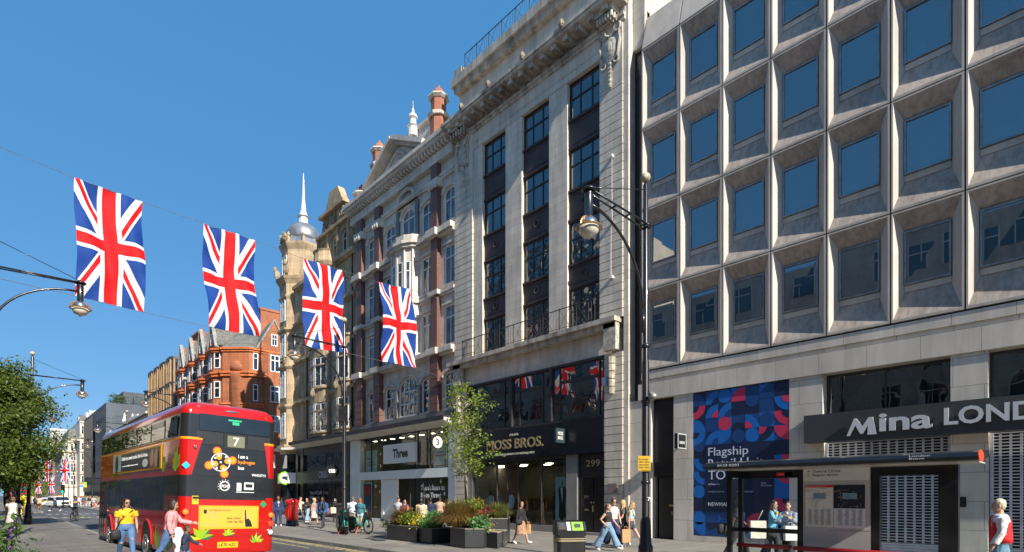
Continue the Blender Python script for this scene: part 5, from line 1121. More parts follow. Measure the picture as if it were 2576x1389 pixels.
# ================= planters =================
m_pl=pm('black_granite_planter',(.04,.042,.046),.42,var=.12,scale=1.2,coat=.15); m_rim=pm('pale_timber_rim',(.33,.28,.22),.6,var=.15)
def planter(foot,z1,lab,rim=.05):
    c=[sum(p[0] for p in foot)/len(foot),sum(p[1] for p in foot)/len(foot)]; t=thing('planter',(c[0],c[1],0),lab,'planter','black stone planters on the pavement')
    b=B(); b.ext([(c[0]+(x-c[0])*.97,c[1]+(y-c[1])*.97,0) for x,y in foot],(0,0,.06)); b.ext([(x,y,.061) for x,y in foot],(0,0,z1-.061)); mk('box',b,m_pl,t)
    b=B(); k=len(foot); o=[(x,y) for x,y in foot]; i_=[(c[0]+(x-c[0])*.93,c[1]+(y-c[1])*.93) for x,y in foot]; vs=[(x,y,z1+.002) for x,y in o]+[(x,y,z1+.002) for x,y in i_]+[(x,y,z1+.025) for x,y in o]+[(x,y,z1+.025) for x,y in i_]
    b.add(vs,[(a,(a+1)%k,2*k+(a+1)%k,2*k+a) for a in range(k)]+[(2*k+a,2*k+(a+1)%k,3*k+(a+1)%k,3*k+a) for a in range(k)]); mk('rim',b,m_rim,t)
    b=B(); b.poly([(x,y,z1+.012) for x,y in i_]); mk('soil',b,pm('soil',(.04,.028,.018),1,var=.3,scale=10) if 'soil' not in bpy.data.materials else bpy.data.materials['soil'],t); return c
def gp(px,t_): return T(px,t_)
pA=planter([gp(1133,20.4),gp(1170,19.5),gp(1217,19.5),gp(1235,20.6),gp(1212,21.7),gp(1150,21.6)],.69,'six sided black planter at the kerb with tall brown grass around the young tree')
pB=planter([gp(973,23.6),gp(1048,22.0),gp(1072,23.6),gp(1000,25.2)],.62,'long black planter with drooping brown grass, leftmost of the group')
pC=planter([gp(1048,22.2),gp(1086,21.3),gp(1140,22.2),gp(1110,23.6),gp(1072,23.8)],.58,'low black planter full of broad green leaves in the middle of the group')
pD=planter([gp(1222,22.4),gp(1231,21.4),gp(1276,21.4),gp(1283,22.8),gp(1250,23.4)],.98,'tall square black planter with a tuft of green grass, rightmost of the group')
b=B(); f_=[gp(1209,20.2),gp(1251,19.4),gp(1276,20.9),gp(1232,21.2)]; b.ext([(x,y,0) for x,y in f_],(0,0,.06)); b.ext([(x,y,.061) for x,y in f_],(0,0,.5)); b.m=1; b.ext([(x,y,.563) for x,y in f_],(0,0,.03)); mk('stone_seat_block',b,[m_pl,m_rim],None,org=(*f_[0],0),label='low dark stone seat block in front of the tall square planter',cat='seat')
# ================= traffic signals and posts on the left =================
def signal(x,y,z,lab,rz=0,s=1.,pole=True,arrow=False,on=2):
    t=thing('traffic_signal',(0,0,0),lab,'traffic light',local=True)
    if pole: b=B(); b.cyl((0,.12,-z/s),(0,.12,1.0),.06,n=8); mk('pole',b,m_blk,t)
    b=B(); b.box(-.16,.16,-.1,.14,-.05,1.0); [b.ext([(-.14,-.1,zc+.13),(.14,-.1,zc+.13),(.13,-.3,zc+.1),(-.13,-.3,zc+.1)],(0,0,.02)) for zc in(.15,.47,.79)]; hd=mk('signal_head',b,m_blk,t)
    for i,(zc,c,e) in enumerate(((.79,(.3,.01,.01),.0),(.47,(.3,.12,.01),.0),(.15,(.0,.9,.45),3.))):
        b=B(); 
        if i==2 and arrow: b.ext([(-.03,-.11,.05),(.03,-.11,.05),(.03,-.11,.15),(.1,-.11,.15),(0,-.11,.27),(-.1,-.11,.15),(-.03,-.11,.15)],(0,-.01,0))
        else: b.cyl((0,-.1,zc),(0,-.115,zc),.1,n=14)
        nm='lens_%d'%i; mm=bpy.data.materials.get(nm) or (emis(nm,c,e) if e else pm(nm,c,.3,var=0)); mk('lens',b,mm,hd)
    t.location=(x,y,z); t.rotation_euler=(0,0,rz); t.scale=(s,)*3; return t
x,y=T(65,33.3); signal(x,y-.15,2.9,'traffic signal with a lit green up arrow on the left lamp post',-.8,1.15,False,True)
x,y=T(12,52); signal(x,y,2.1,'traffic signal with a green light at the left edge below the tree',-.85)
x,y=T(158,84); signal(x,y,2.3,'traffic signal with a green light standing left of the white taxi',-.6,1.2)
x,y=T(29,60); signal(x,y,3.5,'small traffic signal low among the left tree leaves',-.85,.9)
x,y=T(45,38); b=B(); b.cyl((x,y,.1),(x,y,3.4),.13,n=12); b.lathe([(.2,.1),(.2,.5),(.14,.6)],x,y,12); mk('signal_post',b,m_blk,None,org=(x,y,.1),label='thick black post between the left lamp post and the cyclists',cat='post')
x,y=T(53,44); b=B(); b.box(x-.35,x+.35,y-.1,y+.1,.9,1.9); b.box(x-.06,x+.06,y-.05,y+.05,.1,.9); mk('yellow_hire_board',b,pm('yellow_board',(.75,.55,.02),.5,var=0),None,org=(x,y,.1),label='yellow board on a post right of the left signal post',cat='board')
x,y=T(127,175); b=B(); b.box(x-1.2,x+1.2,y-.1,y+.1,8,12); 
# ================= double decker bus =================
m_busr=pm('bus_red_paint',(.42,.008,.005),.13,var=.04,coat=.7); m_busk=pm('bus_black_panel',(.016,.017,.019),.22,var=.1,coat=.4); m_bglass=glassy('bus_glass',(.008,.01,.011),1.9,.02,.6); m_orange=pm('bus_orange_stripe',(.8,.28,.01),.4,var=0)
m_tyre=pm('tyre_rubber',(.018,.018,.018),.8,var=.2); m_chrome=pm('wheel_chrome',(.6,.6,.6),.18,.9,var=.15,scale=6); m_amber=emis('amber_lamp',(.8,.2,.02),.15); m_rlamp=pm('red_lamp',(.7,.05,.02),.2,var=.2,scale=60,coat=.6)
bus=thing('double_decker_bus',(0,0,0),'red double decker bus with black rear panels and a hydrogen logo at the left kerb','bus',local=True)
LN,WD=10.95,2.52
def rrect(ins,rr,rf,n=5):
    """plan outline, rear (y=0) corners rr, front corners rf"""
    P=[]
    for cx,cy,a0,r in((WD-rr-ins,rr+ins,-90,rr),(WD-rf-ins,LN-rf-ins,0,rf),(rf+ins,LN-rf-ins,90,rf),(rr+ins,rr+ins,180,rr)):
        for k in range(n+1): a=R(a0+90*k/n); P.append((cx+r*math.cos(a),cy+r*math.sin(a)))
    return P
b=B(); b.s=True; zs=[(.38,0.02),(.44,0),(1.48,0),(1.9,0),(2.46,0),(3.40,0.01),(3.46,0.01),(4.08,.03)]
base=[rrect(i,.2,.35) for _,i in zs]; n=len(base[0])
vs=[(p[0],p[1],z) for (z,_),ring in zip(zs,base) for p in ring]; off=len(b.v); b.v+=vs
for k in range(len(zs)-1):
    for j in range(n):
        a,c=j,(j+1)%n; p=base[k][a]; q=base[k][c]; my=(p[1]+q[1])/2; mx_=(p[0]+q[0])/2; z0=zs[k][0]; rear=my<.21
        side=(mx_<.15 or mx_>WD-.15) and not rear; mi=0
        if k in(3,): mi=1 if (rear or my<1.5) else 1
        if k==2: mi=0 if (rear or my<1.6) else 1
        if k==4: mi=1 if (rear and .2<mx_<WD-.2) else 0
        if k==5: mi=2 if (side or (rear and (mx_<.25 or mx_>WD-.25))) else 1
        if k==6: mi=1
        if my>LN-.4 and k in(2,3,6): mi=1
        b.f.append([k*n+a,k*n+c,(k+1)*n+c,(k+1)*n+a]); b.mi.append(mi); b.sm.append(len(range(1)) and (my<.2 or my>LN-.35) )
# roof dome
rf=[(4.08,.03),(4.2,.04),(4.31,.09),(4.39,.19),(4.44,.36),(4.47,.6),(4.48,1.0)]
rr=[[(p[0],p[1],z) for p in rrect(i,.2+i*.3,.35+i*.3)] for z,i in rf]
b.m=0; b.rings(rr,caps=False); b.poly(rr[-1]); mk('body',b,[m_busr,m_busk,m_orange],bus)
b=B(); b.box(.15,WD-.15,.3,LN-.3,.22,.6); mk('chassis',b,m_dk,bus)
def sp(b,s0,s1,z0,z1,d=.008,th=.006):  # side panel on the left side
    b.box(-d,-d+th,s0,s1,z0,z1)
up=[(.42,1.48),(1.6,2.96),(3.08,4.68),(4.82,6.1),(6.22,6.72),(6.84,8.08),(8.2,9.35),(9.46,10.45)]
for s0,s1 in up: b=B(); sp(b,s0,s1,3.5,4.03); mk('upper_window',b,m_bglass,bus)
for s0,s1 in up: b=B(); sp(b,WD and s0,s1,3.5,4.03); b.v=[(WD-x,y,z) for x,y,z in b.v]; mk('upper_window',b,m_bglass,bus)
lw=[(2.25,3.65),(3.77,5.33),(5.45,7.3),(7.42,8.75)]
for s0,s1 in lw+[(1.55,2.17)]: b=B(); sp(b,s0,s1,1.55,2.42); mk('lower_window',b,m_bglass,bus)
b=B(); 
for s0,s1 in((1.6,2.96),(4.82,6.1),(6.84,8.08)): sp(b,s0+.04,s1-.04,3.84,3.99,.016)
for s0,s1 in((2.25,3.65),(5.45,7.3)): sp(b,s0+.04,s1-.04,2.2,2.38,.016)
mks('opening_vent',b,m_busk,bus,1,.02)
b=B(); sp(b,8.92,10.42,.4,2.42,.01); dr=mk('entrance_door',b,m_bglass,bus); b=B(); sp(b,9.62,9.7,.4,2.42,.02); sp(b,8.9,8.97,.4,2.42,.02); sp(b,10.38,10.45,.4,2.42,.02); sp(b,9.2,9.24,.45,2.4,.02); sp(b,10.04,10.08,.45,2.4,.02); mk('door_frame',b,m_busk,dr)
# wheels
for s_,nm in((3.23,0),(8.63,1)):
    b=B(); b.ext([(-.009,s_+.62*math.cos(R(a)),max(.385,.5+.66*math.sin(R(a)))) for a in range(-12,193,12)],(.004,0,0)); mk('wheel_arch',b,m_dk,bus)
    b=B(); b.tube([(-.012,s_+.65*math.cos(R(a)),max(.39,.5+.7*math.sin(R(a)))) for a in range(0,181,12)],.035,5); mk('arch_trim',b,m_busr,bus)
    w_=B(); w_.s=True; w_.torus((.1,s_,.48),.37,.125,'x',28,8); w_.v=[(x*1.0,y,z) for x,y,z in w_.v]; wh=mk('wheel',w_,m_tyre,bus)
    b=B(); b.s=False; b.cyl((-.01,s_,.48),(.12,s_,.48),.29,.3,n=24); b.s=True; b.torus((-.02,s_,.48),.27,.03,'x',24,6); b.m=1; b.cyl((-.02,s_,.48),(-.012,s_,.48),.2,n=20); b.m=0; b.cyl((-.06,s_,.48),(-.012,s_,.48),.1,n=12)
    for k in range(10): a=2*math.pi*k/10; b.cyl((-.035,s_+.16*math.cos(a),.48+.16*math.sin(a)),(-.01,s_+.16*math.cos(a),.48+.16*math.sin(a)),.022,n=6)
    mk('rim',b,[m_chrome,m_dk],wh)
    b=B(); b.s=True; b.torus((WD-.1,s_,.48),.37,.125,'x',20,6); mk('wheel',b,m_tyre,bus)
# side advert (reads from the pavement, so it runs toward -y)
def stext(s,mat,par,s_l,s_r,z0,z1,d,bold=0,sh=0): return text(s,mat,par,(s_l,s_r,z0,z1),('x',-d),.003,bold,shear=sh)
b=B(); sp(b,1.78,8.15,2.68,3.36,.02,.014); fr=mk('side_advert',b,pm('advert_yellow_frame',(.8,.42,.01),.35,var=0),bus); b=B(); sp(b,1.9,8.05,2.73,3.31,.027,.006); b.m=1; sp(b,1.9,3.1,2.73,3.31,.03,.003); b.m=2; sp(b,6.9,8.05,2.73,3.31,.03,.003)
b.m=3; b.X=Matrix.Translation((-.033,0,0)); b.ell((0,2.3,3.0),(.002,.2,.27),12,8); b.ell((0,2.75,3.02),(.002,.22,.25),12,8); b.m=4; b.ell((0,7.5,3.0),(.002,.25,.3),12,8); b.ell((0,2.05,2.95),(.002,.14,.25),10,6); b.m=5; b.ell((0,3.55,2.9),(.002,.34,.13),14,6)
ad=mk('advert_print',b,[pm('advert_slate',(.025,.035,.045),.3,var=0),pm('advert_taupe',(.2,.12,.08),.4,var=.3,scale=4),pm('advert_pale_teal',(.3,.42,.42),.4,var=.2),pm('advert_skin',(.5,.3,.2),.4,var=.1),pm('advert_hair',(.04,.025,.02),.4,var=.2),m_white],fr)
stext("behind every money transfer, there's a dream.",m_txtw,ad,6.7,3.25,3.05,3.22,.037,.02); stext('see how we are building trust in money transfers',m_txtw,ad,6.6,4.4,2.86,2.92,.037)
b=B(); sp(b,.64,1.2,2.68,3.06,.01); lv=mk('side_louvre',b,m_busk,bus); b=B(); [sp(b,.64,1.2,2.7+.06*k,2.725+.06*k,.02,.01) for k in range(6)]; mk('louvre_slats',b,m_busr,lv)
b=B(); sp(b,.5,1.35,1.5,1.9,.01); lv=mk('lower_side_louvre',b,m_busk,bus); b=B(); [sp(b,.5,1.35,1.52+.06*k,1.545+.06*k,.02,.01) for k in range(7)]; mk('louvre_slats',b,m_busr,lv)
m_lime=pm('leaf_lime',(.24,.38,.01),.3,var=0); m_yl=pm('leaf_yellow',(.55,.48,.015),.3,var=0); m_dg=pm('leaf_dark_green',(.02,.12,.06),.3,var=0)
def leafy(b,P,s,n=5,sp0=-70,sp1=70,seed=0):
    """folded paper leaves fanning from P=(a,z); returned in plane coordinates"""
    q=random.Random(seed); out=[]
    for k in range(n):
        a=R(sp0+(sp1-sp0)*k/(n-1)); L_=s*(1-.25*abs(k-(n-1)/2)/((n-1)/2)); d=(math.sin(a),math.cos(a)); e=(d[1],-d[0]); w_=s*.2
        tip=(P[0]+d[0]*L_,P[1]+d[1]*L_); m1=(P[0]+d[0]*L_*.5+e[0]*w_,P[1]+d[1]*L_*.5+e[1]*w_); m2=(P[0]+d[0]*L_*.5-e[0]*w_,P[1]+d[1]*L_*.5-e[1]*w_)
        out.append((q.choice([0,2,2]),[P,m1,tip],k)); out.append((q.choice([0,0,1]),[P,tip,m2],k))
    return out
b=B()
for P,s,sd in(((.55,.78),.42,1),((1.24,.86),.24,2),((2.0,.66),.28,5)):
    for mi,t3,k in leafy(b,P,s,seed=sd): b.m=mi; b.ext([(p[0],-.006-.0015*k,p[1]) for p in t3],(0,-.001,0))
mks('rear_leaf_decal',b,[m_lime,m_yl,m_dg],bus,0,.05)
b=B()
for P,s,sd in(((1.65,2.55),.55,3),((.45,2.55),.8,4),((1.0,.42),.9,6),((2.1,.42),.7,7),((5.2,.42),.5,8),((5.0,1.1),.35,9)):
    for mi,t3,k in leafy(b,P,s,4,-40,40,seed=sd): b.m=mi; b.ext([(-.006-.0015*k,p[0],p[1]) for p in t3],(-.001,0,0))
mks('side_leaf_decal',b,[m_lime,pm('leaf_olive',(.2,.25,.02),.3,var=0),m_dg],bus,1,.02)
# rear details
def rp(b,x0,x1,z0,z1,d=.006,th=.005): b.box(x0,x1,-d,-d+th,z0,z1)
b=B(); rp(b,.42,2.28,3.66,4.1); rw=mk('rear_window',b,m_bglass,bus); b=B(); rp(b,.34,1.02,3.3,3.64,.004); rp(b,1.68,2.32,3.24,3.62,.004); rp(b,.42,.96,3.44,3.46,.007); rp(b,1.74,2.26,3.42,3.44,.007); mks('vent_panel',b,pm('bus_dark_grey',(.024,.025,.027),.35,var=.1),bus,0,.1)
b=B(); b.X=Matrix.Translation((0,0,0)); rp(b,1.05,1.66,3.2,3.64,.008); mk('number_blind_case',b,m_dk,bus); b=B(); rp(b,1.14,1.6,3.27,3.58,.012,.004); nb=mk('route_number_blind',b,pm('blind_olive',(.16,.16,.1),.4,var=.05),bus); text('7',pm('blind_digit',(.7,.75,.65),.4,var=0),nb,(1.29,1.45,3.31,3.54),('y',-.012),.003,.01)
b=B()
b.ext([(.19,-.006,2.475),(.26,-.006,2.475),(.5,-.006,3.4),(.19,-.006,3.4)],(0,.003,0)); b.ext([(WD-.19,-.006,2.475),(WD-.22,-.006,2.475),(WD-.36,-.006,3.4),(WD-.19,-.006,3.4)],(0,.003,0)); b.m=1
b.ext([(.19,-.007,3.4),(.5,-.007,3.4),(.515,-.007,3.46),(.19,-.007,3.46)],(0,.003,0)); b.ext([(WD-.19,-.007,3.4),(WD-.36,-.007,3.4),(WD-.37,-.007,3.46),(WD-.19,-.007,3.46)],(0,.003,0)); mks('red_wedge_panel',b,[m_busr,m_orange],bus,0,.1)
b=B(); rp(b,.26,2.3,2.455,2.462,.007); rp(b,.26,.265,.45,1.85,.006); rp(b,2.27,2.275,.45,1.85,.006); rp(b,.28,2.26,.83,.835,.006); rp(b,.3,2.24,1.84,1.9,.012,.01); rp(b,2.02,2.3,2.1,2.11,.01); rp(b,2.02,2.3,2.15,2.16,.01); rp(b,2.02,2.3,2.2,2.21,.01); mk('panel_seams',b,m_dk,bus)
b=B(); rp(b,.46,2.04,1.04,1.67,.012,.008); ra=mk('rear_advert',b,pm('advert_gold_frame',(.6,.33,.01),.4,var=0),bus); b=B(); rp(b,.5,2.0,1.08,1.63,.015,.004); pr_=mk('advert_sheet',b,pm('advert_yellow',(.56,.36,.04),.4,var=.05,scale=2),ra)
text('NOTTING HILL & EALING',m_txtk,pr_,(.72,1.27,1.52,1.57),('y',-.0155),.002); text('HIGH SCHOOL',m_txtg,pr_,(.72,.95,1.46,1.49),('y',-.0155),.002); text('G D S T',m_txtg,pr_,(.72,.87,1.37,1.41),('y',-.0155),.002); text('Senior School\nof the Year 2021',m_txtk,pr_,(1.17,1.62,1.2,1.37),('y',-.0155),.002,.01,shear=.2); text('Book one of our Open Days',m_txtg,pr_,(.54,.95,1.15,1.18),('y',-.0155),.002)
b=B(); b.ext([(1.68,-.018,1.09),(1.87,-.018,1.09),(1.82,-.018,1.25),(1.76,-.018,1.32),(1.7,-.018,1.3),(1.68,-.018,1.56),(1.65,-.018,1.56),(1.66,-.018,1.25)],(0,.002,0)); b.m=1; b.ell((1.745,-.018,1.36),(.035,.002,.045)); b.m=0; b.ext([(.58,-.018,1.56),(.66,-.018,1.56),(.66,-.018,1.48),(.62,-.018,1.44),(.58,-.018,1.48)],(0,.002,0)); mk('advert_figure',b,[m_dk,bpy.data.materials['advert_skin']],pr_)
# logo of circles
b=B(); lc=(.98,2.84)
b.m=0; b.X=Matrix.Translation((lc[0],-.006,lc[1]))
b.torus((0,0,0),.24,.014,'y',32,4); [b.ell((x,0,z),(.025,.003,.025)) for x,z in((0,0),(.13,.15),(-.14,.11),(.14,-.14),(-.1,-.16),(.0,.19),(-.2,.0))]
for (x,z),(x2,z2) in(((-.1,.3),(-.05,.14)),((.31,.07),(.17,.04)),((-.3,-.1),(-.14,-.05)),((.1,-.31),(.06,-.14))):
    b.m=2; b.cyl((x,-.004,z),(x,.0,z),.115,n=18); b.m=1; b.cyl((x,-.008,z),(x,-.003,z),.09,n=18); b.cyl((x2,-.006,z2),(x2,-.001,z2),.075,n=16); b.m=0; b.cyl((x*.6+x2*.4,-.009,z*.6+z2*.4),(x2,-.009,z2),.016,n=6)
mk('molecule_logo',b,[m_txtw,m_orange,pm('logo_red',(.6,.06,.02),.4,var=0)],bus)
text('I am a',m_txtw,bus,(1.44,1.7,2.98,3.08),('y',-.004),.003,.01); text('hydrogen',m_orange,bus,(1.44,1.9,2.8,2.93),('y',-.004),.003,.01); text('bus',m_txtw,bus,(1.44,1.6,2.67,2.77),('y',-.004),.003,.01); text('WHD2713',m_txtw,bus,(1.82,2.21,2.5,2.57),('y',-.004),.003,.01)
b=B(); b.X=Matrix.Translation((1.1,-.005,2.2)); b.torus((0,0,0),.12,.016,'y',24,4); [b.ell((.17*math.cos(R(a)),0,.17*math.sin(R(a))),(.012,.002,.012),5,4) for a in range(60,230,25)]; b.X=None; rp(b,1.42,1.54,2.08,2.3,.008); rp(b,1.62,1.88,2.12,2.32,.008); b.m=1; rp(b,1.65,1.85,2.18,2.28,.012); b.m=0; rp(b,1.4,1.9,2.04,2.055,.008); mk('fuel_cell_marks',b,[m_txtw,m_dk],bus); text('FCH',m_txtw,bus,(1.02,1.18,2.16,2.24),('y',-.004),.003,.02)
b=B(); rp(b,.95,1.49,.53,.69,.014,.008); npl=mk('number_plate',b,pm('plate_yellow',(.6,.4,.01),.35,var=0),bus); text('LK70 AZC',m_txtk,npl,(.99,1.45,.565,.655),('y',-.015),.002,.02); b=B(); rp(b,.66,1.78,.47,.76,.009,.006); mk('plate_recess',b,pm('plate_recess_red',(.4,.008,.006),.2,var=0),bus)  # plate recess is one even red, close to the body paint
b=B(); rp(b,.29,.45,1.7,1.92,.01); cs=mk('caution_sticker',b,pm('sticker_yellow',(.55,.46,.02),.4,var=0),bus); text('Caution',m_txtk,cs,(.31,.43,1.87,1.9),('y',-.01),.002); b=B(); b.X=Matrix.Translation((.37,-.012,1.8)); b.torus((-.035,0,0),.022,.004,'y',10,3); b.torus((.035,0,0),.022,.004,'y',10,3); b.cyl((-.035,0,0),(.02,0,.035),.004,n=4); b.cyl((.035,0,0),(.02,0,.035),.004,n=4); mk('bicycle_mark',b,m_txtk,cs)
b=B(); 
for (x,z),mi in(((.12,2.71),0),((2.17,1.72),1)):
    b.m=mi; b.ext([(x-.1,-.009 if mi else -.012,z),(x,-.009 if mi else -.012,z-.1),(x+.1,-.009 if mi else -.012,z),(x,-.009 if mi else -.012,z+.1)],(0,.006,0))
mks('gas_diamond',b,[pm('diamond_cyan',(.02,.45,.6),.3,var=0),pm('diamond_green',(.02,.25,.1),.3,var=0)],bus,0,.1)
for x,z,m_ in((.14,1.5,m_amber),(.14,1.25,m_rlamp),(2.39,1.42,m_amber),(2.39,1.17,m_rlamp),(2.39,.93,m_white)):
    b=B(); b.cyl((x,-.03,z),(x,.03,z),.085,n=18); lm=mk('rear_lamp',b,m_chrome if m_ is m_white else m_rlamp,bus); b=B(); b.s=True; b.ell((x,-.03,z),(.065,.012,.065),14,6); mk('lens',b,m_,lm)
b=B(); b.ell((1.26,.05,4.24),(.2,.04,.03)); b.ell((.42,.1,4.29),(.06,.05,.03)); b.ell((2.2,.06,4.17),(.04,.04,.03)); b.ell((.33,-.03,3.2),(.045,.05,.045)); mks('roof_lamp',b,m_chrome,bus,0,.05)
b=B(); rp(b,1.15,1.5,3.98,4.02,.01); rp(b,1.26,1.44,3.88,3.96,.01); mk('green_window_stickers',b,pm('sticker_green',(.03,.5,.22),.4,var=0),bus)
b=B(); b.box(-.42,-.1,10.9,11.05,2.45,2.62); b.cyl((0,10.8,2.6),(-.2,11,2.58),.02); mk('wing_mirror',b,m_blk,bus)
b=B(); b.ell((-.01,8.95+.02,1.36),(.02,.1,.04)); mk('side_indicator',b,m_amber,bus)
bus.location=(3.56,16.6,-.08); bus.rotation_euler=(0,R(1.5),R(2.5)); bus.scale=(1.0,1.02,1.03)

# ================= other vehicles =================
def car(lab,cat,x,y,rz,body,shape='car',L_=4.3,W_=1.8,H_=1.5,extra=None,name='parked_car'):
    t=thing(name,(0,0,0),lab,cat,local=True); w=W_/2; b=B(); b.s=True
    # side outline as rings across the width
    if shape=='cab': pts=[(0,.35),(0,.95),(.1,1.05),(1.05,1.12),(1.5,1.75),(2.0,1.86),(3.9,1.86),(4.4,1.7),(4.55,1.1),(4.6,.4)]
    else: pts=[(0,.3),(0,.65),(.1,.8),(.9,.95),(1.7,1.42),(2.3,1.5),(3.3,1.48),(4.0,1.1),(4.28,.95),(4.3,.35)]
    def row(f,z0): return [(f*w if z<z0 else f*w*(1-.16*min(1,(z-z0)/.7)),yy,z) for yy,z in pts]
    zc=1.1 if shape=='cab' else .9
    R_=[row(f,zc) for f in(-.96,-1,-.98,.98,1,.96)]; k=len(pts)
    b.s=False; b.rings([row(f,zc) for f in(-1,1)]); mk('body',b,body,t)
    b=B(); g=.012
    if shape=='cab':
        b.ext([(-w*.9,1.03,1.2),(w*.9,1.03,1.2),(w*.78,1.42,1.72),(-w*.78,1.42,1.72)],(0,-.03,0.02))
        for s_ in(-1,1): b.poly([(s_*(w*.99+g),1.4,1.2),(s_*(w*.99+g),4.3,1.2),(s_*(w*.86+g),4.2,1.68),(s_*(w*.86+g),1.75,1.68)])
    else:
        b.ext([(-w*.88,.98,.98),(w*.88,.98,.98),(w*.76,1.6,1.4),(-w*.76,1.6,1.4)],(0,-.03,.02))
        for s_ in(-1,1): b.poly([(s_*(w*.98+g),1.4,1.0),(s_*(w*.98+g),3.8,1.0),(s_*(w*.87+g),3.2,1.4),(s_*(w*.87+g),1.9,1.4)])
    mk('windscreen_and_windows',b,m_glass,t)
    for yy in(.85,L_-.85):
        for s_ in(-1,1): b=B(); b.s=True; b.torus((s_*(w-.1),yy,.33),.23,.1,'x',18,6); wh=mk('wheel',b,m_tyre,t); b=B(); b.cyl((s_*(w-.02),yy,.33),(s_*(w-.08),yy,.33),.2,n=14); mk('rim',b,m_chrome,wh)
    for s_ in(-1,1): b=B(); b.ell((s_*w*.72,0.0,.72 if shape!='cab' else .85),(.17,.06,.1)); mk('headlight',b,m_white,t)
    b=B(); b.box(-w*.5,w*.5,-.03,.0,.5,.68 if shape!='cab' else .95); b.box(-w*.9,w*.9,-.03,.0,.28,.42); mk('grille',b,m_dk,t); b=B(); b.box(-.26,.26,-.05,-.03,.45,.56); mk('number_plate',b,m_white,t)
    if shape=='cab': b=B(); b.box(-.3,.3,1.9,2.05,1.86,1.98); mk('taxi_sign',b,m_orange,t)
    if extra: extra(t,w)
    for s_ in(-1,1): b=B(); b.ell((s_*(w+.12),1.35,1.1),(.1,.06,.08)); mk('wing_mirror',b,m_dk,t)
    t.location=(x,y,-.1); t.rotation_euler=(0,0,rz); return t
x,y=T(164,88); car('white taxi facing the camera at the junction','taxi',x,y,R(14),m_white,'cab',4.6,2.0,name='taxi')
def stripe(t,w):
    b=B(); b.ext([(-w*.85,.1,.83),(w*.85,.1,.83),(w*.85,.85,.965),(-w*.85,.85,.965)],(0,0,.012)); b.box(-w-.01,-w,.9,3.9,.6,.85); b.box(w,w+.01,.9,3.9,.6,.85); mk('yellow_hood_stripe',b,pm('hi_vis_yellow',(.7,.75,.03),.4,var=0),t)
    b=B(); b.box(-.5,.5,2.3,2.5,1.5,1.6); mk('light_bar',b,m_txtg,t)
x,y=T(122,97); car('white car with a yellow striped bonnet behind the cyclist in beige','car',x,y,R(8),m_white,'car',4.3,1.85,extra=stripe,name='patrol_car')
x,y=T(106,118); car('grey car partly hidden behind the yellow striped car','car',x,y,R(5),pm('grey_car_paint',(.2,.22,.24),.25,var=.05,coat=.5),'car',name='parked_car')
def farbus(lab,x,y,rz):
    t=thing('distant_bus',(0,0,0),lab,'bus',local=True); b=B(); b.box(0,2.5,0,10,.3,4.3); mk('body',b,m_busr,t); b=B(); b.box(.15,2.35,-.03,0,2.9,3.9); b.box(.15,2.35,-.03,0,1.0,2.2); b.box(-.02,0,.4,9.6,1.2,2.1); b.box(-.02,0,.4,9.6,3.0,3.9); b.box(2.5,2.52,.4,9.6,1.2,2.1); b.box(2.5,2.52,.4,9.6,3.0,3.9); mk('windows',b,m_glass,t)
    for xx in(.1,2.4):
        for yy in(2,8): b=B(); b.torus((xx,yy,.45),.32,.13,'x',14,5); mk('wheel',b,m_tyre,t)
    b=B(); b.box(.5,2.0,-.04,-.03,2.35,2.75); mk('destination_blind',b,m_dk,t); t.location=(x,y,-.1); t.rotation_euler=(0,0,rz)
x,y=T(28,100); farbus('distant red double decker half hidden by the left tree and posts',x,y,R(2))
x,y=T(76,190); farbus('tiny red bus far down the road beneath the furthest flags',x,y,0)

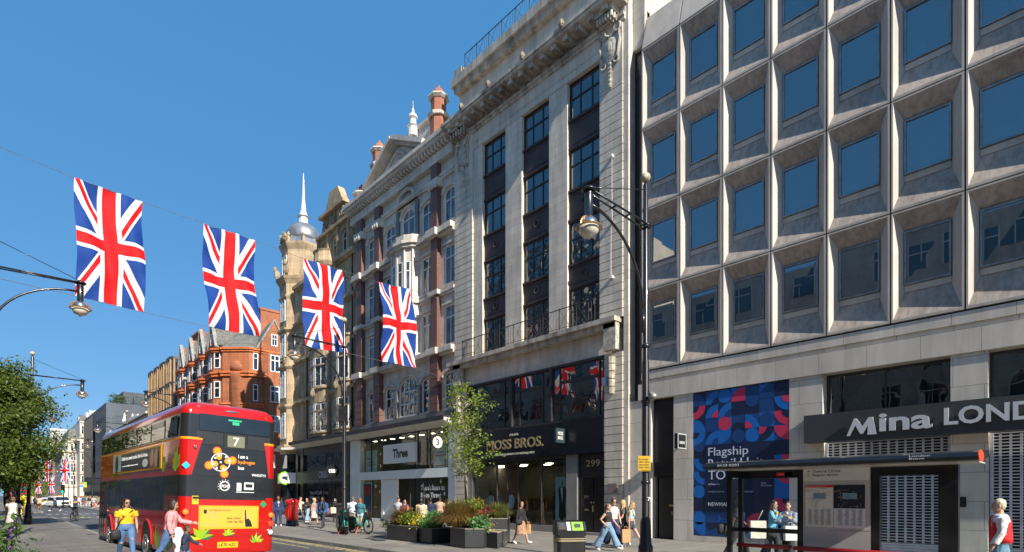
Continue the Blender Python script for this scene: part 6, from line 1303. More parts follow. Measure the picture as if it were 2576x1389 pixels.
# ================= bicycles =================
def bicycle(lab,cat,loc,rz,fm,ebike=False,name='bicycle',group=None,sc_=1.):
    """local: rolls toward +y, wheels on z=0"""
    t=thing(name,(0,0,0),lab,cat,group,local=True); r=.33; ry,fy=-.54,.54
    for yy in(ry,fy):
        b=B(); b.s=True; b.torus((0,yy,r),r-.02,.024,'x',28,6); wh=mk('wheel',b,m_tyre,t); b=B(); b.torus((0,yy,r),r-.055,.012,'x',24,4)
        for k in range(10 if ebike else 14): a=2*math.pi*k/(10 if ebike else 14); b.cyl((0,yy,r),(0,yy+(r-.05)*math.cos(a),r+(r-.05)*math.sin(a)),.008 if ebike else .004,n=3)
        b.cyl((-.05,yy,r),(.05,yy,r),.06 if ebike else .025,n=10); mk('rim_and_spokes',b,m_dk if ebike else m_alu,wh)
    b=B(); b.s=True; q=.045 if ebike else .02
    if ebike:
        b.tube([(0,-.18,.36),(0,.08,.34),(0,.2,.5),(0,.36,.88),(0,.38,.98)],[.05,.06,.065,.06,.04],8); b.tube([(0,-.18,.36),(0,-.24,.7)],.032,8); b.tube([(0,ry,r),(0,-.18,.34)],.03,6)
    else:
        b.cyl((0,-.1,.3),(0,.36,.75),q); b.cyl((0,-.2,.72),(0,.36,.85),q); b.cyl((0,-.1,.3),(0,-.22,.85),q); b.cyl((0,ry,r),(0,-.1,.3),q*.7); b.cyl((0,ry,r),(0,-.2,.72),q*.7)
    for s_ in(-1,1): b.tube([(s_*.05,fy,r),(s_*.05,.42,.72)],.022 if ebike else .014,6)
    b.cyl((0,.42,.7),(0,.36,.98),q*.8); mk('frame',b,fm,t)
    b=B(); b.tube([(-.3,.2,1.08),(-.22,.3,1.06),(0,.36,1.04),(.22,.3,1.06),(.3,.2,1.08)],.016,6); b.cyl((0,.36,.95),(0,.36,1.05),.018); mk('handlebar',b,m_blk,t)
    b=B(); b.s=True; b.ell((0,-.3,.92),(.09,.14,.04)); b.cyl((0,-.23,.7),(0,-.26,.92),.018 if not ebike else .022); mk('saddle',b,m_blk,t)
    b=B(); b.cyl((-.02,-.1,.3),(.02,-.1,.3),.1,n=12); b.cyl((-.1,-.1,.3),(-.1,0,.16),.012); b.cyl((.1,-.1,.3),(.1,-.2,.44),.012); b.box(-.16,-.08,-.05,.05,.14,.17); b.box(.08,.16,-.25,-.15,.43,.46); mk('crank_and_pedals',b,m_dk,t)
    b=B(); 
    for yy,a0,a1 in((ry,20,170),(fy,50,150)): b.tube([(0,yy+(r+.03)*math.cos(R(a)),r+(r+.03)*math.sin(R(a))) for a in range(a0,a1,10)],.022,5)
    mk('mudguards',b,m_dk if ebike else fm,t)
    if ebike:
        b=B(); b.s=False
        for k in range(5): b.box(-.17,.17,.5,.78,.78+k*.045,.79+k*.045)
        for xx in(-.17,-.06,.06,.17):
            for yy in(.5,.64,.78): b.box(xx-.006,xx+.006,yy-.006,yy+.006,.78,.98)
        mk('front_basket',b,m_dk,t); b=B(); b.ext([(-.07,-.86,.3),(-.07,-.56,.1),(-.07,-.3,.35),(-.07,-.34,.6),(-.07,-.62,.72),(-.07,-.84,.6)],(.14,0,0)); mk('rear_wheel_skirt',b,m_blk,t)
        b=B(); [b.tube([(s_*.05,-.05,.3),(s_*.12,-.1,.1),(s_*.14,-.1,0)],.016,5) for s_ in(-1,1)]; mk('kickstand',b,pm('orange_stand',(.8,.15,.02),.4,var=0) if 'orange_stand' not in bpy.data.materials else bpy.data.materials['orange_stand'],t)
    t.location=loc; t.rotation_euler=(0,0,rz); t.scale=(sc_,)*3; return t
m_teal=pm('teal_frame',(.02,.42,.3),.3,var=.03,coat=.4)
x,y=T(862,26.9); bicycle('teal electric hire bike with a basket, left one standing by the lamp post','bicycle',(x,y,0),R(180-12),m_teal,True,'hire_bicycle','teal hire bikes on the pavement',1.2)
x,y=T(906,27.2); bicycle('teal electric hire bike, right one, its front wheel clear of the other','bicycle',(x,y,0),R(180+8),m_teal,True,'hire_bicycle','teal hire bikes on the pavement',1.2)
# ================= people =================
CM={}
def cm(c,rough=.8,var=.12,scale=7):
    k=(tuple(round(x,3) for x in c),rough)
    if k not in CM: CM[k]=pm('cloth_%d'%len(CM),c,rough,var=var,scale=scale,bump=.9,bscale=11)
    return CM[k]
SKIN={'light':(.52,.3,.21),'tan':(.4,.22,.14),'brown':(.2,.1,.06),'dark':(.1,.05,.032)}
def skinmat(s):
    n='skin_'+s
    return bpy.data.materials.get(n) or pm(n,SKIN[s],.5,var=.06,scale=9)
def remesh(o,vox,smooth=2):
    m=o.modifiers.new('r','REMESH'); m.mode='VOXEL'; m.voxel_size=vox; m.use_smooth_shade=True
    if smooth: q=o.modifiers.new('s','SMOOTH'); q.iterations=smooth; q.factor=.5
    dg=bpy.context.evaluated_depsgraph_get(); me=bpy.data.meshes.new_from_object(o.evaluated_get(dg)); mats=[x for x in o.data.materials]; old=o.data; o.modifiers.clear(); o.data=me; bpy.data.meshes.remove(old)
    me.materials.clear(); [me.materials.append(x) for x in mats]
    me.polygons.foreach_set('use_smooth',[True]*len(me.polygons)); me.polygons.foreach_set('material_index',[0]*len(me.polygons)); return o
def person(lab,x,y,face=0,h=1.7,z0=0.,skin='light',legs=((22,8),(-18,18)),arms=((15,8,15),(-18,8,15)),top=((.8,.8,.8),'short'),bottom=('trousers',(.03,.03,.04)),hair=('short',(.03,.02,.015)),shoes=(.75,.75,.75),w=1.,lean=.04,headturn=0,headdown=0,crop=0,vox=.014,extras=None,group=None,sit=False,glasses=False,fingers=None,twist=0,collar=None,name='person'):
    vd=Vector((x,y)).normalized(); rt=Vector((vd.y,-vd.x)); d=-vd*math.cos(R(face))+rt*math.sin(R(face)); rz=math.atan2(d.x,-d.y)
    t=thing(name,(0,0,0),lab,'person',group,local=True)
    HIP,SH=.93,1.385
    L=lambda p:Vector((p[0],p[1]-(p[2]-HIP)*lean if p[2]>HIP else p[1],p[2]))
    feet=[];lg=[]
    for i,(a,k) in enumerate(legs):
        sx=(.088 if i==0 else -.088)*w; hp=Vector((sx,0,HIP)); kn=hp+.44*Vector((sx*.15,-math.sin(R(a)),-math.cos(R(a)))); an=kn+.42*Vector((0,-math.sin(R(a-k)),-math.cos(R(a-k))))
        tilt=R(max(-25,min(50,(k-a)*1.0 if k>a+12 else 0))); toe=an+Vector((sx*.2,-.16*math.cos(tilt),-.045-.16*math.sin(tilt))); heel=an+Vector((0,.045*math.cos(tilt),-.05+.045*math.sin(tilt))); lg.append((hp,kn,an,toe,heel)); feet.append(min(toe.z,heel.z)-.028)
    dz=0 if sit else -min(feet)
    sh=lambda v:v+Vector((0,0,dz))
    am=[]
    for i,ar in enumerate(arms):
        f,ab,e=ar[:3]; inw=ar[3] if len(ar)>3 else 8; s_=1 if i==0 else -1
        p=L((s_*.178*w,0,SH)); ud=Vector((s_*math.sin(R(ab)),-math.sin(R(f))*math.cos(R(ab)),-math.cos(R(f))*math.cos(R(ab)))); el=p+.285*ud
        g=f+e; fd=Vector((-s_*math.sin(R(inw))*math.sin(R(min(90,e)))+s_*math.sin(R(ab))*.5,-math.sin(R(g)),-math.cos(R(g)))).normalized(); wr=el+.25*fd; am.append((p,el,wr,fd,s_))
    b=B(); b.s=True
    tor=[(.86,.15,.1),(.93,.172,.118),(1.0,.158,.112),(1.09,.134,.1),(1.2,.15,.108),(1.3,.168,.118),(1.38,.172,.1),(1.44,.14,.078),(1.475,.075,.06)]
    def ring(z,rx,ry,inf=0,n=14): c=L((0,0,z)); return [sh(c+Vector(((rx*w+inf)*math.cos(2*math.pi*k/n),(ry*w+inf)*math.sin(2*math.pi*k/n),0))) for k in range(n)]
    b.rings([ring(*q) for q in tor])
    hc=L((0,-.015,1.625)); hm=Matrix.Rotation(R(headturn),3,'Z')@Matrix.Rotation(R(headdown),3,'X')
    hp_=lambda v:sh(hc+hm@Vector(v))
    b.tube([sh(L((0,.01,1.44))),sh(L((0,.005,1.5))),hp_((0,.02,-.06))],[.06,.055,.052],8)
    hr=[]
    for z,rx,y0,y1 in((-.118,.03,-.075,-.02),(-.1,.05,-.088,.03),(-.06,.064,-.095,.075),(-.02,.072,-.098,.092),(.03,.078,-.098,.1),(.075,.073,-.088,.098),(.105,.055,-.062,.08),(.125,.02,-.02,.04)):
        cy=(y0+y1)/2; ry=(y1-y0)/2; hr.append([hp_((rx*math.cos(2*math.pi*k/12),cy+ry*math.sin(2*math.pi*k/12),z)) for k in range(12)])
    b.rings(hr); b.tube([hp_((0,-.09,.01)),hp_((0,-.118,-.03)),hp_((0,-.09,-.045))],[.012,.017,.012],6)
    for s_ in(-1,1): b.ell(hp_((s_*.078,.005,-.01)),(.012,.022,.032),6,5)
    for p,el,wr,fd,s_ in am: b.tube([sh(p),sh(p+(el-p)*.5),sh(el),sh(el+(wr-el)*.3),sh(wr)],[.048*w,.044*w,.037,.038,.026],8)
    for i,(hp,kn,an,toe,heel) in enumerate(lg):
        b.tube([sh(hp+Vector((0,0,.02))),sh(hp+(kn-hp)*.5),sh(kn),sh(kn+(an-kn)*.32),sh(an)],[.092*w,.075*w,.054,.054,.036],10)
        b.tube([sh(heel+Vector((0,0,.01))),sh(an+(toe-an)*.5+Vector((0,0,-.01))),sh(toe)],[.034,.04,.028],8)
    vf=fingers if fingers is not None else vox<.013
    for p,el,wr,fd,s_ in am:
        side=fd.cross(Vector((s_,0,0))); side=side.normalized() if side.length>.1 else Vector((0,-1,0)); pn=fd.cross(side).normalized()
        pc=wr+fd*.05; M_=Matrix((side,pn,fd)).transposed(); b.ell(sh(pc),(.038,.018,.055),8,6,M_)
        for k,ln in enumerate((.058,.07,.075,.066)): o_=wr+fd*.09+side*(-.026+.0175*k); q=o_+fd*ln*.55+pn*.008*s_; b.tube([sh(o_-fd*.02),sh(q),sh(q+fd*ln*.4+pn*.022*s_)],[.0095,.009,.007],5)
        o_=wr+fd*.035+side*.034; b.tube([sh(o_),sh(o_+side*.022+fd*.028),sh(o_+side*.02+fd*.058)],[.012,.011,.008],5)
    bd=mk('body',b,skinmat(skin),t); remesh(bd,vox,1)
    # face
    b=B(); b.s=True
    for s_ in(-1,1): b.ell(hp_((s_*.031,-.094,.015)),(.013,.007,.007),6,5); b.tube([hp_((s_*.015,-.098,.035)),hp_((s_*.048,-.088,.034))],.004,4)
    b.ell(hp_((0,-.094,-.066)),(.02,.006,.006),6,4); mk('face_features',b,bpy.data.materials.get('face_dark') or pm('face_dark',(.06,.02,.018),.6,var=0),t)
    if glasses:
        b=B(); b.s=True
        for s_ in(-1,1): b.ell(hp_((s_*.034,-.104,.012)),(.03,.008,.02),8,6); b.tube([hp_((s_*.06,-.095,.02)),hp_((s_*.082,.0,.015))],.005,4)
        mk('sunglasses',b,m_blk,t)
    # top
    if top:
        col,sl=top[0],top[1]; inf=.014 if len(top)<3 else top[2]; hem=crop or .88; b=B(); b.s=True
        zz=[hem]+[q[0] for q in tor if q[0]>hem+.03 and q[0]<1.46]
        def tr(z):
            for (z0_,a0,c0),(z1_,a1,c1) in zip(tor,tor[1:]):
                if z0_<=z<=z1_: f=(z-z0_)/(z1_-z0_); return a0+(a1-a0)*f,c0+(c1-c0)*f
            return tor[0][1:] if z<tor[0][0] else tor[-1][1:]
        if hem<.86: b.rings([ring(hem,.19,.13,inf+.01)]+[ring(z,*tr(z),inf) for z in zz[1:]])
        else: b.rings([ring(z,*tr(z),inf) for z in zz])
        b.rings([ring(1.4,.165,.09,inf*.8),ring(1.46,.1,.07,inf*.8)])
        for p,el,wr,fd,s_ in am:
            if sl=='none': continue
            if sl=='strap': continue
            k=.55 if sl=='short' else 1; ex=inf*1.1
            pts=[p,p+(el-p)*.55] if sl=='short' else [p,p+(el-p)*.55,el,el+(wr-el)*.5,wr-(wr-el)*.04]; rr_=[.055*w+ex,.046*w+ex*1.2] if sl=='short' else [.058*w+ex,.048*w+ex,.042+ex,.038+ex,.033+ex]
            b.tube([sh(q) for q in pts],rr_,9)
        o=mk('top',b,cm(col),t); remesh(o,max(vox,.013),1)
    # bottom
    kind,col=bottom[:2]; b=B(); b.s=True
    if kind in('trousers','wide','shorts','leggings'):
        b.rings([ring(z,a,c,.012) for z,a,c in tor[:3]]+[ring(1.05,.145,.105,.01)]); e={'trousers':.016,'wide':.045,'shorts':.022,'leggings':.008}[kind]
        for hp,kn,an,toe,heel in lg:
            if kind=='shorts': b.tube([sh(hp),sh(hp+(kn-hp)*.3),sh(hp+(kn-hp)*.5)],[.1*w,.09*w+e,.085*w+e],10)
            else:
                k2=an+(kn-an)*.06; ee=e*1.7 if kind=='wide' else e
                b.tube([sh(hp),sh(hp+(kn-hp)*.5),sh(kn),sh(kn+(an-kn)*.45),sh(k2)],[.1*w,.078*w+e,.06+e,.052+ee,.042+ee*(1.35 if kind=='wide' else 1)],10)
        o=mk({'shorts':'shorts'}.get(kind,'trousers'),b,cm(col),t); remesh(o,max(vox,.013),1)
    else:
        ln=bottom[2] if len(bottom)>2 else .55; fl=bottom[3] if len(bottom)>3 else .1; sy=(lg[0][1].y+lg[1][1].y)/2*.6
        def rg(f):
            z=1.04-ln*f; wave=.02*f
            return [sh(Vector(((.15+.03*min(1,f*4)+fl*f+wave*math.cos(k*math.pi/2.5))*w*math.cos(2*math.pi*k/20),sy*f+(.11+.02*min(1,f*4)+(fl+.05)*f+wave*math.sin(k*1.9))*math.sin(2*math.pi*k/20),z))) for k in range(20)]
        b.rings([rg(f) for f in(0,.12,.25,.45,.7,.9,1)]); m_=cm(col,.8,.5 if len(bottom)>4 else .12,22 if len(bottom)>4 else 7); mk('skirt',b,m_,t)
    # shoes
    for hp,kn,an,toe,heel in lg:
        b=B(); b.s=True; f=(toe-heel).normalized(); b.tube([sh(heel-f*.01),sh(heel+(toe-heel)*.4+Vector((0,0,.012))),sh(heel+(toe-heel)*.8),sh(toe+f*.03)],[.043,.05,.044,.026],8); mk('shoe',b,cm(shoes,.5,.04),t)
    # hair
    hk,hcol=hair; b=B(); b.s=True; E_=lambda v,r:b.ell(hp_(v),r,10,7,hm)
    if hk!='bald':
        if hk in('cap','helmet'): E_((0,.01,.07),(.09,.112,.075)); 
        elif hk=='hood': E_((0,.03,.03),(.1,.115,.125)); b.tube([sh(L((0,.06,1.4))),sh(L((0,.05,1.52)))],[.11,.09],10)
        else:
            E_((0,.018,.05),(.088,.105,.095)); E_((0,.05,.0),(.082,.07,.085))
            if hk=='curly': [E_((r2.uniform(-.06,.06),r2.uniform(-.05,.08),.1+r2.uniform(0,.07)),(.045,.045,.04)) for _ in range(12)]
            if hk=='bob': E_((0,.045,-.05),(.095,.075,.1)); E_((.075,.0,-.05),(.03,.05,.09)); E_((-.075,.0,-.05),(.03,.05,.09))
            if hk=='long':
                for q in(-.07,-.035,0,.035,.07): b.tube([hp_((q,.07-abs(q)*.4,.02)),hp_((q*1.3,.085-abs(q)*.5,-.12)),sh(L((q*1.5,.1-abs(q)*.3,1.36))),sh(L((q*1.4,.1,1.2)))],[.045,.05,.05,.025],8)
                for s_ in(-1,1): b.tube([hp_((s_*.07,-.01,.02)),hp_((s_*.09,-.01,-.1)),sh(L((s_*.11,-.075,1.36))),sh(L((s_*.1,-.12,1.22)))],[.03,.034,.034,.02],8)
            if hk=='pony': b.tube([hp_((0,.1,.05)),hp_((0,.15,-.02)),hp_((0,.13,-.18))],[.035,.04,.02],8)
            if hk=='bun': E_((0,.1,.11),(.05,.05,.05)); E_((.03,.13,.05),(.05,.05,.05))
        o=mk({'cap':'cap','helmet':'helmet','hood':'hood'}.get(hk,'hair'),b,cm(hcol,.55,.2,14),t); remesh(o,max(vox*.9,.012),1)
    if collar:
        b=B(); b.s=True; b.ext([sh(L((-.045,-.128,1.43))),sh(L((.045,-.128,1.43))),sh(L((.015,-.136,1.15))),sh(L((-.015,-.136,1.15)))],(0,-.012,0)); mk('shirt_front',b,cm(collar,.7,.04),t)
    k=h/1.75; t.scale=(k,)*3; t.rotation_euler=(0,0,rz); t.location=(x,y,z0)
    W=Matrix.Translation((x,y,z0))@Matrix.Rotation(rz,4,'Z')@Matrix.Scale(k,4)
    return t,(lambda p:W@p),dict(am=[(sh(a[0]),sh(a[1]),sh(a[2]+a[3]*.09)) for a in am],dz=dz,hp=hp_,L=lambda p:sh(L(p)),lg=[[sh(q) for q in l] for l in lg])
def bag(lab,pos,size,col,name='shopping_bag',cat='bag',rz=0,strap=None,mat=None,soft=False,text_=None):
    t=thing(name,tuple(pos),lab,cat); b=B(); x,y,z=pos; w_,d_,h_=size
    M_=Matrix.Translation((x,y,z))@Matrix.Rotation(rz,4,'Z'); b.X=M_; b.s=soft
    if soft: b.rings([[(w_/2*f*math.cos(2*math.pi*k/12),d_/2*f*math.sin(2*math.pi*k/12),zz) for k in range(12)] for f,zz in((.5,-h_),(.95,-h_*.93),(1.05,-h_*.6),(1,-h_*.25),(.85,0))])
    else: b.rings([[(sx*w_/2*f,sy*d_/2*f,zz) for sx,sy in((-1,-1),(1,-1),(1,1),(-1,1))] for f,zz in((.97,-h_),(1,-h_*.5),(1,0))])
    mk('bag_body',b,mat or cm(col,.7,.08),t)
    b=B(); b.s=True; b.X=M_
    if strap: b.X=None; b.tube([Vector(q) for q in strap],.012,5)
    else: [b.tube([(-w_*.2,s_*d_*.3,0),(-w_*.12,s_*d_*.2,.1),(w_*.12,s_*d_*.2,.1),(w_*.2,s_*d_*.3,0)],.008,5) for s_ in(-1,1)]
    mk('handle',b,mat or cm(sc3(col,.7),.7,.08),t); return t
# --- the two women and child in front of the bus
x,y=T(318,15.2); yw,W,J=person('woman in a mustard yellow t-shirt, ripped jeans and sunglasses walking beside the bus',x,y,12,1.7,.12,'tan',((20,2),(-14,26)),((4,7,22,14),(-8,7,12,6)),((.75,.42,.01),'short',.018),('trousers',(.07,.15,.3)),('long',(.018,.01,.008)),(.7,.7,.7),1.12,.03,12,6,crop=1.02,vox=.01,glasses=True)
b=B(); b.s=True
for l,fs in zip(J['lg'],((.25,.52,.8),(.35,.62))):
    for q in fs: c=l[0]+(l[1]-l[0])*q; b.ell(c+Vector((0,-.085+.02*q,0)),(.045,.02,.03),8,5)
    c=l[1]; b.ell(c+Vector((0,-.06,-.02)),(.04,.02,.035),8,5)
mk('torn_denim_patches',b,skinmat('tan'),yw)
a=J['am'][1]; p=W(J['L']((-.26,-.02,.86))); bag('black slouchy shoulder bag carried by the woman in mustard yellow',p,(.26,.16,.26),(.012,.012,.014),'shoulder_bag','bag',0,[p,W(J['L']((-.16,-.13,1.15))),W(J['L']((.12,-.14,1.42))),W(J['L']((.12,.12,1.42))),W(J['L']((-.1,.14,1.1))),p],soft=True)
x,y=T(428,13.9); pw,W,J=person('woman in a pink top and blue jeans reaching for the child behind the bus',x,y,82,1.69,.1,'tan',((26,4),(-22,12)),((42,6,38,2),(-6,8,22)),((.62,.28,.29),'long',.02),('trousers',(.06,.13,.27)),('bob',(.02,.012,.01)),(.5,.5,.5),1.2,.09,0,14,crop=.98,vox=.01)
p=W(J['am'][1][2]); b=B(); b.s=True; t=thing('white_jacket',tuple(p),'crumpled white jacket hanging from the hand of the woman in pink','jacket')
rr_=Vector((y,-x,0)).normalized(); pj=Vector(T(449,13.6)+(0,)); pj.z=0
for k,(dx,dz_,r_) in enumerate(((0,1.0,.1),(.05,.9,.15),(.0,.78,.14),(.08,.66,.16),(.03,.52,.13),(.1,.42,.1))): b.ell(pj+rr_*dx+Vector((0,0,dz_)),(r_,r_*.7,.12),9,6)
b.tube([pj+rr_*.12+Vector((0,0,.98)),pj+rr_*.17+Vector((0,0,.75)),pj+rr_*.16+Vector((0,0,.5))],[.05,.055,.04],7)
o=mk('cloth',b,m_white,t); remesh(o,.02,1)
x,y=T(464,13.5); person('small boy in a dark t-shirt and red jacket striding ahead of the woman in pink',x,y,86,1.17,.0,'brown',((28,6),(-24,14)),((38,6,24),(-15,8,20)),((.02,.03,.06),'long',.025),('trousers',(.07,.13,.25)),('short',(.02,.015,.012)),(.5,.5,.5),1.08,.12,vox=.013)
# --- left pavement and road
x,y=T(33,25.2); person('woman in a speckled pale dress riding away along the left pavement',x,y,172,1.66,.16,'light',((38,58),(10,22)),((50,14,14),(46,18,14)),((.52,.47,.45),'short',.02),('skirt',(.52,.47,.45),.62,.08,1),('pony',(.16,.09,.05)),(.6,.6,.6),1.1,.1,vox=.014)
bicycle('bicycle under the woman in the speckled dress','bicycle',(x,y-.15,.12),math.atan2(-x,y)+R(8),m_blk)
x,y=T(39,33); person('man in black with a pale shirt front facing the camera by the left posts',x,y,0,1.84,.1,'tan',((0,0),(0,0)),((40,12,40),(36,12,44)),((.015,.015,.018),'long',.03),('trousers',(.03,.03,.035)),('short',(.015,.012,.01)),(.1,.1,.1),1.25,.06,collar=(.55,.6,.65),vox=.02)
x,y=T(187,42.6); person('cyclist in a white t-shirt with a navy and orange backpack ahead of the bus',x,y,176,1.78,.12,'dark',((55,62),(18,30)),((52,14,10),(52,14,10)),((.7,.7,.7),'short',.03),('trousers',(.03,.03,.03)),('short',(.012,.01,.01)),(.2,.12,.08),1.15,.28,sit=False,vox=.018)
bicycle('black bicycle of the cyclist with the backpack','bicycle',(x,y-.1,-.1),math.atan2(-x,y)+R(-16),m_blk)
t=thing('backpack',(x,y-.35,1.25),'navy backpack with an orange panel on the cyclist in white','backpack'); b=B(); b.s=True; b.ell((x+.02,y-.45,1.38),(.17,.12,.25)); mk('bag_body',b,cm((.02,.03,.12)),t); b=B(); b.ext([(x-.12,y-.56,1.3),(x+.14,y-.56,1.34),(x+.12,y-.56,1.46),(x-.1,y-.56,1.42)],(0,-.03,0)); mk('front_panel',b,cm((.85,.25,.03)),t)
x,y=T(100,74); person('cyclist in a beige coat on a red bicycle riding away',x,y,178,1.8,-.02,'light',((50,60),(10,20)),((45,14,14),(45,14,14)),((.5,.36,.22),'long',.05),('trousers',(.35,.2,.07)),('bob',(.1,.06,.03)),(.3,.2,.1),1.25,.1,crop=.75,vox=.025); bicycle('red bicycle ridden by the person in the beige coat','bicycle',(x,y,-.1),math.atan2(-x,y),m_red)
x,y=T(91,78); person('cyclist in dark navy clothes left of the beige coated rider',x,y,178,1.8,0,'light',((50,60),(10,20)),((45,14,14),(45,14,14)),((.02,.025,.05),'long',.04),('trousers',(.02,.02,.03)),('short',(.02,.02,.02)),(.1,.1,.1),1.2,.1,vox=.025); bicycle('red bicycle ridden by the person in dark navy','bicycle',(x,y,-.1),math.atan2(-x,y),m_red)
x,y=T(139,69); person('man in a navy jacket crossing the road with a long stride and white trainers',x,y,-82,1.82,-.1,'light',((34,2),(-32,14)),((18,6,15),(-18,6,12)),((.025,.06,.12),'long',.03),('trousers',(.015,.015,.02)),('short',(.05,.03,.02)),(.8,.8,.8),1.1,.08,vox=.022)
x,y=T(236,76); person('cyclist in a grey t-shirt on a red bicycle coming towards the camera',x,y,4,1.82,0,'light',((50,55),(15,25)),((40,14,20),(40,14,20)),((.35,.35,.36),'short',.03),('shorts',(.2,.2,.22)),('short',(.04,.03,.02)),(.5,.5,.5),1.1,.1,glasses=True,vox=.025); bicycle('red bicycle of the rider in grey coming towards the camera','bicycle',(x,y,-.1),math.atan2(-x,y)+R(180),m_red)
x,y=T(200,88); person('man in a pale t-shirt and pale trousers walking near the crossing crowd',x,y,20,1.8,0,'tan',top=((.5,.5,.55),'short',.02),bottom=('trousers',(.45,.45,.48)),shoes=(.6,.6,.6),vox=.025)
cols=[(.02,.02,.02),(.5,.5,.5),(.3,.05,.04),(.05,.08,.2),(.1,.3,.15),(.35,.25,.15),(.6,.55,.5),(.1,.1,.12)]
FAR=[]
for k in range(6):
    FAR.append(person('',0,1,r2.choice([0,90,180,-90]),1.72,0,r2.choice(['light','tan','brown']),legs=((r2.uniform(8,26),5),(-18,10)),top=(cols[k],r2.choice(['short','long']),.03),bottom=('trousers',cols[(k*3+1)%8]),hair=(r2.choice(['short','bob','long']),r2.choice([(.03,.02,.01),(.2,.12,.05)])),w=1.1,vox=.035)[0])
far=[(s_,t_) for s_,t_ in((193,104),(199,112),(206,100),(211,96),(215,108),(219,118),(223,101),(227,112),(232,122),(241,92),(246,98),(251,90),(226,95),(237,108),(74,150),(79,142),(85,155),(92,160),(66,150),(210,125),(217,130),(229,130),(244,112))]
for i,(px,t_) in enumerate(far):
    x,y=T(px,t_); o=FAR[i] if i<6 else copytree(FAR[i%6]); o.location=(x,y,0); o.rotation_euler=(0,0,r2.uniform(0,6.28)); o['label']='far pedestrian in the small crowd by the junction'; o['group']='far pedestrians by the junction'
# far crowd mass
b=B(); r3=random.Random(4)
for k in range(160):
    px=r3.choice([r3.uniform(62,96),r3.uniform(186,262),r3.uniform(186,262)]); x,y=T(px,r3.uniform(135,190)); h_=r3.uniform(1.55,1.85); b.m=r3.randrange(6); a=r3.uniform(0,3)
    for s_ in(-1,1): b.cyl((x+s_*.1,y,0),(x+s_*.09,y,.85),.07,.1,6)
    b.rings([[(x+rx*math.cos(2*math.pi*q/8),y+rx*.7*math.sin(2*math.pi*q/8),z) for q in range(8)] for z,rx in((.8,.18),(1.1,.17),(h_-.32,.23),(h_-.25,.07))]); b.m=6; b.ell((x,y,h_-.12),(.1,.11,.13),6,5)
mk('distant_crowd',b,[cm(c) for c in cols[:6]]+[skinmat('tan')],kind='stuff')
# --- right pavement, far part
x,y=T(700,33.6); person('bald man in a navy suit with an open white collar beside the post box',x,y,8,1.82,0,'brown',((10,0),(-8,8)),((4,8,10),(-4,8,10)),((.02,.03,.09),'long',.025),('trousers',(.02,.028,.08)),('bald',(0,0,0)),(.8,.8,.8),1.1,.0,collar=(.75,.77,.8),vox=.018)
x,y=T(754,38.6); person('man in a cream sweater and grey trousers with red shoes right of the post box',x,y,75,1.8,0,'light',((22,2),(-20,10)),((60,8,20),(10,8,10)),((.55,.48,.4),'long',.03),('trousers',(.09,.09,.12)),('short',(.03,.02,.015)),(.8,.09,.04),1.1,.05,vox=.02)
x,y=T(773,38.6); person('young woman in a black top and pale blue jeans facing the man in cream',x,y,-35,1.7,0,'light',((16,2),(-16,8)),((30,8,70),(5,8,10)),((.02,.02,.02),'long',.02),('wide',(.22,.34,.42)),('long',(.06,.03,.02)),(.8,.8,.8),1.,.02,crop=1.02,vox=.02)
x,y=T(790,35.5); person('blonde woman in a floral dress half hidden behind the man in the black scarf',x,y,70,1.7,0,'light',((16,2),(-16,8)),top=((.4,.25,.22),'long',.03),bottom=('skirt',(.5,.46,.44),.6,.06,1),hair=('bun',(.5,.36,.18)),shoes=(.05,.05,.05),vox=.02)
x,y=T(812,31.7); sm,W,J=person('dark bearded man in a blue jacket and long black scarf striding beside the hire bikes',x,y,-22,1.83,0,'brown',((26,4),(-24,12)),((-6,10,15),(12,10,20)),((.03,.1,.28),'long',.035),('trousers',(.02,.03,.05)),('bob',(.01,.008,.008)),(.012,.012,.012),1.12,.04,headdown=14,vox=.016)
b=B(); b.s=True
for s_ in(-1,1): b.tube([J['L']((s_*.07,.02,1.48)),J['L']((s_*.1,-.14,1.35)),J['L']((s_*.12,-.17,1.1)),J['L']((s_*.11,-.16,.8))],[.06,.09,.1,.09],8)
b.tube([J['L']((.1,0,1.5)),J['L']((0,.09,1.5)),J['L']((-.1,0,1.5))],.06,8); o=mk('scarf',b,m_dk,sm); remesh(o,.018,2)
p=W(J['L']((.22,.02,1.12))); bag('brown leather shoulder bag on the man with the black scarf',p,(.34,.12,.36),(.2,.07,.04),'shoulder_bag','bag',-.8,[p,W(J['L']((.17,0,1.46)))],soft=True)
x,y=T(843,38.5); pg,W,J=person('woman in black with white headphones photographing with her phone by the cafe front',x,y,62,1.66,0,'brown',((5,0),(-3,2)),((62,8,52,4),(60,8,56,4)),((.015,.015,.018),'long',.03),('trousers',(.015,.015,.018)),('long',(.012,.01,.01)),(.02,.02,.02),1.1,0,vox=.018)
b=B(); b.tube([J['hp']((-.085,0,0)),J['hp']((-.08,0,.09)),J['hp']((0,0,.14)),J['hp']((.08,0,.09)),J['hp']((.085,0,0))],.014,6); [b.ell(J['hp']((s_*.09,0,-.005)),(.025,.04,.045),8,6) for s_ in(-1,1)]; mk('headphones',b,m_white,pg)
p=W(J['L']((-.25,0,1.12))); bag('cream tote bag on the shoulder of the woman with headphones',p,(.36,.09,.42),(.6,.55,.42),'tote_bag','bag',-TH,[p,W(J['L']((-.17,0,1.47)))])
x,y=T(888,30.8); person('grey haired man in a white shirt and beige trousers seen from behind by the bikes',x,y,170,1.8,0,'light',((4,0),(-4,2)),((25,12,60),(10,8,20)),((.62,.66,.78),'long',.03),('trousers',(.33,.27,.2)),('short',(.14,.1,.07)),(.05,.05,.05),1.2,0,vox=.016)
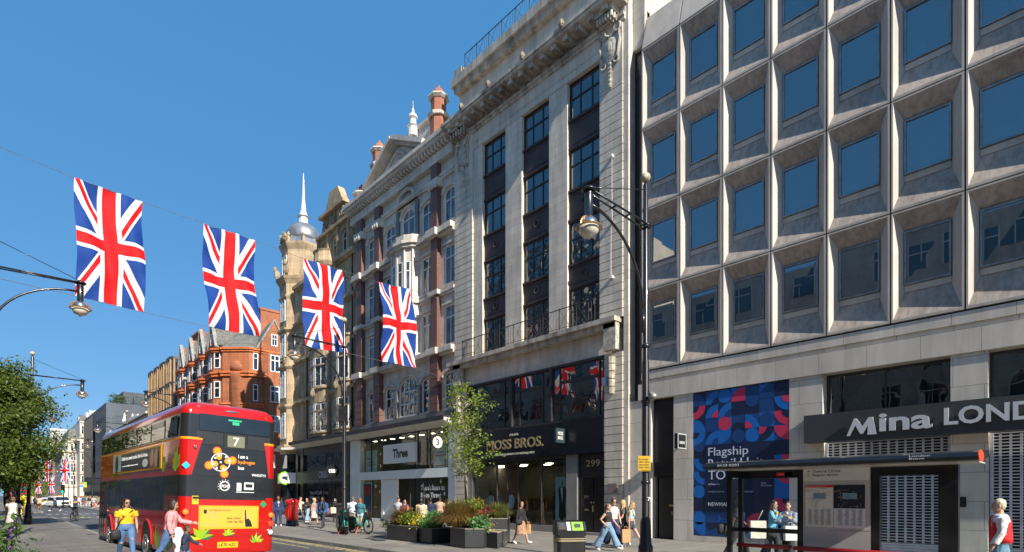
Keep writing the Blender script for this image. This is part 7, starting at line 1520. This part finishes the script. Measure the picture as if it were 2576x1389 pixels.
x,y=T(906,30.6); person('red haired woman in a teal baseball jacket and denim shorts by the bikes',x,y,160,1.72,0,'light',((10,0),(-8,6)),((20,10,40),(10,8,40)),((.03,.14,.17),'long',.03),('shorts',(.3,.42,.52)),('bob',(.3,.09,.03)),(.8,.8,.8),1.1,0,vox=.016)
x,y=T(921,30.9); p=Vector((x,y,1.05)); bag('dark red handbag beside the woman in the teal jacket',p,(.3,.14,.3),(.35,.02,.02),'handbag','bag',.4,soft=True)
# --- group outside the phone shop
for px,t_,f,h_,sk,tp,bt,hr_,lab in((1002,31,150,1.78,'light',((.4,.42,.45),'short',.03),('trousers',(.05,.05,.06)),('helmet',(.02,.02,.022)),'person in a grey t-shirt with a black helmet behind the brown grass'),(1018,29,25,1.66,'light',((.12,.015,.03),'long',.03),('trousers',(.03,.03,.04)),('long',(.12,.05,.03)),'woman in a maroon top holding an orange drink by the phone shop'),(1060,29,175,1.72,'brown',((.55,.42,.28),'long',.04),('wide',(.55,.42,.28)),('hood',(.03,.03,.035)),'person in a beige outfit with a dark hood outside the phone shop'),(1083,29.5,178,1.76,'brown',((.012,.018,.05),'long',.05),('trousers',(.02,.02,.03)),('short',(.012,.01,.01)),'person in a navy hooded jacket seen from behind at the phone shop door'),(1106,30,160,1.84,'brown',((.5,.34,.24),'short',.03),('trousers',(.03,.03,.04)),('short',(.012,.01,.01)),'tall man in a sand t-shirt with a bag strap near the young tree'),(1127,31,120,1.68,'tan',((.015,.015,.018),'long',.04),('trousers',(.02,.02,.02)),('short',(.015,.012,.01)),'person in black crouching low behind the planter grasses by the tree trunk'.replace('crouching low','standing'))):
    x,y=T(px,t_); person(lab,x,y,f,h_,0,sk,((6,0),(-6,4)),((20,10,40),(8,8,15)),tp,bt,hr_,w=1.12,lean=0,vox=.018,glasses=(px==1018))
t=thing('drink_cup',(*T(1026,28.7),1.1),'orange drink held by the woman in maroon','drink'); x,y=T(1026,28.7); b=B(); b.cyl((x,y,1.1),(x,y,1.26),.035,.045); mk('cup',b,cm((.8,.35,.02)),t); b=B(); b.cyl((x,y,1.2),(x,y,1.42),.008,n=5); mk('straw',b,m_white,t)
t=thing('chalk_board',(*T(1040,29.6),0),'dark chalk board menu with a wooden top behind the planters','sign board'); x,y=T(1040,29.6); b=B(); b.ext([(x-.5*C_,y+.5*S_,.2),(x+.5*C_,y-.5*S_,.2),(x+.5*C_,y-.5*S_,1.15),(x-.5*C_,y+.5*S_,1.15)],(.03,.03,0)); mk('board',b,m_dk,t); b=B(); b.ext([(x-.52*C_,y+.52*S_,1.15),(x+.52*C_,y-.52*S_,1.15),(x+.52*C_,y-.52*S_,1.2),(x-.52*C_,y+.52*S_,1.2)],(.04,.04,0)); mk('top_rail',b,m_wood,t)
# --- leopard skirt woman
x,y=T(1310,21.4); lw_,W,J=person('woman in a black leather jacket and long leopard print skirt walking past the menswear shop',x,y,52,1.66,0,'tan',((20,0),(-16,10)),((6,8,25),(-8,8,15)),((.012,.012,.013),'long',.025),('skirt',(.36,.2,.12),.66,.07,1),('bob',(.015,.01,.01)),(.8,.78,.75),1.,.02,vox=.012)
p=W(J['am'][0][2]+Vector((.02,-.02,-.02))); bag('brown paper bag carried by the woman in the leopard skirt',p,(.2,.1,.36),(.5,.3,.12),'paper_bag','bag',.4)
p=W(J['L']((-.2,-.06,1.0))); bag('small black handbag hanging on the woman in the leopard skirt',p,(.3,.14,.2),(.012,.012,.012),'handbag','bag',-.4,[p,W(J['L']((-.17,0,1.46)))],soft=True)
# --- four young women
x,y=T(1528,18.8); person('woman in a black crop top and baggy pale jeans, nearest of the four walking together',x,y,62,1.62,0,'light',((28,4),(-24,8)),((22,8,20),(-32,24,75,30)),((.02,.02,.024),'none',.012),('wide',(.16,.27,.38)),('pony',(.2,.1,.05)),(.7,.6,.6),1.12,.05,crop=1.08,vox=.011)
x,y=T(1543,19.9); bw,W,J=person('curly haired woman in a white top, navy trousers and sunglasses behind the black crop top',x,y,30,1.78,0,'light',((18,2),(-20,12)),((6,8,15),(-14,8,15)),((.68,.66,.68),'none',.014),('wide',(.015,.03,.09)),('curly',(.1,.05,.03)),(.8,.75,.75),1.,.02,crop=1.02,glasses=True,vox=.012)
p=W(J['L']((.16,.16,1.34))); bag('olive green backpack on the curly haired woman',p,(.34,.26,.5),(.1,.1,.055),'backpack','backpack',.5,[p,W(J['L']((.12,0,1.47)))],soft=True)
x,y=T(1567,20.3); person('blonde woman in a grey t-shirt and long black skirt at the back of the four',x,y,-78,1.7,0,'light',((12,0),(-14,8)),((15,8,40),(-6,8,20)),((.1,.1,.12),'short',.02),('skirt',(.012,.012,.014),.72,.06),('long',(.55,.33,.12)),(.8,.8,.8),1.,.0,vox=.012)
x,y=T(1587,20.0); sw,W,J=person('long haired woman in a pale turquoise top and dark denim shorts with a paper bag',x,y,76,1.68,0,'light',((30,2),(-26,10)),((4,6,8),(-10,8,12)),((.35,.68,.7),'none',.01),('shorts',(.05,.06,.075)),('long',(.32,.2,.1)),(.65,.63,.6),.94,.06,crop=1.12,headdown=12,vox=.011)
x,y=T(1574,19.4); bag('large brown paper carrier bag hanging from the hand of the woman in turquoise',Vector((x,y,.7)),(.3,.16,.46),(.48,.27,.12),'paper_bag','bag',-TH+.15)
# --- behind the shelter
x,y=T(1857,16.3); mn,W,J=person('man in a dark t-shirt and sunglasses walking right behind the shelter end panel',x,y,84,1.8,0,'dark',((20,2),(-20,10)),((14,8,25),(-25,8,15)),((.03,.032,.038),'short',.025),('trousers',(.03,.03,.033)),('short',(.02,.015,.012)),(.1,.1,.1),1.15,.03,glasses=True,vox=.012)
x,y=T(1822,16.5); bag('black holdall slung behind the man in the dark t-shirt',Vector((x,y,1.05)),(.55,.25,.32),(.012,.012,.014),'holdall','bag',-TH+.5,soft=True)
x,y=T(1943,16.4); bl_,W,J=person('dark haired woman in a light blue long sleeved top eating beside her friend',x,y,70,1.72,0,'light',((14,2),(-10,6)),((38,8,98,10),(30,8,100,12)),((.16,.42,.58),'long',.015),('wide',(.03,.03,.034)),('long',(.05,.02,.015)),(.5,.5,.5),1.,.04,headdown=8,vox=.011)
x,y=T(1906,16.2); bag('cream canvas tote bag with a green print on the woman in light blue',Vector((x,y,1.15)),(.46,.12,.52),(.62,.56,.46),'tote_bag','bag',-TH,[(x,y,1.15),(x+.12,y-.1,1.46)])
x,y=T(1983,16.3); person('woman in a grey hooded top with a plait holding a yellow drink',x,y,-18,1.68,0,'light',((10,2),(-10,6)),((34,8,78,10),(28,8,80,12)),((.24,.27,.34),'long',.035),('wide',(.03,.03,.034)),('pony',(.09,.04,.025)),(.5,.5,.5),1.1,0,collar=(.7,.7,.72),vox=.011)
for px,z,lab in((1954,1.33,'yellow food cup in the hands of the woman in light blue'),(1990,1.18,'tall yellow drink in the hands of the woman in grey')):
    x,y=T(px,15.95); t=thing('drink_cup',(x,y,z),lab,'cup'); b=B(); b.cyl((x,y,z),(x,y,z+.1),.035,.045); mk('cup',b,cm((.85,.5,.01)),t); b=B(); b.cyl((x,y,z+.08),(x+.02,y,z+.2),.006,n=5); mk('straw',b,m_white,t)
x,y=T(1988,15.8); bag('white and orange carrier bag held by the woman in grey',Vector((x,y,1.02)),(.34,.14,.42),(.68,.66,.62),'carrier_bag','bag',-TH)
x,y=T(2518,11.1); jt,_,JV=person('man with bleached short hair in a red and white baseball jacket at the right edge',x,y,-80,1.8,0,'light',((16,2),(-14,10)),((4,8,22),(-4,8,22)),((.72,.7,.69),'long',.03),('trousers',(.13,.26,.36)),('short',(.62,.52,.38)),(.5,.5,.5),1.15,.03,vox=.011)
b=B(); b.s=True; n=18
def rg2(z,rx,ry,w=1.15,inf=.045): return [JV['L']((( rx*w+inf)*math.cos(2*math.pi*k/n),(ry*w+inf)*math.sin(2*math.pi*k/n),z)) for k in range(n)]
b.rings([rg2(z,a,c) for z,a,c in((.9,.16,.115),(1.0,.158,.115),(1.2,.145,.11),(1.3,.145,.112),(1.38,.125,.092),(1.44,.08,.07))]); mk('red_jacket_body',b,cm((.6,.012,.015)),jt)
# passers by in the windows' reflection side of the street
# ================= plants and trees =================
def leaves(b,pts,size,n_each,spread,rg_,asp=.6,flat=.0):
    for p in pts:
        for _ in range(n_each):
            q=Vector((rg_.gauss(0,1),rg_.gauss(0,1),rg_.gauss(0,.8)))*spread+Vector(p); a=Vector((rg_.uniform(-1,1),rg_.uniform(-1,1),rg_.uniform(-1,1))).normalized(); c=a.cross(Vector((rg_.uniform(-1,1),rg_.uniform(-1,1),rg_.uniform(-1,1)))).normalized(); s_=size*rg_.uniform(.6,1.3); up=a*s_; sd_=c*s_*asp
            b.add([q-up*.5,q+sd_*.35-up*.05,q+up*.5,q-sd_*.35-up*.05],[(0,1,2,3)])
m_lf1=leafmat('young_leaf',(.1,.17,.015),(.3,.36,.035),.4); m_lf2=leafmat('plane_leaf',(.045,.085,.012),(.14,.18,.03),.3); m_lfd=leafmat('shrub_leaf',(.03,.07,.015),(.1,.17,.03),.3); m_grass=leafmat('brown_grass',(.12,.075,.02),(.38,.24,.07),.4); m_grg=leafmat('green_grass',(.09,.12,.02),(.3,.28,.08),.4)
m_bark=pm('grey_bark',(.25,.22,.18),.9,var=.4,scale=6,bump=.5); m_barkd=pm('dark_bark',(.07,.055,.04),.9,var=.4,scale=6,bump=.5); m_lfy=leafmat('yellow_flower',(.4,.3,.01),(.7,.55,.03),.3); m_lfr=leafmat('red_leaf',(.2,.02,.02),(.4,.09,.06),.3)
rt=random.Random(21)
def tree(lab,x,y,z0,zt,zc,rad,n,size,lm,bm_,tr,group=None,seed=1,spread=.25,squash=1.,holes=0,name='street_tree',cpts=None,sx=1.):
    q=random.Random(seed); t=thing(name,(x,y,z0),lab,'tree',group); b=B(); b.s=True; H_=zt-z0
    b.tube([(x,y,z0),(x+.03,y,z0+(zc-z0)*.5),(x-.02,y,zc),(x+.02,y+.02,zc+(zt-zc)*.6),(x,y,zt-.2)],[tr,tr*.85,tr*.7,tr*.35,tr*.1],9)
    C0=[]
    nb=cpts or 34
    for k in range(nb):
        a=q.uniform(0,6.283); f=(k+.5)/nb; z=zc+(zt-zc)*f; pr=math.sin(math.pi*min(1,max(0,.12+.83*f)))**.75; rr_=rad*pr*q.uniform(.35,1.0)
        p=Vector((x+rr_*math.cos(a)*sx,y+rr_*math.sin(a),z+q.uniform(-.15,.15)*rad)); s0=Vector((x,y,max(zc-.1,z-rr_*.7))); mid=(s0+p)/2+Vector((q.uniform(-.1,.1),q.uniform(-.1,.1),q.uniform(0,.12)))*rad*.4; b.tube([s0,mid,p],[tr*.32,tr*.18,tr*.06],5); C0+=[p,(p+mid)/2] 
    mk('trunk',b,bm_,t); b=B(); leaves(b,C0,size,max(1,n//len(C0)),spread,q); c=mk('crown',b,lm,t); return t
x,y=T(1172,21.3); tree('slender young street tree with bright leaves growing from the six sided planter',x,y,.5,6.15,2.8,1.25,3000,.12,m_lf1,m_bark,.075,seed=3,spread=.16,cpts=40,sx=1.0)
x,y=T(26,31); tree('large dense street tree filling the left edge',x-.15,y,.1,8.75,2.75,2.5,32000,.2,m_lf2,m_barkd,.2,'trees along the left pavement',4,.34,cpts=90)
x,y=T(-60,40); tree('street tree just outside the left edge behind the large one',x,y,.1,9,3,3.2,7000,.26,m_lf2,m_barkd,.2,'trees along the left pavement',5,.5,cpts=50)
tree('street tree beside the road left of the bus',-3.0,32,.1,9,2.6,3.0,8000,.26,m_lf2,m_barkd,.2,'trees along the left pavement',7,.45,cpts=50); tree('street tree beside the road level with the bus rear',-3.6,23.5,.1,8.6,2.6,2.6,7000,.26,m_lf2,m_barkd,.2,'trees along the left pavement',8,.45,cpts=46)
x,y=T(-40,52); tree('further street tree showing leaves behind the large left tree',x,y,.1,8.5,3,3.4,6000,.28,m_lf2,m_barkd,.2,'trees along the left pavement',6,.55,cpts=50)
for i,(px,t_,h_) in enumerate(((84,150,7.5),(97,165,9),(73,160,8),(110,180,7.5),(90,185,9))):
    x,y=T(px,t_); tree(('far bright green tree in the street left of the scaffold pier, %s'%['nearest','tallest','leftmost','rightmost','furthest'][i]),x,y,0,h_,1.5,2.2,900,.5,m_lf1 if i!=3 else m_lf2,m_barkd,.15,'far trees beneath the distant flags',10+i,.5,cpts=16)
def grass_tuft(lab,x,y,z,n,ln,lm,seed,droop=1.,rad=.25,name='ornamental_grass'):
    q=random.Random(seed); b=B()
    for k in range(n):
        a=q.uniform(0,6.283); r0=q.uniform(0,rad); L_=ln*q.uniform(.6,1.15); o_=q.uniform(.25,1.)*droop; px_,py_=x+r0*math.cos(a),y+r0*math.sin(a); d=Vector((math.cos(a),math.sin(a),0)); sd_=Vector((-d.y,d.x,0))*.006
        P=[Vector((px_,py_,z))+d*L_*o_*f*f*.9+Vector((0,0,L_*(f*(1-.15*o_)-.75*o_*f**2.6))) for f in(0,.35,.65,.85,1)]
        b.add([P[0]-sd_,P[0]+sd_,P[1]-sd_,P[1]+sd_,P[2]-sd_,P[2]+sd_,P[3]-sd_*.7,P[3]+sd_*.7,P[4]],[(0,1,3,2),(2,3,5,4),(4,5,7,6),(6,7,8)])
    return mk(name,b,lm,None,org=(x,y,z),label=lab,cat='grass plant',group='planting in the black planters')
def shrub(lab,x,y,z,r_,h_,n,size,lm,seed,name='shrub',sp=.12):
    q=random.Random(seed); t=thing(name,(x,y,z),lab,'shrub','planting in the black planters'); C0=[Vector((x+q.uniform(-1,1)*r_,y+q.uniform(-1,1)*r_,z+h_*q.uniform(.1,1))) for _ in range(14)]; b=B()
    for p in C0: b.tube([(x+(p.x-x)*.3,y+(p.y-y)*.3,z),p],[.012,.004],4)
    mk('stems',b,m_barkd,t); b=B(); leaves(b,C0,size,n//14,sp,q,.8); mk('foliage',b,lm,t); return t
def GP(px,t_): return T(px,t_)
x,y=GP(1010,24.0); grass_tuft('tuft of rusty brown grass drooping over the left planter',x,y,.66,1500,1.0,m_grass,1,1.1,.35)
x,y=GP(985,24.0); shrub('trailing green plant over the left end of the long planter',x,y,.45,.28,.35,500,.1,m_lfd,2,'trailing_plant')
x,y=GP(1040,23.0); shrub('yellow green leafy shrub between the two brown grasses',x,y,.66,.35,.5,900,.09,m_lf1,3)
x,y=GP(1056,22.4); shrub('yellow leaved plant at the edge of the low planter',x,y,.62,.2,.42,500,.08,m_lfy,8)
x,y=GP(1085,22.0); shrub('broad leaved fresh green plant filling the low planter',x,y,.6,.42,.5,1500,.13,leafmat('broad_leaf',(.05,.16,.04),(.12,.34,.09),.35),4)
x,y=GP(1152,20.6); grass_tuft('large golden brown grass fountain in the six sided planter',x,y,.75,2400,1.25,m_grass,5,1.05,.4)
x,y=GP(1150,20.8); grass_tuft('greener grass blades rising among the golden brown fountain',x,y,.85,1300,1.15,m_grg,15,.7,.3)
x,y=GP(1192,20.8); shrub('yellow green shrub right of the tree trunk',x,y,1.0,.28,.7,900,.09,m_lf1,6)
x,y=GP(1208,20.9); shrub('red leaved shrub behind the grasses',x,y,1.1,.28,.45,700,.08,m_lfr,7)
x,y=GP(1196,19.9); shrub('lobed green leaves spilling over the six sided planter corner',x,y,.45,.25,.65,700,.14,leafmat('lobed_leaf',(.05,.15,.04),(.13,.32,.1),.35),9)
x,y=GP(1216,20.2); shrub('yellow green groundcover beside the lobed leaves',x,y,.6,.2,.3,500,.07,m_lfy,12)
x,y=GP(1252,21.9); grass_tuft('green tan grass tuft in the tall square planter',x,y,1.0,1500,.85,m_grg,11,1.0,.3)
# foreground flower bed bottom left
x,y=T(2,7.4); f_=[(x-1.2,y-1.5),(x+.12,y-.3),(x+.12,y+1.2),(x-1.2,y+2.4)]
q=random.Random(9); t=thing('flower_bed_plant',(x,y,.12),'leafy flowering plant with purple spikes in the bottom left corner','plant'); b=B(); st_=[];sp_=B()
for k in range(46):
    a=(x-.35+q.uniform(-.5,.42),y+q.uniform(-.6,.8)); h_=q.uniform(.7,1.55); p=Vector((a[0]+q.uniform(-.1,.25),a[1]+q.uniform(-.1,.2),h_+.12)); b.tube([(a[0],a[1],.12),(a[0]*.5+p.x*.5,a[1]*.5+p.y*.5,h_*.6+.1),p],[.008,.006,.003],4); st_+=[Vector((a[0],a[1],.12)).lerp(p,f) for f in(.3,.5,.7,.85,.95)]
    if k%4==0:
        for m_ in range(14): sp_.ell(p+Vector((q.gauss(0,.012),q.gauss(0,.012),.015*m_)),(.014,.014,.014),5,4)
mk('stems',b,m_lfd,t); b=B(); leaves(b,st_,.11,11,.09,q,.5); mk('foliage',b,m_lfd,t); mk('purple_flower_spikes',sp_,leafmat('purple_flower',(.12,.03,.2),(.25,.08,.35),.2),t)
# roof terrace shrubs on the grey building
for i,(px,z_) in enumerate(((288,26.0),(350,26.0),(306,26.0))):
    r=(px-CX)/F_; t_=172.5/(C_-r*S_); x=t_*(r*C_+S_); shrub('small roof terrace shrub on the grey building, %s'%['left','right','middle'][i],x,173.5,25.5,.9,2.2,260,.4,m_lf2,30+i,'terrace_shrub',.35)['group']='roof terrace shrubs'
